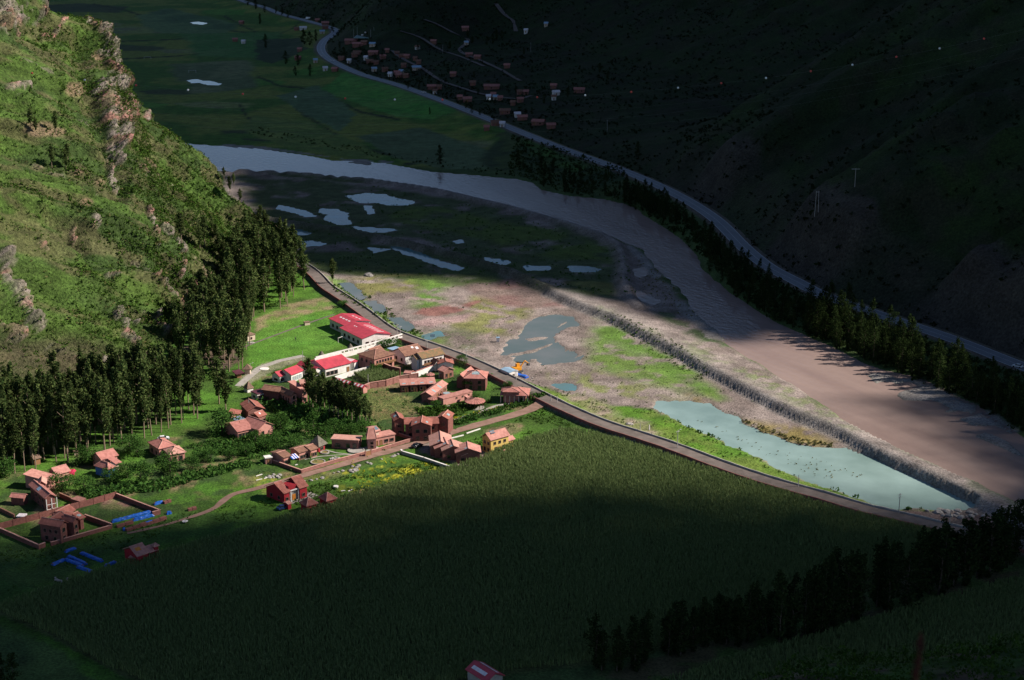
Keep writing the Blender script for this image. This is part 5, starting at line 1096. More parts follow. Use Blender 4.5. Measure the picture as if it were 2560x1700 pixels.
# the big red-roofed hall with its parapet
b = start('hall', 'white hall with a broad crimson roof and three wide dark windows beside the gallery wall', 'hall', (830, 930))
n, e1, e2, W_, D_ = block(b, (813, 924), (879, 907.6), (757, 906.4), 3.6, 'gable', 'a', 2.2, 'white', 'redsheet', wins=(('f', 3, .7, 1.5, 1.5, .02, .5), ('f', 1, 0, 1.2, 2.2, .85, .97)))
mb = MB(); o = b.location
p0 = n+e1*0+e2*(D_/2); mb.box((p0.x+e1.x*W_/2-o.x, p0.y+e1.y*W_/2-o.y, 5.9), W_+.3, .4, .9, (e1.x, e1.y)); mb.build('parapet', M['white'], b)
block(b, *za(ZA, (2190, 498), (2270, 450), (1990, 398)), 3.4, 'shed', 'a', .6, 'white', 'redsheet', sky=[(.2+.2*i, .5, .5, 4.0, 'whitesheet') for i in range(4)])
# gallery wall: white with a row of openings
b = start('gallery_wall', 'long white gallery wall pierced by a row of small openings at the edge of the pitch', 'wall', (900, 878))
L = np.array(WP([(790, 912), (916, 880), (1008, 852)])); P_ = resample(L, 2.4); o = b.location
for i in range(len(P_)-1):
    a, c = Vector((*P_[i], 0)), Vector((*P_[i+1], 0)); m_ = (a+c)/2-o; dr = (c-a).normalized(); ln = (c-a).length
    mb = MB(); mb.box((m_.x, m_.y, -.2), ln+.02, .4, 2.4, (dr.x, dr.y)); mb.box((m_.x, m_.y, 3.0), ln+.02, .5, .45, (dr.x, dr.y))
    mb.box((m_.x-dr.x*ln*.4, m_.y-dr.y*ln*.4, 2.2), ln*.3, .4, .8, (dr.x, dr.y)); mb.build('wall', M['white'], b)
mb = MB()
for i in range(len(P_)-1):
    a, c = Vector((*P_[i], 0)), Vector((*P_[i+1], 0)); m_ = (a+c)/2-o; dr = (c-a).normalized(); nn = Vector((-dr.y, dr.x, 0)); ln = (c-a).length
    q = m_+nn*1.2; mb.add([(m_.x-dr.x*ln/2, m_.y-dr.y*ln/2, 3.42), (m_.x+dr.x*ln/2, m_.y+dr.y*ln/2, 3.42), (m_.x+dr.x*ln/2+nn.x*2.2, m_.y+dr.y*ln/2+nn.y*2.2, 2.7), (m_.x-dr.x*ln/2+nn.x*2.2, m_.y-dr.y*ln/2+nn.y*2.2, 2.7)], [(0, 1, 2, 3)])
mb.build('roof', M['redsheet'], b)
# brown two-storey house right of the gallery
b = start('house', 'two-storey house with brown hipped tile roof and wooden balcony behind the gallery wall', 'house', (930, 905))
block(b, *za(ZB, (410, 440), (800, 335), (60, 320)), 5.4, 'hip', 'a', 2.0, 'pink', 'tile_brown', d=11, wins=(('f', 5, .5, .9, 1.7), ('f', 6, 3.3, .8, 1.2), ('l', 3, 3.2, .9, 1.1)))
o = b.location; nn, e1, e2, W_, D_ = frame3(*za(ZB, (410, 440), (800, 335), (60, 320)), 5.4, 11)
mb = MB(); c = Vector((nn.x, nn.y, 0))+e1*(W_/2)-e2*.1-o; mb.box((c.x, c.y, 2.7), W_-1, 1.4, .2, (e1.x, e1.y)); mb.box((c.x-e2.x*.6, c.y-e2.y*.6, 3.2), W_-1, .08, .5, (e1.x, e1.y)); mb.build('balcony', M['wood'], b)
block(b, *za(ZB, (385, 330), (600, 260), (190, 262)), 5.4, 'gable', 'a', 1.4, 'pink', 'tile_brown', d=5)
b = start('house', 'white house with sagging brown tile roof and two white roof lights next to the plaza', 'house', (1012, 915))
block(b, *za(ZB, (980, 385), (1350, 300), (870, 272)), 3.8, 'gable', 'a', 2.4, 'white', 'tile_brown', d=10, wins=(('l', 2, 1.2, 1, 1.2),), sky=((.8, .30, 1.3, 1.3, 'whitesheet'), (.62, .38, 1, 1, 'whitesheet')))
b = start('house', 'white two-storey house with mossy brown roof and reddish balcony', 'house', (1054, 925))
block(b, *za(ZB, (1290, 430), (1720, 335), (1205, 345)), 5.6, 'gable', 'a', 1.8, 'white', 'tile_moss', d=7, wins=(('f', 3, .6, .9, 1.6), ('f', 6, 3.4, .9, 1.1)))
block(b, *za(ZB, (1190, 440), (1265, 425), (1120, 372)), 5.2, 'gable', 'a', 1.2, 'white', 'tile_moss', d=5)
o = b.location; nn, e1, e2, W_, D_ = frame3(*za(ZB, (1290, 430), (1720, 335), (1205, 345)), 5.6, 7); c = Vector((nn.x, nn.y, 0))+e1*(W_/2)-e2*.0-o
mb = MB(); mb.box((c.x, c.y, 2.8), W_-1, 1.2, .18, (e1.x, e1.y)); mb.box((c.x-e2.x*.55, c.y-e2.y*.55, 3.2), W_-1, .08, .5, (e1.x, e1.y)); mb.build('balcony', M['wood'], b)
b = start('house', 'low house with a very dark tile roof between the mossy-roofed house and the white gable', 'house', (1090, 920))
block(b, *za(ZB, (1530, 525), (1640, 500), (1400, 440)), 3.2, 'gable', 'b', 1.6, 'white', 'tile_brown')
b = start('house', 'white house with a plain gabled wall and thin tile verge facing the little pink house', 'house', (1100, 935))
block(b, *za(ZB, (1580, 530), (1885, 520), (1560, 470)), 3.6, 'gable', 'b', 1.2, 'white', 'tile', d=5, wins=(('f', 1, .9, .8, 1.2, .05, .3),))
b = start('house', 'little pink house with one dark roof slope next to the white gable', 'house', (1112, 950))
block(b, *za(ZB, (1690, 670), (1900, 617), (1590, 622)), 3.2, 'gable', 'b', 1.3, 'adobe', 'tile', wins=(('f', 2, .9, .8, 1.2), ('f', 1, 0, .9, 2, .44, .56)))
b = start('shelter', 'open shelter with a teal sheet roof between the brown-roofed houses', 'shelter', (970, 885))
block(b, *za(ZB, (750, 275), (915, 235), (640, 240)), 3.0, 'flat', 'a', .1, 'cream', 'bluesheet', d=4, ov=.6)
# white compound wall
def wall_seg(name, pts, h, t, mt, label, cap=None, pil=0.0, z0=-.2, group=None, zp=0.0):
    P_ = [Vector((*p, 0)) for p in WP(pts)]; c = P_[0]; root = thing(name, label, 'wall', (c.x, c.y, 0), 0, group)
    for i in range(len(P_)-1):
        a, e = P_[i]-c, P_[i+1]-c; dr = (e-a).normalized(); ln = (e-a).length
        if pil:
            k = max(1, int(round(ln/pil)))
            for j in range(k):
                m_ = a+dr*(ln*(j+.5)/k); mb = MB(); mb.box((m_.x, m_.y, z0), ln/k-.32, t, h-z0, (dr.x, dr.y)); mb.build('panel', M[mt], root)
            for j in range(k+1):
                m_ = a+dr*(ln*j/k); mb = MB(); mb.box((m_.x, m_.y, z0), .34, t+.18, h-z0+.15, (dr.x, dr.y)); mb.build('pillar', M['brick'], root)
        else:
            mb = MB(); m_ = (a+e)/2; mb.box((m_.x, m_.y, z0), ln+t*.9, t, h-z0, (dr.x, dr.y)); mb.build('panel', M[mt], root)
        if cap:
            mb = MB(); m_ = (a+e)/2; mb.box((m_.x, m_.y, h+.002+(.15 if pil else 0)), ln+t, t+.25, .12, (dr.x, dr.y)); mb.build('coping', M[cap], root)
    return root
wall_seg('compound_wall', [(1009, 950), (1040, 944), (1090, 925), (1132, 912)], 2.6, .35, 'white', 'bright white compound wall running up to the little pink house', 'tile')
wall_seg('compound_wall', [(835, 955), (870, 943), (916, 930), (942, 922)], 2.2, .4, 'white', 'pale wall between the lawn and the walled maize plot', None)
wall_seg('compound_wall', [(902, 982), (926, 972), (965, 966), (1000, 955), (1045, 948)], 2.4, .35, 'adobe', 'adobe wall with pillars below the walled maize plot', 'tile_pale', 3.2)
wall_seg('compound_wall', [(917, 912), (950, 922), (978, 933), (1000, 938)], 3.0, .4, 'brick', 'brick wall with a pale tiled top between the crimson-roofed hall and the courtyard', 'tile_pale')
b = start('house', 'small white end building with tiled verge at the corner of the walled maize plot', 'house', (1009, 945))
block(b, *za(ZB, (950, 690), (1090, 700), (850, 705)), 2.8, 'gable', 'a', .5, 'white', 'tile', d=4, wins=(('f', 1, .4, .7, 1.6),))
# striped awning roof
b = start('greenhouse', 'low shed with pink and white striped sheet roof behind the eucalyptus clump', 'shed', (880, 975))
block(b, (908, 972), (922, 967), (838, 947), 2.4, 'gable', 'b', .9, 'pink', 'redsheet', sky=[(.25, .08+.11*i, 1.1, .8, 'whitesheet') for i in range(8)]+[(.75, .08+.11*i, 1.1, .8, 'whitesheet') for i in range(8)])
# big brick house by the embankment road
b = start('house', 'large brick house with hipped tile roof and a glazed lantern beside the embankment road', 'house', (1180, 966))
block(b, (1159, 947), (1216, 948.5), (1176, 930), 5.0, 'hip', 'a', 2.2, 'brick', 'tile', d=9, wins=(('f', 2, .5, 1.2, 1.6), ('f', 2, 3.0, 1.2, 1.2)), sky=((.5, .32, 3.0, 1.6),))
block(b, (1138, 945), (1162, 948), (1150, 925), 4.2, 'gable', 'b', 1.6, 'brick', 'tile', d=11, wins=(('l', 2, 1.2, 1, 1.2),), sky=((.75, .6, 1.2, 1.2),))
# four stepped brick units
b = start('row_house', 'row of four stepped little brick units with skylights at the head of the ploughed plot', 'house', (1000, 975))
for i in range(4):
    x, y = 890+167*i, 920-9*i; block(b, *za(ZB, (x, y), (x+165, y-9), (x-45, y-62)), 3.0, 'shed', 'a', .8, 'brick', 'tile', d=6, ov=.25, wins=(('f', 1, 0, .8, 2.0, .55, .85), ('f', 1, .9, .8, 1.2, .1, .5)), sky=((.45, .25, 1.4, .9),))
b = start('row_house', 'long pink guest row with doors facing the round brick terrace', 'house', (1090, 1005))
block(b, *za(ZB, (1470, 1112), (1775, 885), (1330, 1030)), 3.1, 'gable', 'a', 1.2, 'adobe', 'tile', wins=(('f', 4, 0, .9, 2.1), ('f', 4, .9, .6, 1.0, .12, 1.0)), sky=((.28, .22, 1.2, 1.6), (.62, .22, 1.2, 1.6)))
b = start('garden_wing', 'long windowless pink garden wing with three tiny openings above the green beds', 'building', (1109, 1014))
block(b, *za(ZB, (1683, 1172), (2228, 1030), (1600, 1150)), 2.7, 'flat', 'a', 0, 'pink', 'tile', d=3.6, ov=.15, wins=(('f', 3, 1.7, .6, .5, .35, .98),))
block(b, *za(ZB, (2120, 1145), (2175, 1130), (2080, 1115)), 2.2, 'shed', 'a', .4, 'pink', 'tile', d=2.0, ov=.2, wins=(('r', 1, 0, .8, 1.8),))
def gazebo(at, rad, h, rise, label, tile='tile', posts=10, wallm=None, ribs=16, name='gazebo', cat='gazebo', base='concrete'):
    p = G(*at); t = thing(name, label, cat, (p.x, p.y, 0))
    mb = MB(); mb.cone((0, 0, -.2), rad*1.0, .45, 20, rad*1.0); mb.build('floor', M[base], t)
    mb = MB(); mb.cone((0, 0, h), rad*1.12, rise, 20); mb.build('roof', M[tile], t)
    if ribs:
        mb = MB()
        for i in range(ribs):
            a = 2*math.pi*i/ribs; mb.tube((math.cos(a)*rad*1.1, math.sin(a)*rad*1.1, h+.05), (0, 0, h+rise+.05), .09, .05, 4)
        mb.build('roof_rib', M['tile_pale'], t)
    for i in range(posts):
        a = 2*math.pi*i/posts; mb = MB(); mb.box((math.cos(a)*rad*.92, math.sin(a)*rad*.92, .2), .16, .16, h-.15); mb.build('post', M['wood'], t)
    if wallm: mb = MB(); mb.cone((0, 0, 0), rad*.9, 1.0 if posts else h, 20, rad*.9); mb.build('wall', M[wallm], t)
    return t
gazebo((1188, 1019), 3.5, 2.7, 1.1, 'large round gazebo with a ribbed terracotta roof beside the garden path', 'tile', 12, None, 20)
gazebo((1083, 1010), 1.9, 2.3, .9, 'small round ribbed kiosk at the lower end of the long pink guest row', 'tile', 6, 'brick', 12)
gazebo((1076, 950), 1.6, 2.3, .9, 'small round ribbed kiosk behind the four stepped brick units', 'tile', 6, 'brick', 12)
p = G(1116, 992); t = thing('round_terrace', 'round brick terrace with a glass centre between the pink guest row and the garden wing', 'terrace', (p.x, p.y, 0))
mb = MB(); mb.cone((0, 0, -.2), 2.2, 1.7, 18, 2.2); mb.build('wall', M['brick'], t); mb = MB(); mb.cone((0, 0, 1.502), 1.5, .12, 18, 1.4); mb.build('glass_roof', M['skylight'], t)
b = start('pavilion', 'tile-roofed pavilion with a columned front porch by the embankment road', 'building', (1250, 1004))
n, e1, e2, W_, D_ = block(b, (1249, 989), (1322, 991), (1243, 977), 3.2, 'hip', 'a', 2.0, 'adobe', 'tile', d=9, ov=1.3, wins=(('f', 5, .3, 1.1, 1.9),))
for i in range(7):
    c = n+e1*(.4+(W_-.8)*i/6)+e2*.3-b.location; mb = MB(); mb.box((c.x, c.y, -.1), .25, .25, 3.2); mb.build('column', M['cream'], b)
block(b, (1256, 981), (1300, 982), (1256, 975), 4.6, 'pyramid', 'a', 1.0, 'adobe', 'tile', d=5, ov=.4)
# three brick houses in a row with zigzag roofs
b = start('lodge', 'two-storey brick lodge with three gables facing the dirt lane', 'house', (1055, 1088))
block(b, (1010, 1062), (1098, 1060), (1015, 1052), 5.2, 'gable', 'a', 1.3, 'brick', 'tile', d=7, wins=(('f', 6, 3.0, 1.0, 1.2), ('f', 6, .6, 1.0, 1.2)), sky=((.5, .3, 2, 1),))
block(b, (984, 1053.5), (1014, 1051), (984, 1040), 6.0, 'gable', 'b', 1.2, 'brick', 'tile', d=7, wins=(('f', 1, 3.4, 1.4, 1.2), ('f', 1, .7, 1.4, 1.3)), sky=((.25, .5, 1, 1.6),))
block(b, (1089, 1047), (1122, 1050), (1090, 1035), 6.0, 'gable', 'b', 1.2, 'brick', 'tile', d=7, wins=(('f', 1, 3.4, 1.4, 1.2), ('f', 1, .7, 1.4, 1.3)), sky=((.75, .5, 1, 1.6),))
block(b, (1027, 1066), (1080, 1066), (1030, 1052), 6.0, 'gable', 'b', 1.4, 'brick', 'tile', d=7.5, wins=(('f', 2, 3.4, 1.3, 1.2), ('f', 2, .7, 1.3, 1.3)), sky=((.22, .3, .8, 1.6), (.75, .3, .8, 1.6)))
# tower house with long wings
b = start('villa', 'brick villa with a tapering tower roof between two long flat-roofed wings', 'villa', (916, 1119))
block(b, (826, 1099), (897, 1103), (826, 1090), 3.4, 'flat', 'a', 0, 'adobe', 'tile_pale', d=5, ov=.3, wins=(('f', 2, .6, 1.3, 1.6, .5, .98), ('f', 1, .8, 2, 1.2, .05, .4)))
block(b, (928, 1098), (990, 1086), (926, 1090), 3.2, 'flat', 'a', 0, 'pink', 'tile', d=5, ov=.3, wins=(('f', 2, 1.0, 1.4, 1.0, .5, .98), ('f', 2, 0, .8, 2.0, .12, .5)))
block(b, (934, 1081), (952, 1077), (908, 1073), 5.0, 'gable', 'a', .8, 'cream', 'tile', d=6, sky=((.4, .3, 3, 2.0, 'solar'),))
block(b, *za(ZC, (1895, 438), (2015, 432), (1735, 440)), 3.9, 'tower', 'a', 3.2, 'pink', 'tile', d=4.2, w=3.6, ov=.3, wins=(('f', 1, .6, 1.0, .8), ('f', 1, 2.0, 1.0, .8), ('l', 1, 2.2, 1, .9), ('l', 1, .8, 1, .9)))
p = G(927, 1125); mb = MB(); mb.cone((p.x, p.y, -.2), 3.6, .36, 22, 3.6); tag(mb.build('patio', M['concrete'], None), 'grey half-round stone patio in front of the tower villa', 'patio')
# house with blue striped awning
b = start('house', 'low pink house with a blue and white striped awning at its door', 'house', (710, 1158))
block(b, *za(ZC, (358, 782), (522, 732), (222, 772)), 2.9, 'gable', 'a', .8, 'pink', 'tile_brown', d=8, wins=(('f', 2, .5, 1.2, 1.2),))
block(b, *za(ZC, (645, 690), (860, 625), (580, 640)), 2.9, 'gable', 'a', .8, 'pink', 'tile_brown', d=6, wins=(('f', 3, .5, 1.0, 1.2),))
block(b, *za(ZC, (860, 645), (1008, 598), (800, 600)), 3.0, 'gable', 'a', .8, 'pink', 'tile_brown', d=6, wins=(('f', 2, .6, 1.1, 1.2), ('f', 1, 0, .8, 2, .0, .12)))
n, e1, e2, W_, D_ = frame3(*za(ZC, (525, 780), (655, 745), (500, 730)), 2.6, 3.0); o = b.location
for i in range(6):
    mb = MB(); c = Vector((n.x, n.y, 0))-o+e1*(W_*(i+.5)/6)
    A = c-e1*(W_/12); B = c+e1*(W_/12); mb.add([(A.x, A.y, 2.2), (B.x, B.y, 2.2), (B.x+e2.x*2.6, B.y+e2.y*2.6, 2.95), (A.x+e2.x*2.6, A.y+e2.y*2.6, 2.95), (A.x, A.y, 2.28), (B.x, B.y, 2.28), (B.x+e2.x*2.6, B.y+e2.y*2.6, 3.03), (A.x+e2.x*2.6, A.y+e2.y*2.6, 3.03)], [(3, 2, 1, 0), (4, 5, 6, 7), (0, 1, 5, 4), (1, 2, 6, 5), (2, 3, 7, 6), (3, 0, 4, 7)])
    mb.build('awning', M['tarp' if i % 2 == 0 else 'whitesheet'], b)
b = start('hut', 'grey thatched hut with crimson walls beside the low pink house', 'hut', (800, 1126))
block(b, (797, 1119), (817, 1110), (781, 1114), 2.3, 'pyramid', 'a', 3.2, 'crimson', 'thatch', w=5.0, d=5.0, ov=.8, wins=(('f', 1, .6, 1.6, .9), ('r', 1, .6, 1.2, .9)))
b = start('gate_lodge', 'tiny pink gate lodge with white slab roof at the corner of the brick garden wall', 'hut', (668, 1152))
block(b, *za(ZC, (20, 790), (160, 770), (-20, 730)), 2.3, 'flat', 'a', 0, 'pink', 'white', d=2.5, ov=.25, wins=(('f', 1, 0, .8, 1.9),))
# yellow house
b = start('house', 'yellow two-storey house with a tile roof and a solar heater beside the maize', 'house', (1226, 1122))
block(b, *za(ZD, (1820, 757), (2182, 655), (1560, 700)), 5.3, 'gable', 'a', 1.9, 'yellow', 'tile', wins=(('f', 3, 3.4, .9, .9), ('f', 2, .5, 1.1, 1.8), ('l', 2, 3.4, .8, .9), ('l', 2, .8, .8, 1.2)))
block(b, *za(ZD, (2080, 792), (2278, 722), (2010, 742)), 2.9, 'gable', 'a', .9, 'yellow', 'tile', wins=(('f', 2, .8, 1, 1), ('r', 1, 0, .8, 2)))
n, e1, e2, W_, D_ = frame3(*za(ZD, (1820, 757), (2182, 655), (1560, 700)), 5.3); o = b.location; c = Vector((n.x, n.y, 0))+e1*(W_*.3)+e2*(D_*.42)-o
mb = MB(); mb.box((c.x, c.y, 7.1), 1.8, 1.2, .12, (e1.x, e1.y)); mb.tube((c.x-e1.x+e2.x*.5, c.y-e1.y+e2.y*.5, 7.5), (c.x+e1.x+e2.x*.5, c.y+e1.y+e2.y*.5, 7.5), .28, .28, 8); mb.build('solar_heater', M['solar'], b)
block(b, *za(ZD, (1875, 835), (2020, 795), (1835, 800)), 2.4, 'shed', 'a', .3, 'cream', 'tile', d=2.6, w=4, ov=.25)
b = start('dog_house', 'tiny orange-roofed hut at the edge of the maize below the yellow house', 'hut', (1255, 1134))
block(b, *za(ZD, (2030, 985), (2090, 978), (2000, 965)), 1.2, 'pyramid', 'a', .7, 'cream', 'tile', w=2.2, d=2.2, ov=.3)
# stepped brick guest block
b = start('guest_block', 'brick guest block of overlapping gables with bright roof slopes beside the dark maize edge', 'house', (1130, 1148))
for i, (n_, r_, dd_, hh_) in enumerate([((690, 862), (1120, 850), 7, 3.8), ((780, 912), (1250, 880), 7, 3.6), ((915, 950), (1360, 925), 7, 3.8), ((1160, 990), (1648, 978), 7, 4.0), ((1275, 1042), (1565, 1028), 4, 2.8)]):
    N_, R2_ = za(ZD, n_, r_); block(b, N_, R2_, (N_[0]-10, N_[1]-10), hh_, 'gable', 'b', 1.7 if i < 4 else 1.1, 'brick', 'tile' if i % 2 else 'tile_pale', d=dd_+(4 if i == 0 else 0), wins=(('f', 1, .9, 1.1, 1.2, .1, .45),), sky=((.42, .12, 1.0, 1.0),) if i < 4 else ())
# crimson house and its pavilions
b = start('house', 'crimson house with two gabled ends round a pale recessed entrance and orange door', 'house', (710, 1252))
block(b, *za(ZH, (682, 548), (868, 482), (215, 442)), 3.6, 'gable', 'a', 2.4, 'crimson', 'tile', d=10, wins=(('f', 1, .9, 1.0, 1.0), ('l', 2, 1, 1, 1)))
block(b, *za(ZH, (1062, 420), (1292, 350), (850, 330)), 3.9, 'gable', 'a', 2.6, 'crimson', 'tile', d=9, wins=(('f', 1, .9, 1.0, 1.0),))
n, e1, e2, W_, D_ = frame3(*za(ZH, (868, 482), (1062, 420), (800, 380)), 3.7, 6); o = b.location; c = Vector((n.x, n.y, 0))-o
mb = MB(); m_ = c+e1*(W_/2)+e2*3.2; mb.box((m_.x, m_.y, -.2), W_+.4, 4.0, 5.4, (e1.x, e1.y)); mb.build('entrance_hall', M['crimson'], b)
mb = MB(); m_ = c+e1*(W_/2)+e2*1.1; mb.box((m_.x, m_.y, -.2), W_+.1, .25, 3.8, (e1.x, e1.y)); mb.build('entrance_screen', M['concrete'], b)
mb = MB(); m_ = c+e1*.1+e2*.6
for u in (0.05, W_-.05): m_ = c+e1*u+e2*.5; mb.box((m_.x, m_.y, -.2), .35, .35, 3.9, (e1.x, e1.y))
m_ = c+e1*(W_/2)+e2*.5; mb.box((m_.x, m_.y, 3.702), W_+.3, .4, .3, (e1.x, e1.y)); mb.build('entrance_frame', M['white'], b)
mb = MB(); m_ = c+e1*(W_*.5)+e2*.93; mb.box((m_.x, m_.y, 0), 1.3, .08, 2.2, (e1.x, e1.y)); mb.build('door', M['orange'], b)
for (n_, r_, l_, lab) in (((1240, 858), (1530, 772), (1020, 768), 'square crimson pavilion with pyramid roof and round window, nearest the maize'), ((1727, 738), (1998, 656), (1482, 640), 'square crimson pavilion with pyramid roof, the farther right of the pair')):
    b = start('garden_pavilion', lab, 'pavilion', za(ZH, n_)[0], 0)
    block(b, *za(ZH, n_, r_, l_), 2.8, 'pyramid', 'a', 1.9, 'crimson', 'tile', wins=(('f', 2, .9, .9, .9), ('l', 1, .9, .8, .8)))
b = start('shed', 'tiny crimson shed with a flat tile roof in front of the crimson house', 'shed', za(ZH, (785, 830))[0])
block(b, *za(ZH, (785, 808), (885, 770), (655, 758)), 1.9, 'gable', 'a', .4, 'crimson', 'tile', ov=.2)
mb = MB(); p = G(*za(ZH, (1050, 650))[0]); mb.box((p.x, p.y, -.2), 12, 5, .38, (e1.x, e1.y)); tag(mb.build('terrace', M['concrete'], None), 'pale paved terrace in front of the crimson house', 'terrace')
# unfinished two-storey brick villa in the walled yard
b = start('villa', 'unfinished two-storey brick villa with pinkish roofs inside the walled yard', 'villa', (150, 1345))
block(b, *za(ZG, (850, 448), (962, 378), (540, 392)), 5.6, 'gable', 'b', 1.3, 'brick', 'tile', wins=(('f', 1, 3.4, 1.2, 1.3), ('f', 1, .8, 1.2, 1.3), ('l', 3, 3.3, .9, 1.0), ('l', 2, .8, 1, 1.2)))
block(b, *za(ZG, (1032, 385), (1125, 342), (870, 335)), 5.4, 'gable', 'b', 1.3, 'brick', 'tile', wins=(('f', 1, 3.2, 1.0, 1.2), ('f', 1, .8, 1.0, 1.2)))
block(b, *za(ZG, (1125, 335), (1210, 298), (1000, 262)), 3.8, 'gable', 'a', 1.0, 'brick', 'tile', d=7, ov=.6, sky=((.5, .25, 1.2, 1.0),))
block(b, *za(ZG, (870, 300), (1070, 200), (800, 260)), 5.0, 'gable', 'a', 1.3, 'brick', 'tile', d=5)
block(b, *za(ZG, (700, 325), (790, 325), (640, 320)), 5.6, 'pyramid', 'a', 1.4, 'brick', 'tile', w=6, d=5)
wall_seg('yard_wall', za(ZG, (-60, 488), (0, 474), (560, 325), (925, 222), (1320, 120), (1630, 30)), 2.2, .25, 'brick', 'tall pillared brick wall along the upper side of the yard', None, 4.0)
wall_seg('yard_wall', za(ZG, (1645, 30), (2250, 262), (2150, 290)), 1.6, .25, 'brick', 'brick wall with pale top running down the right side of the yard', 'tile_pale')
wall_seg('yard_wall', za(ZG, (1200, 335), (1570, 465)), 1.8, .3, 'brick', 'short brick wall between the villa and the right-hand yard', 'tile_pale')
wall_seg('yard_wall', za(ZG, (1570, 462), (720, 705)), 1.3, .3, 'brick', 'low brick front wall of the villa yard', 'tile_pale')
wall_seg('yard_wall', za(ZG, (635, 722), (550, 755), (-20, 505)), 1.6, .3, 'brick', 'low brick wall at the lower left corner of the villa yard', 'tile_pale')
wall_seg('garden_wall', [(672, 1155), (754, 1184)], 1.3, .3, 'brick', 'dark brick garden wall descending to the corner by the lane', 'tile_pale')
wall_seg('garden_wall', [(756, 1183), (835, 1159), (914, 1138)], 1.3, .3, 'adobe', 'orange-pink garden wall along the lane, left of the gate', 'tile_pale')
wall_seg('garden_wall', [(928, 1135), (980, 1119), (1034, 1103)], 1.3, .3, 'adobe', 'orange-pink garden wall along the lane, right of the gate', 'tile_pale')
wall_seg('garden_wall', [(990, 1088), (1030, 1102)], 1.3, .3, 'brick', 'dark brick wall joining the tower villa to the lane', 'tile_pale')
p = G(921, 1140); t = thing('gate', 'brown wooden gate in the orange-pink garden wall', 'gate', (p.x, p.y, 0)); mb = MB(); mb.box((0, 0, -.1), 2.3, .15, 2.0, (.75, .66)); mb.build('door_leaf', M['wood'], t)
for s_ in (-1, 1): mb = MB(); mb.box((s_*.95, s_*.84, -.1), .35, .35, 2.3, (.75, .66)); mb.build('pillar', M['adobe'], t)
wall_seg('field_wall', [(1003, 1132), (1006, 1136), (1060, 1152), (1130, 1176)], 1.2, .35, 'concrete', 'low wall with a white top between the meadow and the guest block', 'white')
wall_seg('field_wall', [(1126, 1098), (1158, 1090)], .5, .35, 'white', 'short white kerb wall beside the lane, left piece', None)
wall_seg('field_wall', [(1167, 1085), (1200, 1074)], .5, .35, 'white', 'short white kerb wall beside the lane, right piece', None)
wall_seg('garden_wall', [(150, 1243), (185, 1258), (190, 1262)], 1.5, .3, 'brick', 'dark brick wall below the long house with the skylight', 'tile_brown')
b = start('shed', 'brick shed built against the tall pillared yard wall', 'shed', (208, 1262))
block(b, *za(ZF_, (1460, 1440), (1590, 1385), (1350, 1430)), 1.8, 'flat', 'a', 0, 'brick', 'adobe', d=4, ov=.1)
wall_seg('garden_wall', [(-30, 1270), (0, 1278), (36, 1296)], 1.3, .3, 'brick', 'brick wall at the left edge above the villa yard', 'tile_brown')
b = start('water_trough', 'white slab-topped box beside the tall yard wall', 'trough', (48, 1298)); block(b, (40, 1293), (60, 1294), (34, 1290), 1.0, 'flat', 'a', 0, 'concrete', 'whitesheet', d=2.6, ov=.15)
b = start('house', 'small red brick house with an orange patch on its roof beside the dark maize', 'house', (342, 1408))
n, e1, e2, W_, D_ = block(b, *za(ZG, (1925, 862), (2110, 800), (1700, 805)), 3.2, 'gable', 'a', 1.9, 'crimson', 'tile', d=8, wins=(('l', 1, 1, .8, .9),), sky=((.42, .3, 1.7, 1.2, 'orange'),))
block(b, *za(ZG, (2112, 800), (2232, 757), (2062, 742)), 2.7, 'gable', 'a', 1.0, 'crimson', 'tile', d=5, wins=(('f', 2, 1, .8, .8),))
block(b, *za(ZG, (2165, 725), (2235, 705), (2160, 712)), 4.0, 'pyramid', 'a', .8, 'crimson', 'tile', w=1.8, d=1.8, ov=.3)
block(b, *za(ZG, (1800, 870), (1860, 880), (1750, 835)), 2.0, 'shed', 'a', .5, 'crimson', 'tile', w=3, d=3, ov=.2)
# houses of the left side
b = start('house', 'tiled house with a bright blue front wall at the edge of the lower wood', 'house', (255, 1160))
block(b, *za(ZF_, (1867, 672), (2192, 582), (1660, 582)), 3.6, 'gable', 'a', 1.6, 'pink', 'tile', wins=(('f', 3, .7, 1, 1.2),))
block(b, *za(ZF_, (1990, 855), (2145, 795), (1850, 785)), 3.1, 'hip', 'a', 1.6, 'bluewall', 'tile', d=7, ov=.35)
block(b, *za(ZF_, (2130, 745), (2250, 708), (1970, 665)), 2.8, 'shed', 'a', .8, 'cream', 'tile', d=5, ov=.9)
b = start('house', 'pair of joined tile roofs beside the red awning at the left', 'house', (125, 1215))
block(b, *za(ZF_, (877, 1062), (1047, 952), (585, 907)), 3.4, 'shed', 'a', 1.4, 'pink', 'tile', ov=.5, wins=(('l', 2, 1, 1, 1),))
block(b, *za(ZF_, (1040, 947), (1312, 872), (880, 852)), 3.2, 'gable', 'a', 1.5, 'pink', 'tile', wins=(('f', 2, .8, 1, 1.1),))
p = G(174, 1192); t = thing('awning', 'bright red cloth awning slung beside the joined tile roofs', 'awning', (p.x, p.y, 0))
mb = MB(); q_ = []
for i in range(7):
    for j in range(5): q_.append((-2.1+.7*i, -1.3+.65*j, 2.3+.12*math.sin(i*2.1+j)-.9*(j == 0)-.5*(i in (0, 6))))
mb.add(q_, [(i*5+j, (i+1)*5+j, (i+1)*5+j+1, i*5+j+1) for i in range(6) for j in range(4)]); mb.build('cloth', M['tarp_red'], t)
for a, c in ((-2, -1.2), (2, -1.2), (-2, 1.2), (2, 1.2)): mb = MB(); mb.tube((a, c, -.1), (a, c, 2.1), .05, .05, 5); mb.build('pole', M['wood'], t)
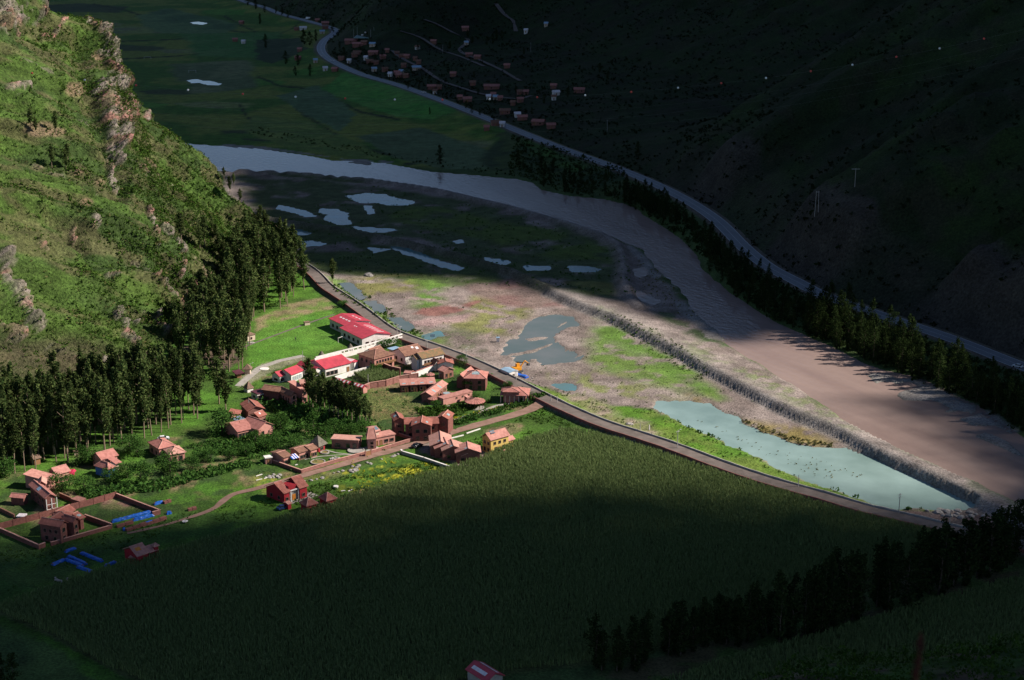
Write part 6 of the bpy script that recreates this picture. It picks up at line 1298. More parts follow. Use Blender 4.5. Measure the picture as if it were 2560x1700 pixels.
b = start('house', 'long pink-roofed house with a blue skylight and white porch posts at the lower left', 'house', (112, 1268))
n, e1, e2, W_, D_ = block(b, *za(ZF_, (822, 1388), (1047, 1337), (330, 1168)), 4.6, 'gable', 'b', 1.2, 'brick', 'tile', wins=(('l', 4, 2.6, .9, .9), ('l', 3, .6, .9, .9)), sky=((.3, .52, 1.4, 1.9, 'bluesheet'),))
block(b, *za(ZF_, (682, 1135), (862, 1120), (400, 1055)), 4.8, 'gable', 'b', 1.2, 'brick', 'tile_pale', wins=())
block(b, *za(ZF_, (440, 1385), (540, 1312), (250, 1297)), 2.6, 'gable', 'b', .8, 'brick', 'tile')
for i in range(3):
    c = n+e1*(.3+(W_-.6)*i/2)-e2*.6-b.location; mb = MB(); mb.box((c.x, c.y, -.1), .22, .22, 4.7, (e1.x, e1.y)); mb.build('porch_post', M['white'], b)
for z_ in (1.0, 2.6): c = n+e1*(W_/2)-e2*.6-b.location; mb = MB(); mb.box((c.x, c.y, z_), W_-.8, .12, .14, (e1.x, e1.y)); mb.build('porch_rail', M['white'], b)
b = start('house', 'pink house with two hipped roofs and a terrace beside the shaded garden field', 'house', (400, 1140))
block(b, (396, 1124), (440, 1114), (360, 1116), 3.5, 'hip', 'a', 1.6, 'pink', 'tile', d=9, wins=(('f', 2, .8, 1, 1.2), ('l', 2, .8, 1, 1.2)))
block(b, (424, 1139), (466, 1131), (402, 1126), 3.0, 'hip', 'a', 1.5, 'pink', 'tile_pale', d=7, wins=(('f', 2, .5, 1.2, 1.6),))
b = start('house', 'long-roofed courtyard house with a pale ridge below the white shed', 'house', (618, 1045))
block(b, *za(ZE, (650, 778), (1060, 718), (262, 590)), 3.4, 'gable', 'b', 1.6, 'adobe', 'tile', w=7, wins=(('f', 2, .7, 1, 1.2),))
block(b, *za(ZE, (440, 872), (505, 750), (165, 798)), 2.7, 'shed', 'a', .8, 'adobe', 'tile', ov=.3)
block(b, *za(ZE, (975, 948), (1212, 860), (800, 842)), 3.0, 'gable', 'a', 1.2, 'adobe', 'tile', wins=(('f', 2, .8, .9, 1.0),), sky=((.45, .3, .6, .8, 'whitesheet'),))
b = start('villa', 'pink villa with solar panels and a broad tile roof right of the big round tree', 'villa', (594, 1098))
block(b, *za(ZE, (370, 1358), (822, 1252), (250, 1220)), 3.2, 'gable', 'a', 2.0, 'pink', 'tile', d=11, wins=(('f', 4, .4, 1.4, 1.9),))
block(b, *za(ZE, (950, 1308), (1428, 1152), (700, 1120)), 3.4, 'gable', 'b', 2.2, 'pink', 'tile', d=10, wins=(('f', 1, 1, 1.1, 1.4, .1, .5), ('f', 1, 1.2, .4, .8, .5, .9)))
block(b, *za(ZE, (500, 1100), (660, 1045), (355, 1015)), 3.4, 'shed', 'a', .9, 'pink', 'tile', d=7, sky=((.5, .5, 4.2, 3.4, 'solar'),))
b = start('shed', 'long white shed with a dark maroon roof left of the brown twin gables', 'shed', (642, 1001))
block(b, *za(ZE, (925, 303), (1395, 195), (690, 272)), 2.9, 'flat', 'a', 0, 'white', 'maroon', d=5, ov=.2, wins=(('f', 3, 1.5, .9, .8, .02, .5), ('l', 1, 1.2, 1.2, .7)))
b = start('house', 'brown house with twin gables and dark timber walls beside the white shed', 'house', (726, 1010))
block(b, *za(ZA, (790, 1042), (925, 965), (682, 992)), 4.2, 'gable', 'b', 1.2, 'brick', 'tile_brown', d=8)
block(b, *za(ZA, (1005, 1122), (1148, 1088), (860, 985)), 4.2, 'gable', 'b', 1.3, 'pink', 'tile_brown', wins=(('f', 1, 2.8, .8, 1.2), ('f', 1, .6, .9, 1.4), ('l', 4, .8, .6, 2.2)))
b = start('house', 'tall pale-roofed pink house half hidden by the first eucalyptus of the clump', 'house', (755, 1000))
block(b, *za(ZA, (1215, 1005), (1340, 975), (1000, 880)), 5.6, 'shed', 'a', 1.0, 'pink', 'tile', wins=(('f', 1, 3.6, 1.2, 1.0), ('f', 1, .8, 1.2, 1.4)))
block(b, *za(ZA, (1180, 900), (1300, 892), (990, 842)), 7.0, 'flat', 'a', 0, 'pink', 'tile_pale', d=6)
# huts about the pitch
def cone_hut(at, rad, h, rise, label):
    p = G(*at); t = thing('thatched_hut', label, 'hut', (p.x, p.y, 0)); mb = MB(); mb.cone((0, 0, h), rad*1.1, rise, 14); mb.build('roof', M['thatch'], t)
    mb = MB(); mb.cone((0, 0, -.2), rad, .5, 14, rad); mb.build('base_ring', M['white'], t)
    for i in range(6): a = i*1.047; mb = MB(); mb.tube((math.cos(a)*rad*.9, math.sin(a)*rad*.9, 0), (math.cos(a)*rad*.9, math.sin(a)*rad*.9, h+.1), .08, .08, 5); mb.build('post', M['wood'], t)
cone_hut((804, 893), 1.3, 1.0, 2.0, 'conical thatched hut at the near corner of the pitch'); cone_hut((876, 875), 1.2, 1.2, 1.9, 'conical thatched hut by the middle of the gallery wall')
b = start('thatched_hut', 'square thatched hut against the wood at the left corner of the pitch', 'hut', (616, 928)); block(b, (606, 925), (626, 925), (606, 918), 2.2, 'pyramid', 'a', 1.9, 'cream', 'thatch_brown', w=3.6, d=3.6, ov=.7)
b = start('canopy', 'dark lean-to canopy left of the square thatched hut', 'canopy', (598, 940)); block(b, (590, 937), (611, 933), (584, 929), 2.0, 'shed', 'a', .5, 'wood', 'maroon', d=4, ov=.9)
b = start('hut', 'small white hut with a steep brown pyramid roof left of the long white shed', 'hut', (628, 982)); block(b, (618, 974), (639, 969), (612, 970), 1.6, 'pyramid', 'a', 2.6, 'white', 'thatch_brown', w=3.2, d=3.2, ov=.3)
b = start('cottage', 'cream cottage under a brown roof at the left touchline of the pitch', 'cottage', (628, 847)); block(b, (618, 841), (640, 836), (616, 834), 2.5, 'hip', 'a', 1.0, 'cream', 'thatch_brown', d=4, ov=.3, wins=(('f', 1, .8, .7, .8),))
b = start('well_house', 'little cream box with a brown lid standing in the grass above the pitch', 'box', (766, 813)); block(b, (762, 808), (776, 806), (756, 804), 1.3, 'flat', 'a', 0, 'cream', 'thatch_brown', d=2.0, ov=.12)
b = start('shelter', 'tile-roofed shelter on the slope at the left edge above the wood', 'shelter', (20, 995)); block(b, (-6, 973), (32, 971), (-10, 962), 5.5, 'hip', 'a', 2.0, 'wood', 'tile', d=7, ov=1.0)
b = start('house', 'salmon pink house half hidden behind the crowns of the lower wood', 'house', (100, 1012)); block(b, (70, 985), (121, 979), (60, 980), 8, 'flat', 'a', 0, 'pink', 'tile_pale', d=5, ov=.2, wins=(('f', 2, 5.5, .9, 1.2),)); block(b, (104, 977), (122, 975), (100, 973), 9.5, 'flat', 'a', 0, 'pink', 'tile', d=3, ov=.2)
b = start('hut', 'small brown-roofed hut among the trunks of the lower wood', 'hut', (88, 1156)); block(b, (84, 1150), (96, 1147), (76, 1146), 2.3, 'gable', 'a', .8, 'wood', 'thatch_brown', w=3, d=4, ov=.4)
b = start('box', 'little yellowish hatch house on the verge of the wood above the blue-walled house', 'box', (190, 1134)); block(b, (186, 1132), (196, 1130), (184, 1130), 1.2, 'flat', 'a', 0, 'cream', 'thatch_brown', d=1.6, ov=.1)
# red barn cut by the lower edge
b = start('barn', 'crimson sheet-roofed barn with rows of roof lights, cut by the lower edge', 'barn', (1215, 1715))
block(b, (1216, 1708), (1263, 1690), (1164, 1674), 3.6, 'gable', 'b', 1.6, 'concrete', 'redsheet', sky=[(.25, .30+.16*i, .9, 1.4, 'whitesheet') for i in range(4)]+[(.75, .2+.16*i, .8, 1.4, 'whitesheet') for i in range(5)])
# site hut, excavator, blue heap
b = start('site_hut', 'white site hut with a pale blue roof beside the orange excavator', 'hut', (1272, 942)); block(b, (1273, 933), (1296, 928), (1253, 923), 2.6, 'gable', 'b', .4, 'white', 'bluesheet', ov=.15, wins=(('f', 1, .9, .8, .8),))
p = G(1293, 932); t = thing('excavator', 'orange tracked excavator with its arm folded, behind the blue-roofed site hut', 'excavator', (p.x, p.y, .3), .6); t.scale = (1.15, 1.15, 1.15)
for s_ in (-1, 1): mb = MB(); mb.box((0, s_*1.0, 0), 3.4, .5, .75); mb.build('track', M['steel'], t)
mb = MB(); mb.box((-.3, 0, .85), 2.9, 2.3, 1.1); mb.build('body', M['yellowpaint'], t); mb = MB(); mb.box((.6, .6, 1.95), 1.3, 1.0, 1.0); mb.build('cab', M['yellowpaint'], t); mb = MB(); mb.box((1.2, .6, 2.15), .15, .8, .6); mb.build('windscreen', M['glass'], t)
mb = MB(); mb.tube((1.0, -.2, 1.4), (3.0, -.2, 3.8), .3, .22, 6); mb.tube((3.0, -.2, 3.8), (4.6, -.2, 2.6), .22, .16, 6); mb.build('arm', M['yellowpaint'], t); mb = MB(); mb.box((4.6, -.2, 1.7), .9, .9, .8); mb.build('bucket', M['steel'], t)

# ---------------------------------------------------------------- tarpaulins, bricks
def tarp(a, b, w, h, label, mt='tarp', seed=0, ends=True):
    A, B = G(*a), G(*b); c = (A+B)/2; dr = (B-A).normalized(); nn = Vector((-dr.y, dr.x, 0)); ln = (B-A).length; n = max(6, int(ln/.55)); rr = np.random.default_rng(seed+int(a[0]))
    prof = [(-.62, 0), (-.55, .55), (-.42, .97), (0, 1.06), (.42, .97), (.55, .55), (.62, 0)]
    V = []; Fs = []
    for i in range(n+1):
        t = -ln/2+ln*i/n; e = .55 if i in (0, n) and ends else 1
        for k, (u, v) in enumerate(prof):
            u2 = u*w*(1+.10*rr.normal())+.0; v2 = max(0, v*h*e*(1+.06*rr.normal())); p = dr*t+nn*u2; V.append((p.x, p.y, v2))
    for i in range(n):
        for k in range(6): Fs.append((i*7+k, (i+1)*7+k, (i+1)*7+k+1, i*7+k+1))
    Fs += [tuple(range(7))[::-1], tuple(range(n*7, n*7+7))]
    mb = MB(); mb.add(V, Fs); t = thing('tarpaulin', label, 'tarpaulin', (c.x, c.y, float(gh(c.x, c.y)[0])), 0, 'blue tarpaulins over brick stacks')
    mb.build('sheet', M[mt], t)
    mb = MB(); mb.box((0, 0, -.05), ln*.97, w*.8, h*.9, (dr.x, dr.y)); mb.build('brick_stack', M['brick'], t)
    return t
def zg(x, y): return (x/5.621, 1240+y/5.621)
for i, (a, b, w, lab) in enumerate([
 ((915, 800), (1062, 745), 1.4, 'short blue tarpaulin stack, farthest up of the lower group, below the yard front wall'), ((1140, 815), (1440, 935), 1.5, 'long blue tarpaulin stack lying apart on the right of the lower group'),
 ((960, 860), (1215, 975), 1.4, 'upper one of the two long parallel blue tarpaulin stacks'), ((735, 985), (915, 905), 1.5, 'blue tarpaulin stack at the left end of the lower group, turned across the others'),
 ((915, 905), (1170, 1000), 1.4, 'lower one of the two long parallel blue tarpaulin stacks'), ((1090, 1010), (1300, 1085), 1.3, 'lowest blue tarpaulin stack, nearest the dark maize'),
 ((1475, 1000), (1632, 940), 1.4, 'short blue tarpaulin stack on its own, nearest the small red brick house'), ((1570, 380), (2125, 235), 1.5, 'longest blue tarpaulin stack, below the right-hand yard wall'),
 ((1870, 355), (2160, 285), 1.5, 'crumpled blue tarpaulin on the right half of the middle brick stack'), ((1930, 445), (2165, 370), 1.3, 'thin blue tarpaulin over part of the lowest brick stack'),
 ((2165, 133), (2300, 95), 1.2, 'pale blue tarpaulin strip on the brick stack beyond the yard corner'), ((2340, 262), (2410, 250), 1.5, 'small dark blue tarpaulin bundle right of the yard corner'),
 ((1725, 490), (1760, 480), 1.5, 'little blue tarpaulin bundle at the left tip of the lowest brick stack')]):
    tarp(zg(*a), zg(*b), w*.60, .75 if i < 7 else .85, lab, 'tarp', i)
for a, b, lab in (((1640, 450), (1870, 385), 'long brick stack, left half of the middle row below the yard wall'), ((1770, 500), (2335, 330), 'lowest and longest bare brick stack beside the track'), ((2300, 115), (2400, 85), 'bare end of the brick stack beyond the yard corner'), ((1980+660, 215), (2760, 190), 'dark brick stack lying in the grass left of the lane bend')):
    A, B = G(*zg(*a)), G(*zg(*b)); c = (A+B)/2; dr = (B-A).normalized(); ln = (B-A).length; t = thing('brick_stack', lab, 'brick stack', (c.x, c.y, float(gh(c.x, c.y)[0])-.1))
    k = max(2, int(ln/2.2))
    for i in range(k): mb = MB(); q = dr*(-ln/2+ln*(i+.5)/k); mb.box((q.x, q.y, 0), ln/k-.12, 1.1, .9+.12*(i % 3), (dr.x, dr.y)); mb.build('pallet', M['brick'], t)

# ---------------------------------------------------------------- poles, lamps, posts
def pole(base, h, label, arms=2, lamp=False, mt='pole', name='power_pole', cat='power pole', r_=.16, zsnap=None):
    p = zsnap if zsnap is not None else G(base[0], base[1], 0)
    z = p.z if zsnap is not None else float(gh(p.x, p.y)[0])
    t = thing(name, label, cat, (p.x, p.y, z)); mb = MB(); mb.tube((0, 0, -.4), (0, 0, h), r_, r_*.6, 7); mb.build('post', M[mt], t)
    for i in range(arms): mb = MB(); mb.box((0, 0, h-.5-i*.9), 1.7, .13, .13, (.8, .6)); mb.build('crossarm', M[mt], t)
    if lamp: mb = MB(); mb.tube((0, 0, h-.1), (.9, .5, h+.15), .06, .05, 5); mb.box((1.0, .56, h+.1), .6, .25, .14, (.87, .48)); mb.build('lamp_head', M[mt], t)
    return t
for (x, y, h, ar, lp, lab) in (
 (920.6, 969, 5.4, 0, 0, 'plain white pole in front of the walled maize plot'), (1068, 881, 4.5, 1, 0, 'thin power pole behind the mossy-roofed house'), (1166, 912, 5.8, 2, 1, 'power pole with a street lamp at the corner of the plaza'),
 (1290, 960, 4.6, 1, 0, 'short pole beside the white site hut'), (1377, 1013, 2.6, 0, 0, 'first short pale post where the dirt lane meets the embankment road'), (1393, 1016, 2.6, 0, 0, 'second short pale post where the dirt lane meets the embankment road'),
 (1693, 1131, 6.6, 1, 1, 'pale lamp pole on the green strip halfway along the embankment road'), (2246, 1295, 6.8, 2, 0, 'power pole beside the puddle near the end of the lake'), (2373, 1322, 4.6, 0, 0, 'thin post near the poplars at the end of the embankment road'),
 (623.4, 1037, 6.0, 0, 0, 'slim white flagpole in the courtyard of the long-roofed house'), (757, 902, 4.2, 0, 0, 'thin red pole at the edge of the pitch'), (626, 931, 3.6, 0, 1, 'short lamp post beside the square thatched hut'),
 (993, 848, 5.2, 1, 0, 'pale power pole behind the near end of the red-roofed hall, left one'), (1001, 850, 4.8, 1, 0, 'pale power pole behind the near end of the red-roofed hall, right one'), (945.6, 856, 3.6, 0, 0, 'thin flagpole on the paved court below the red-roofed hall'),
 (1995, 1228, 4.2, 0, 0, 'dark post beside the boulder at the lower end of the green strip'), (1600, 1088, 3, 0, 0, 'small post on the kerb wall in the middle of the embankment road')):
    pole((x, y), h, lab, ar, bool(lp))
p = G(1623, 1075); t = thing('wrapped_post', 'short white wrapped post standing alone on the green strip', 'post', (p.x, p.y, .1)); mb = MB(); mb.cone((0, 0, 0), .28, 1.9, 8, .16); mb.build('wrapping', M['whitesheet'], t)
for i, (x, y, hh, lab) in enumerate([(2041, 534, 12, 'twin-legged pale power pylon on the dark mountainside'), (2137, 456, 9, 'small crossarmed pylon higher on the dark mountainside')]):
    q = snap(x, y); t = thing('pylon', lab, 'pylon', tuple(q))
    for s_ in (-1.0, 1.0)[: 2 if i == 0 else 1]: mb = MB(); mb.tube((s_*(.9 if i == 0 else 0), 0, -1), (s_*(.6 if i == 0 else 0), 0, hh), .13, .09, 6); mb.build('leg', M['pole'], t)
    mb = MB(); mb.box((0, 0, hh-.6), 4.2 if i else 1.6, .2, .2); mb.build('crossarm', M['pole'], t)
for (x, y, lab) in ((1107, 130, 'thin pole among the houses of the shaded village'), (1327, 128, 'thin pole on the slope above the shaded village'), (1518, 330, 'pale pole above the highway where the wires cross')):
    pole(None, 9, lab, 1, zsnap=snap(x, y), r_=.12)

# ---------------------------------------------------------------- power line with marker balls
def cable_pts(pts, depth): return [Gd(x, y, depth) for x, y in pts]
def tube_path(P_, r_, name, mt, parent=None, n=4):
    P_ = smooth_line(np.array([tuple(p) for p in P_]), 6); mb = MB()
    for i in range(len(P_)-1): mb.tube(P_[i], P_[i+1], r_, r_, n)
    return mb.build(name, mt, parent)
balls = [(-30, 165), (80, 183), (212, 200), (340, 213), (470, 225), (607, 235), (739, 242), (863, 246), (987, 249), (1106, 249.5), (1224, 248), (1343, 243), (1463, 238), (1578, 230), (1695, 219.5), (1803, 208), (1915, 195), (2027, 178), (2131, 162), (2241, 142), (2349, 121), (2460, 96.5), (2565, 72)]
DEP = 455
tag(tube_path(cable_pts([(-200, 140)]+balls+[(2800, 10)], DEP), .014, 'cable', M['wire']), 'overhead cable carrying the red and white marker balls across the valley', 'cable')
for i, (x, y) in enumerate(balls):
    red = i % 2 == 1; q = Gd(x, y, DEP); mb = MB(); n = 12
    import bmesh
    nm = 'ball_red' if red else 'ball_white'; me = bpy.data.meshes.get(nm)
    if me is None:
        bm = bmesh.new(); bmesh.ops.create_uvsphere(bm, u_segments=14, v_segments=10, radius=.30); me = bpy.data.meshes.new(nm); bm.to_mesh(me); bm.free(); me.materials.append(M['redball' if red else 'whiteball']); smooth(me)
    o = link('marker_ball', me, None, None, tuple(q)); nth = i
    col = 'red' if red else 'white'
    where = 'off the left end' if i == 0 else ('hanging in front of the lit hillside' if i < 3 else ('over the dark meadow' if i < 9 else ('above the highway' if i < 13 else 'over the dark mountainside')))
    tag(o, f'{col} marker ball {where}, number {nth} along the cable from the left edge', 'marker ball', 'marker balls on the cable')
    o['label'] = f'{col} marker ball {where}, {["left of the frame", "first", "second", "third", "fourth", "fifth", "sixth", "seventh", "eighth", "ninth", "tenth", "eleventh", "twelfth", "thirteenth", "fourteenth", "fifteenth", "sixteenth", "seventeenth", "eighteenth", "nineteenth", "twentieth", "twenty-first", "right of the frame"][i]} from the left'
for k, pts in enumerate(([(330, 250), (740, 284), (1280, 287), (1600, 268), (1920, 230), (2240, 171), (2560, 100), (2800, 40)], [(390, 283), (740, 309), (1280, 307), (1600, 290), (1920, 248), (2240, 193), (2560, 120), (2800, 60)], [(430, 312), (860, 336), (1280, 332), (1600, 312), (1920, 272), (2240, 214), (2560, 143), (2800, 85)])):
    pts = [(-250, pts[0][1]-70), (60, pts[0][1]-27)]+pts
    tag(tube_path(cable_pts(pts, DEP+14+k*3), .011, 'cable', M['wire']), f'bare overhead wire, {["highest", "middle", "lowest"][k]} of the three below the marker ball cable', 'cable')

# ---------------------------------------------------------------- vehicles, people, odds and ends
def car(at, z, yaw, paint, label, name='parked_car', cat='car', L=4.2, truck=False):
    p = G(at[0], at[1], z); t = thing(name, label, cat, (p.x, p.y, z), yaw)
    mb = MB(); pr = [(-L/2, .35), (-L/2, .85), (-L/2+.3, .98), (L/2-1.0, .95), (L/2-.15, .8), (L/2, .55), (L/2, .35)]
    n = len(pr); mb.add([(x, -.82, z_) for x, z_ in pr]+[(x, .82, z_) for x, z_ in pr], [tuple(range(n)), tuple(range(n, 2*n))[::-1]]+[(i, i+n, (i+1) % n+n, (i+1) % n) for i in range(n)])
    mb.build('body', M[paint], t)
    if truck: mb = MB(); mb.box((-L*.12, 0, .9), L*.72, 1.9, 1.9); mb.build('cargo_box', M[paint], t)
    mb = MB(); c = [(-L*.40, .97), (-L*.30, 1.42), (L*.08, 1.42), (L*.24, .96)]
    mb.add([(x, -.74 if z_ < 1.2 else -.62, z_) for x, z_ in c]+[(x, .74 if z_ < 1.2 else .62, z_) for x, z_ in c], [(0, 1, 2, 3), (7, 6, 5, 4), (0, 4, 5, 1), (1, 5, 6, 2), (2, 6, 7, 3)]); mb.build('windows', M['glass'], t)
    mb = MB(); mb.box((-L*.11, 0, 1.42), L*.37, 1.22, .05); mb.build('roof', M[paint], t)
    for sx in (-.3, .3):
        for sy in (-.8, .8): mb = MB(); mb.tube((L*sx, sy-.09, .33), (L*sx, sy+.09, .33), .33, .33, 12); mb.build('wheel', M['rubber'], t)
    for sy in (-.6, .6): mb = MB(); mb.box((L/2-.02, sy, .62), .08, .3, .14); mb.build('headlight', M['skylight'], t)
    return t
car((708, 1272), .25, .72, 'carblue', 'dark blue car parked beside the tiny crimson shed')
car((1043, 1117), .3, .72, 'carblack', 'black car parked on the dirt lane near the guest block')
car((409, 1099), .2, .3, 'carwhite', 'pale car parked on the track at the edge of the lower wood')
car((769, 48), HWYZ+.06, 2.6, 'carwhite', 'white truck on the far stretch of the highway', 'truck', 'truck', 8.5, True)
car((807, 141), HWYZ+.06, 1.9, 'carwhite', 'white car at the left verge of the highway bend')
car((831, 152), HWYZ+.06, 2.4, 'carwhite', 'pale car on the outside of the highway bend, lower of the two')
car((1059, 232), HWYZ+.06, 2.5, 'carwhite', 'white van beside the roadside trees halfway along the highway', 'van', 'van', 5.0)
car((2543, 918), HWYZ+.06, 2.5, 'carwhite', 'pale vehicle on the highway at the right edge of the photo')
def person(at, label, top='cloth_dark', yaw=0.0, stride=.12):
    p = G(*at); z = float(gh(p.x, p.y)[0]); me = bpy.data.meshes.get('person_body')
    if me is None:
        me = bpy.data.meshes.new('person_skeleton')
        v = [(0, 0, .95), (0, 0, 1.18), (0, 0, 1.42), (0, 0, 1.53), (0, 0, 1.64), (0, .18, 1.42), (.03, .24, 1.14), (.14, .24, .92), (0, -.18, 1.42), (-.03, -.24, 1.14), (.06, -.25, .90), (0, .09, .9), (.10, .10, .50), (.02, .10, .07), (.16, .10, .04), (0, -.09, .9), (-.04, -.10, .50), (-.16, -.10, .07), (-.03, -.10, .04)]
        e = [(0, 1), (1, 2), (2, 3), (3, 4), (2, 5), (5, 6), (6, 7), (2, 8), (8, 9), (9, 10), (0, 11), (11, 12), (12, 13), (13, 14), (0, 15), (15, 16), (16, 17), (17, 18)]
        me.from_pydata(v, e, []); o = bpy.data.objects.new('person_body', me); COL.objects.link(o)
        md = o.modifiers.new('skin', 'SKIN'); sv = me.skin_vertices[0].data; R_ = [.14, .13, .15, .06, .10, .065, .045, .035, .065, .045, .035, .09, .065, .045, .035, .09, .065, .045, .035]
        for i, q in enumerate(R_): sv[i].radius = (q, q)
        sv[0].use_root = True; o.modifiers.new('sub', 'SUBSURF').levels = 1
        dg = bpy.context.evaluated_depsgraph_get(); me2 = bpy.data.meshes.new_from_object(o.evaluated_get(dg)); bpy.data.objects.remove(o); me2.name = 'person_body'; me = me2
        me.materials.clear(); me.materials.append(M['cloth_dark']); me.materials.append(M['skin'])
        for f in me.polygons: f.material_index = 1 if f.center.z > 1.50 or (abs(f.center.y) > .2 and f.center.z < 1.0) else 0
        smooth(me)
    t = thing('person', label, 'person', (p.x, p.y, z), yaw); t.scale = (1.05,)*3
    m2 = me if top == 'cloth_dark' else me.copy()
    if top != 'cloth_dark': m2.materials[0] = M[top]
    link('body', m2, None, t); mb = MB(); mb.cone((-.01, 0, 1.66), .115, .10, 10, .05); mb.build('hair', M['hair'], t)
person((1113, 1096), 'person in dark clothes standing with the group on the dirt lane', 'cloth_dark', 1)
person((1119, 1097), 'person in pale clothes in the middle of the group on the dirt lane', 'cloth_pale', 2.5)
person((1125, 1094), 'person in dark clothes at the right of the group on the dirt lane', 'cloth_dark', 4)
person((739, 853), 'tiny dark figure standing on the football pitch', 'cloth_dark', 2)
# goals, tank, ball, and small things
def goal(at, w_, h_, label, yaw=0):
    p = G(*at); t = thing('football_goal', label, 'goal', (p.x, p.y, .1), yaw)
    for s_ in (-1, 1): mb = MB(); mb.tube((s_*w_/2, 0, 0), (s_*w_/2, 0, h_), .09, .09, 6); mb.build('post', M['white'], t)
    mb = MB(); mb.tube((-w_/2, 0, h_), (w_/2, 0, h_), .09, .09, 6); mb.build('crossbar', M['white'], t)
goal((369, 148), 7, 2.4, 'far white football goal in the dark meadow, upper one', .1); goal((481, 182), 7, 2.4, 'white football goal in the dark meadow above the two puddles', .1)
goal((851, 856), 3, 2.2, 'small white goal frame at the near corner of the pitch', 1.0); goal((1107, 946), 3, 2.2, 'little pale green swing frame beside the four brick units', .2)
p = G(840, 1222); t = thing('water_tank', 'round white table-like tank on legs in the meadow', 'tank', (p.x, p.y, .1)); mb = MB(); mb.cone((0, 0, .6), .85, .35, 16, .85); mb.build('drum', M['white'], t)
for i in range(3): mb = MB(); mb.tube((.5*math.cos(i*2.1), .5*math.sin(i*2.1), 0), (.5*math.cos(i*2.1), .5*math.sin(i*2.1), .62), .09, .09, 5); mb.build('leg', M['white'], t)
p = G(463, 1308); t = thing('satellite_dish', 'white dish lying on bare soil beside the lane', 'dish', (p.x, p.y, .3), 0); mb = MB(); mb.cone((0, 0, 0), .25, .45, 16, .95); mb.build('bowl', M['white'], t); mb = MB(); mb.cone((0, 0, .46), .22, .08, 8, .2); mb.build('hub', M['steel'], t)
for at, r_, lab in (((890, 1128), 3.0, 'ring-shaped stone fountain basin below the tower villa'), ((795, 1157), 2.6, 'round stone-edged flower bed filled with green'), ((812, 1133), 1.6, 'small round stone-edged bed near the crimson-walled hut')):
    p = G(*at); t = thing('stone_ring', lab, 'garden bed', (p.x, p.y, .05)); mb = MB(); n = 24
    v = []
    for i in range(n):
        a = 2*math.pi*i/n
        for rr_, z_ in ((r_, 0), (r_, .5), (r_-.35, .5), (r_-.35, 0)): v.append((math.cos(a)*rr_, math.sin(a)*rr_, z_))
    mb.add(v, [(i*4+k, ((i+1) % n)*4+k, ((i+1) % n)*4+(k+1) % 4, i*4+(k+1) % 4) for i in range(n) for k in range(4)]); mb.build('kerb', M['concrete'], t)
    mb = MB(); mb.cone((0, 0, -.1), r_-.36, .42, 20, r_-.36); mb.build('filling', M['concrete'] if r_ == 3.0 else mat('planting', (.16, .17, .05), (.2, .12, .05), scale=1.5), t)
p = G(840, 1149); t = thing('rock_garden', 'oval rock garden of pale stones on the lawn beside the lane wall', 'rock garden', (p.x, p.y, .1)); rr = np.random.default_rng(3)
for i in range(14):
    a = i*.45; o = link('stone', bpy.data.meshes['stone_shape'], None, t, (math.cos(a)*2.0*rr.uniform(.5, 1), math.sin(a)*1.6*rr.uniform(.4, 1), .2)); q = rr.uniform(.35, .7); o.scale = (q, q, q*.8)
def path(name, pts, w_, mt, label, z_=.26):
    q = resample(WP(pts), 1.5); zz2 = gh(q[:, 0], q[:, 1])+.06; ribbon(name, q, w_, z_, M[mt], label, .1, zf=zz2)
path('garden_path', [(762, 1150), (800, 1142), (850, 1138), (890, 1137), (905, 1139)], .6, 'concrete', 'thin pale garden path curving below the fountain')
path('garden_path', [(815, 1126), (840, 1133), (870, 1136), (900, 1139)], .6, 'concrete', 'thin pale garden path from the thatched hut to the gate')
path('garden_path', [(1122, 1053), (1200, 1032), (1240, 1015), (1290, 1008), (1330, 1004)], 1.6, 'concrete', 'paved garden path between the yellow flower borders')
path('garden_path', [(1110, 1017), (1150, 1012)], .8, 'concrete', 'short pale path at the foot of the garden wing')
path('farm_track', [(610, 868), (680, 842), (760, 812), (838, 786)], 1.2, 'dirt2', 'pale stony track along the upper side of the pitch')
path('driveway', [(596, 966), (620, 945), (650, 920), (700, 902), (760, 890)], 3.2, 'concrete', 'grey gravel drive curving into the corner of the pitch')
p = G(960, 858); mb = MB(); mb.box((p.x-3, p.y-1, -.1), 13, 8, .35, (.75, .66)); tag(mb.build('paved_court', M['concrete'], None), 'pale paved court below the end of the red-roofed hall', kind='structure')
p = G(661, 923); mb = MB(); mb.cone((p.x, p.y, -.1), 2.0, .45, 16, 1.9); tag(mb.build('concrete_slab', M['white'], None), 'white oval slab lying on the left corner of the pitch', 'slab')
p = G(628, 858); t = thing('mound', 'low brown mound by the cream cottage', 'mound', (p.x, p.y, .1)); o = link('earth', bpy.data.meshes['stone_shape'], None, t); o.scale = (1.8, 1.2, .6)
p = G(1163, 918); t = thing('white_tank', 'pale box tank on the plaza beside the embankment road', 'tank', (p.x+3, p.y+1, .1)); mb = MB(); mb.box((0, 0, 0), 1.8, 1.2, 1.1); mb.build('box', M['concrete'], t)
p = G(1090, 848); t = thing('billboard', 'white board sign standing behind the plaza', 'sign', (p.x-1.5, p.y, .1), .1); mb = MB(); mb.box((0, 0, .9), 2.0, .12, 1.3); mb.build('panel', M['bluesheet'], t)
for s_ in (-.8, .8): mb = MB(); mb.tube((s_, 0, 0), (s_, 0, 1), .06, .06, 5); mb.build('leg', M['pole'], t)
p = G(1245, 855); t = thing('kiosk', 'small white kiosk alone on the gravel flat', 'kiosk', (p.x, p.y, .1)); mb = MB(); mb.box((0, 0, 0), 1.3, 1.2, 1.9); mb.build('wall', M['white'], t); mb = MB(); mb.box((0, 0, 1.902), 1.6, 1.5, .15); mb.build('roof', M['bluesheet'], t)
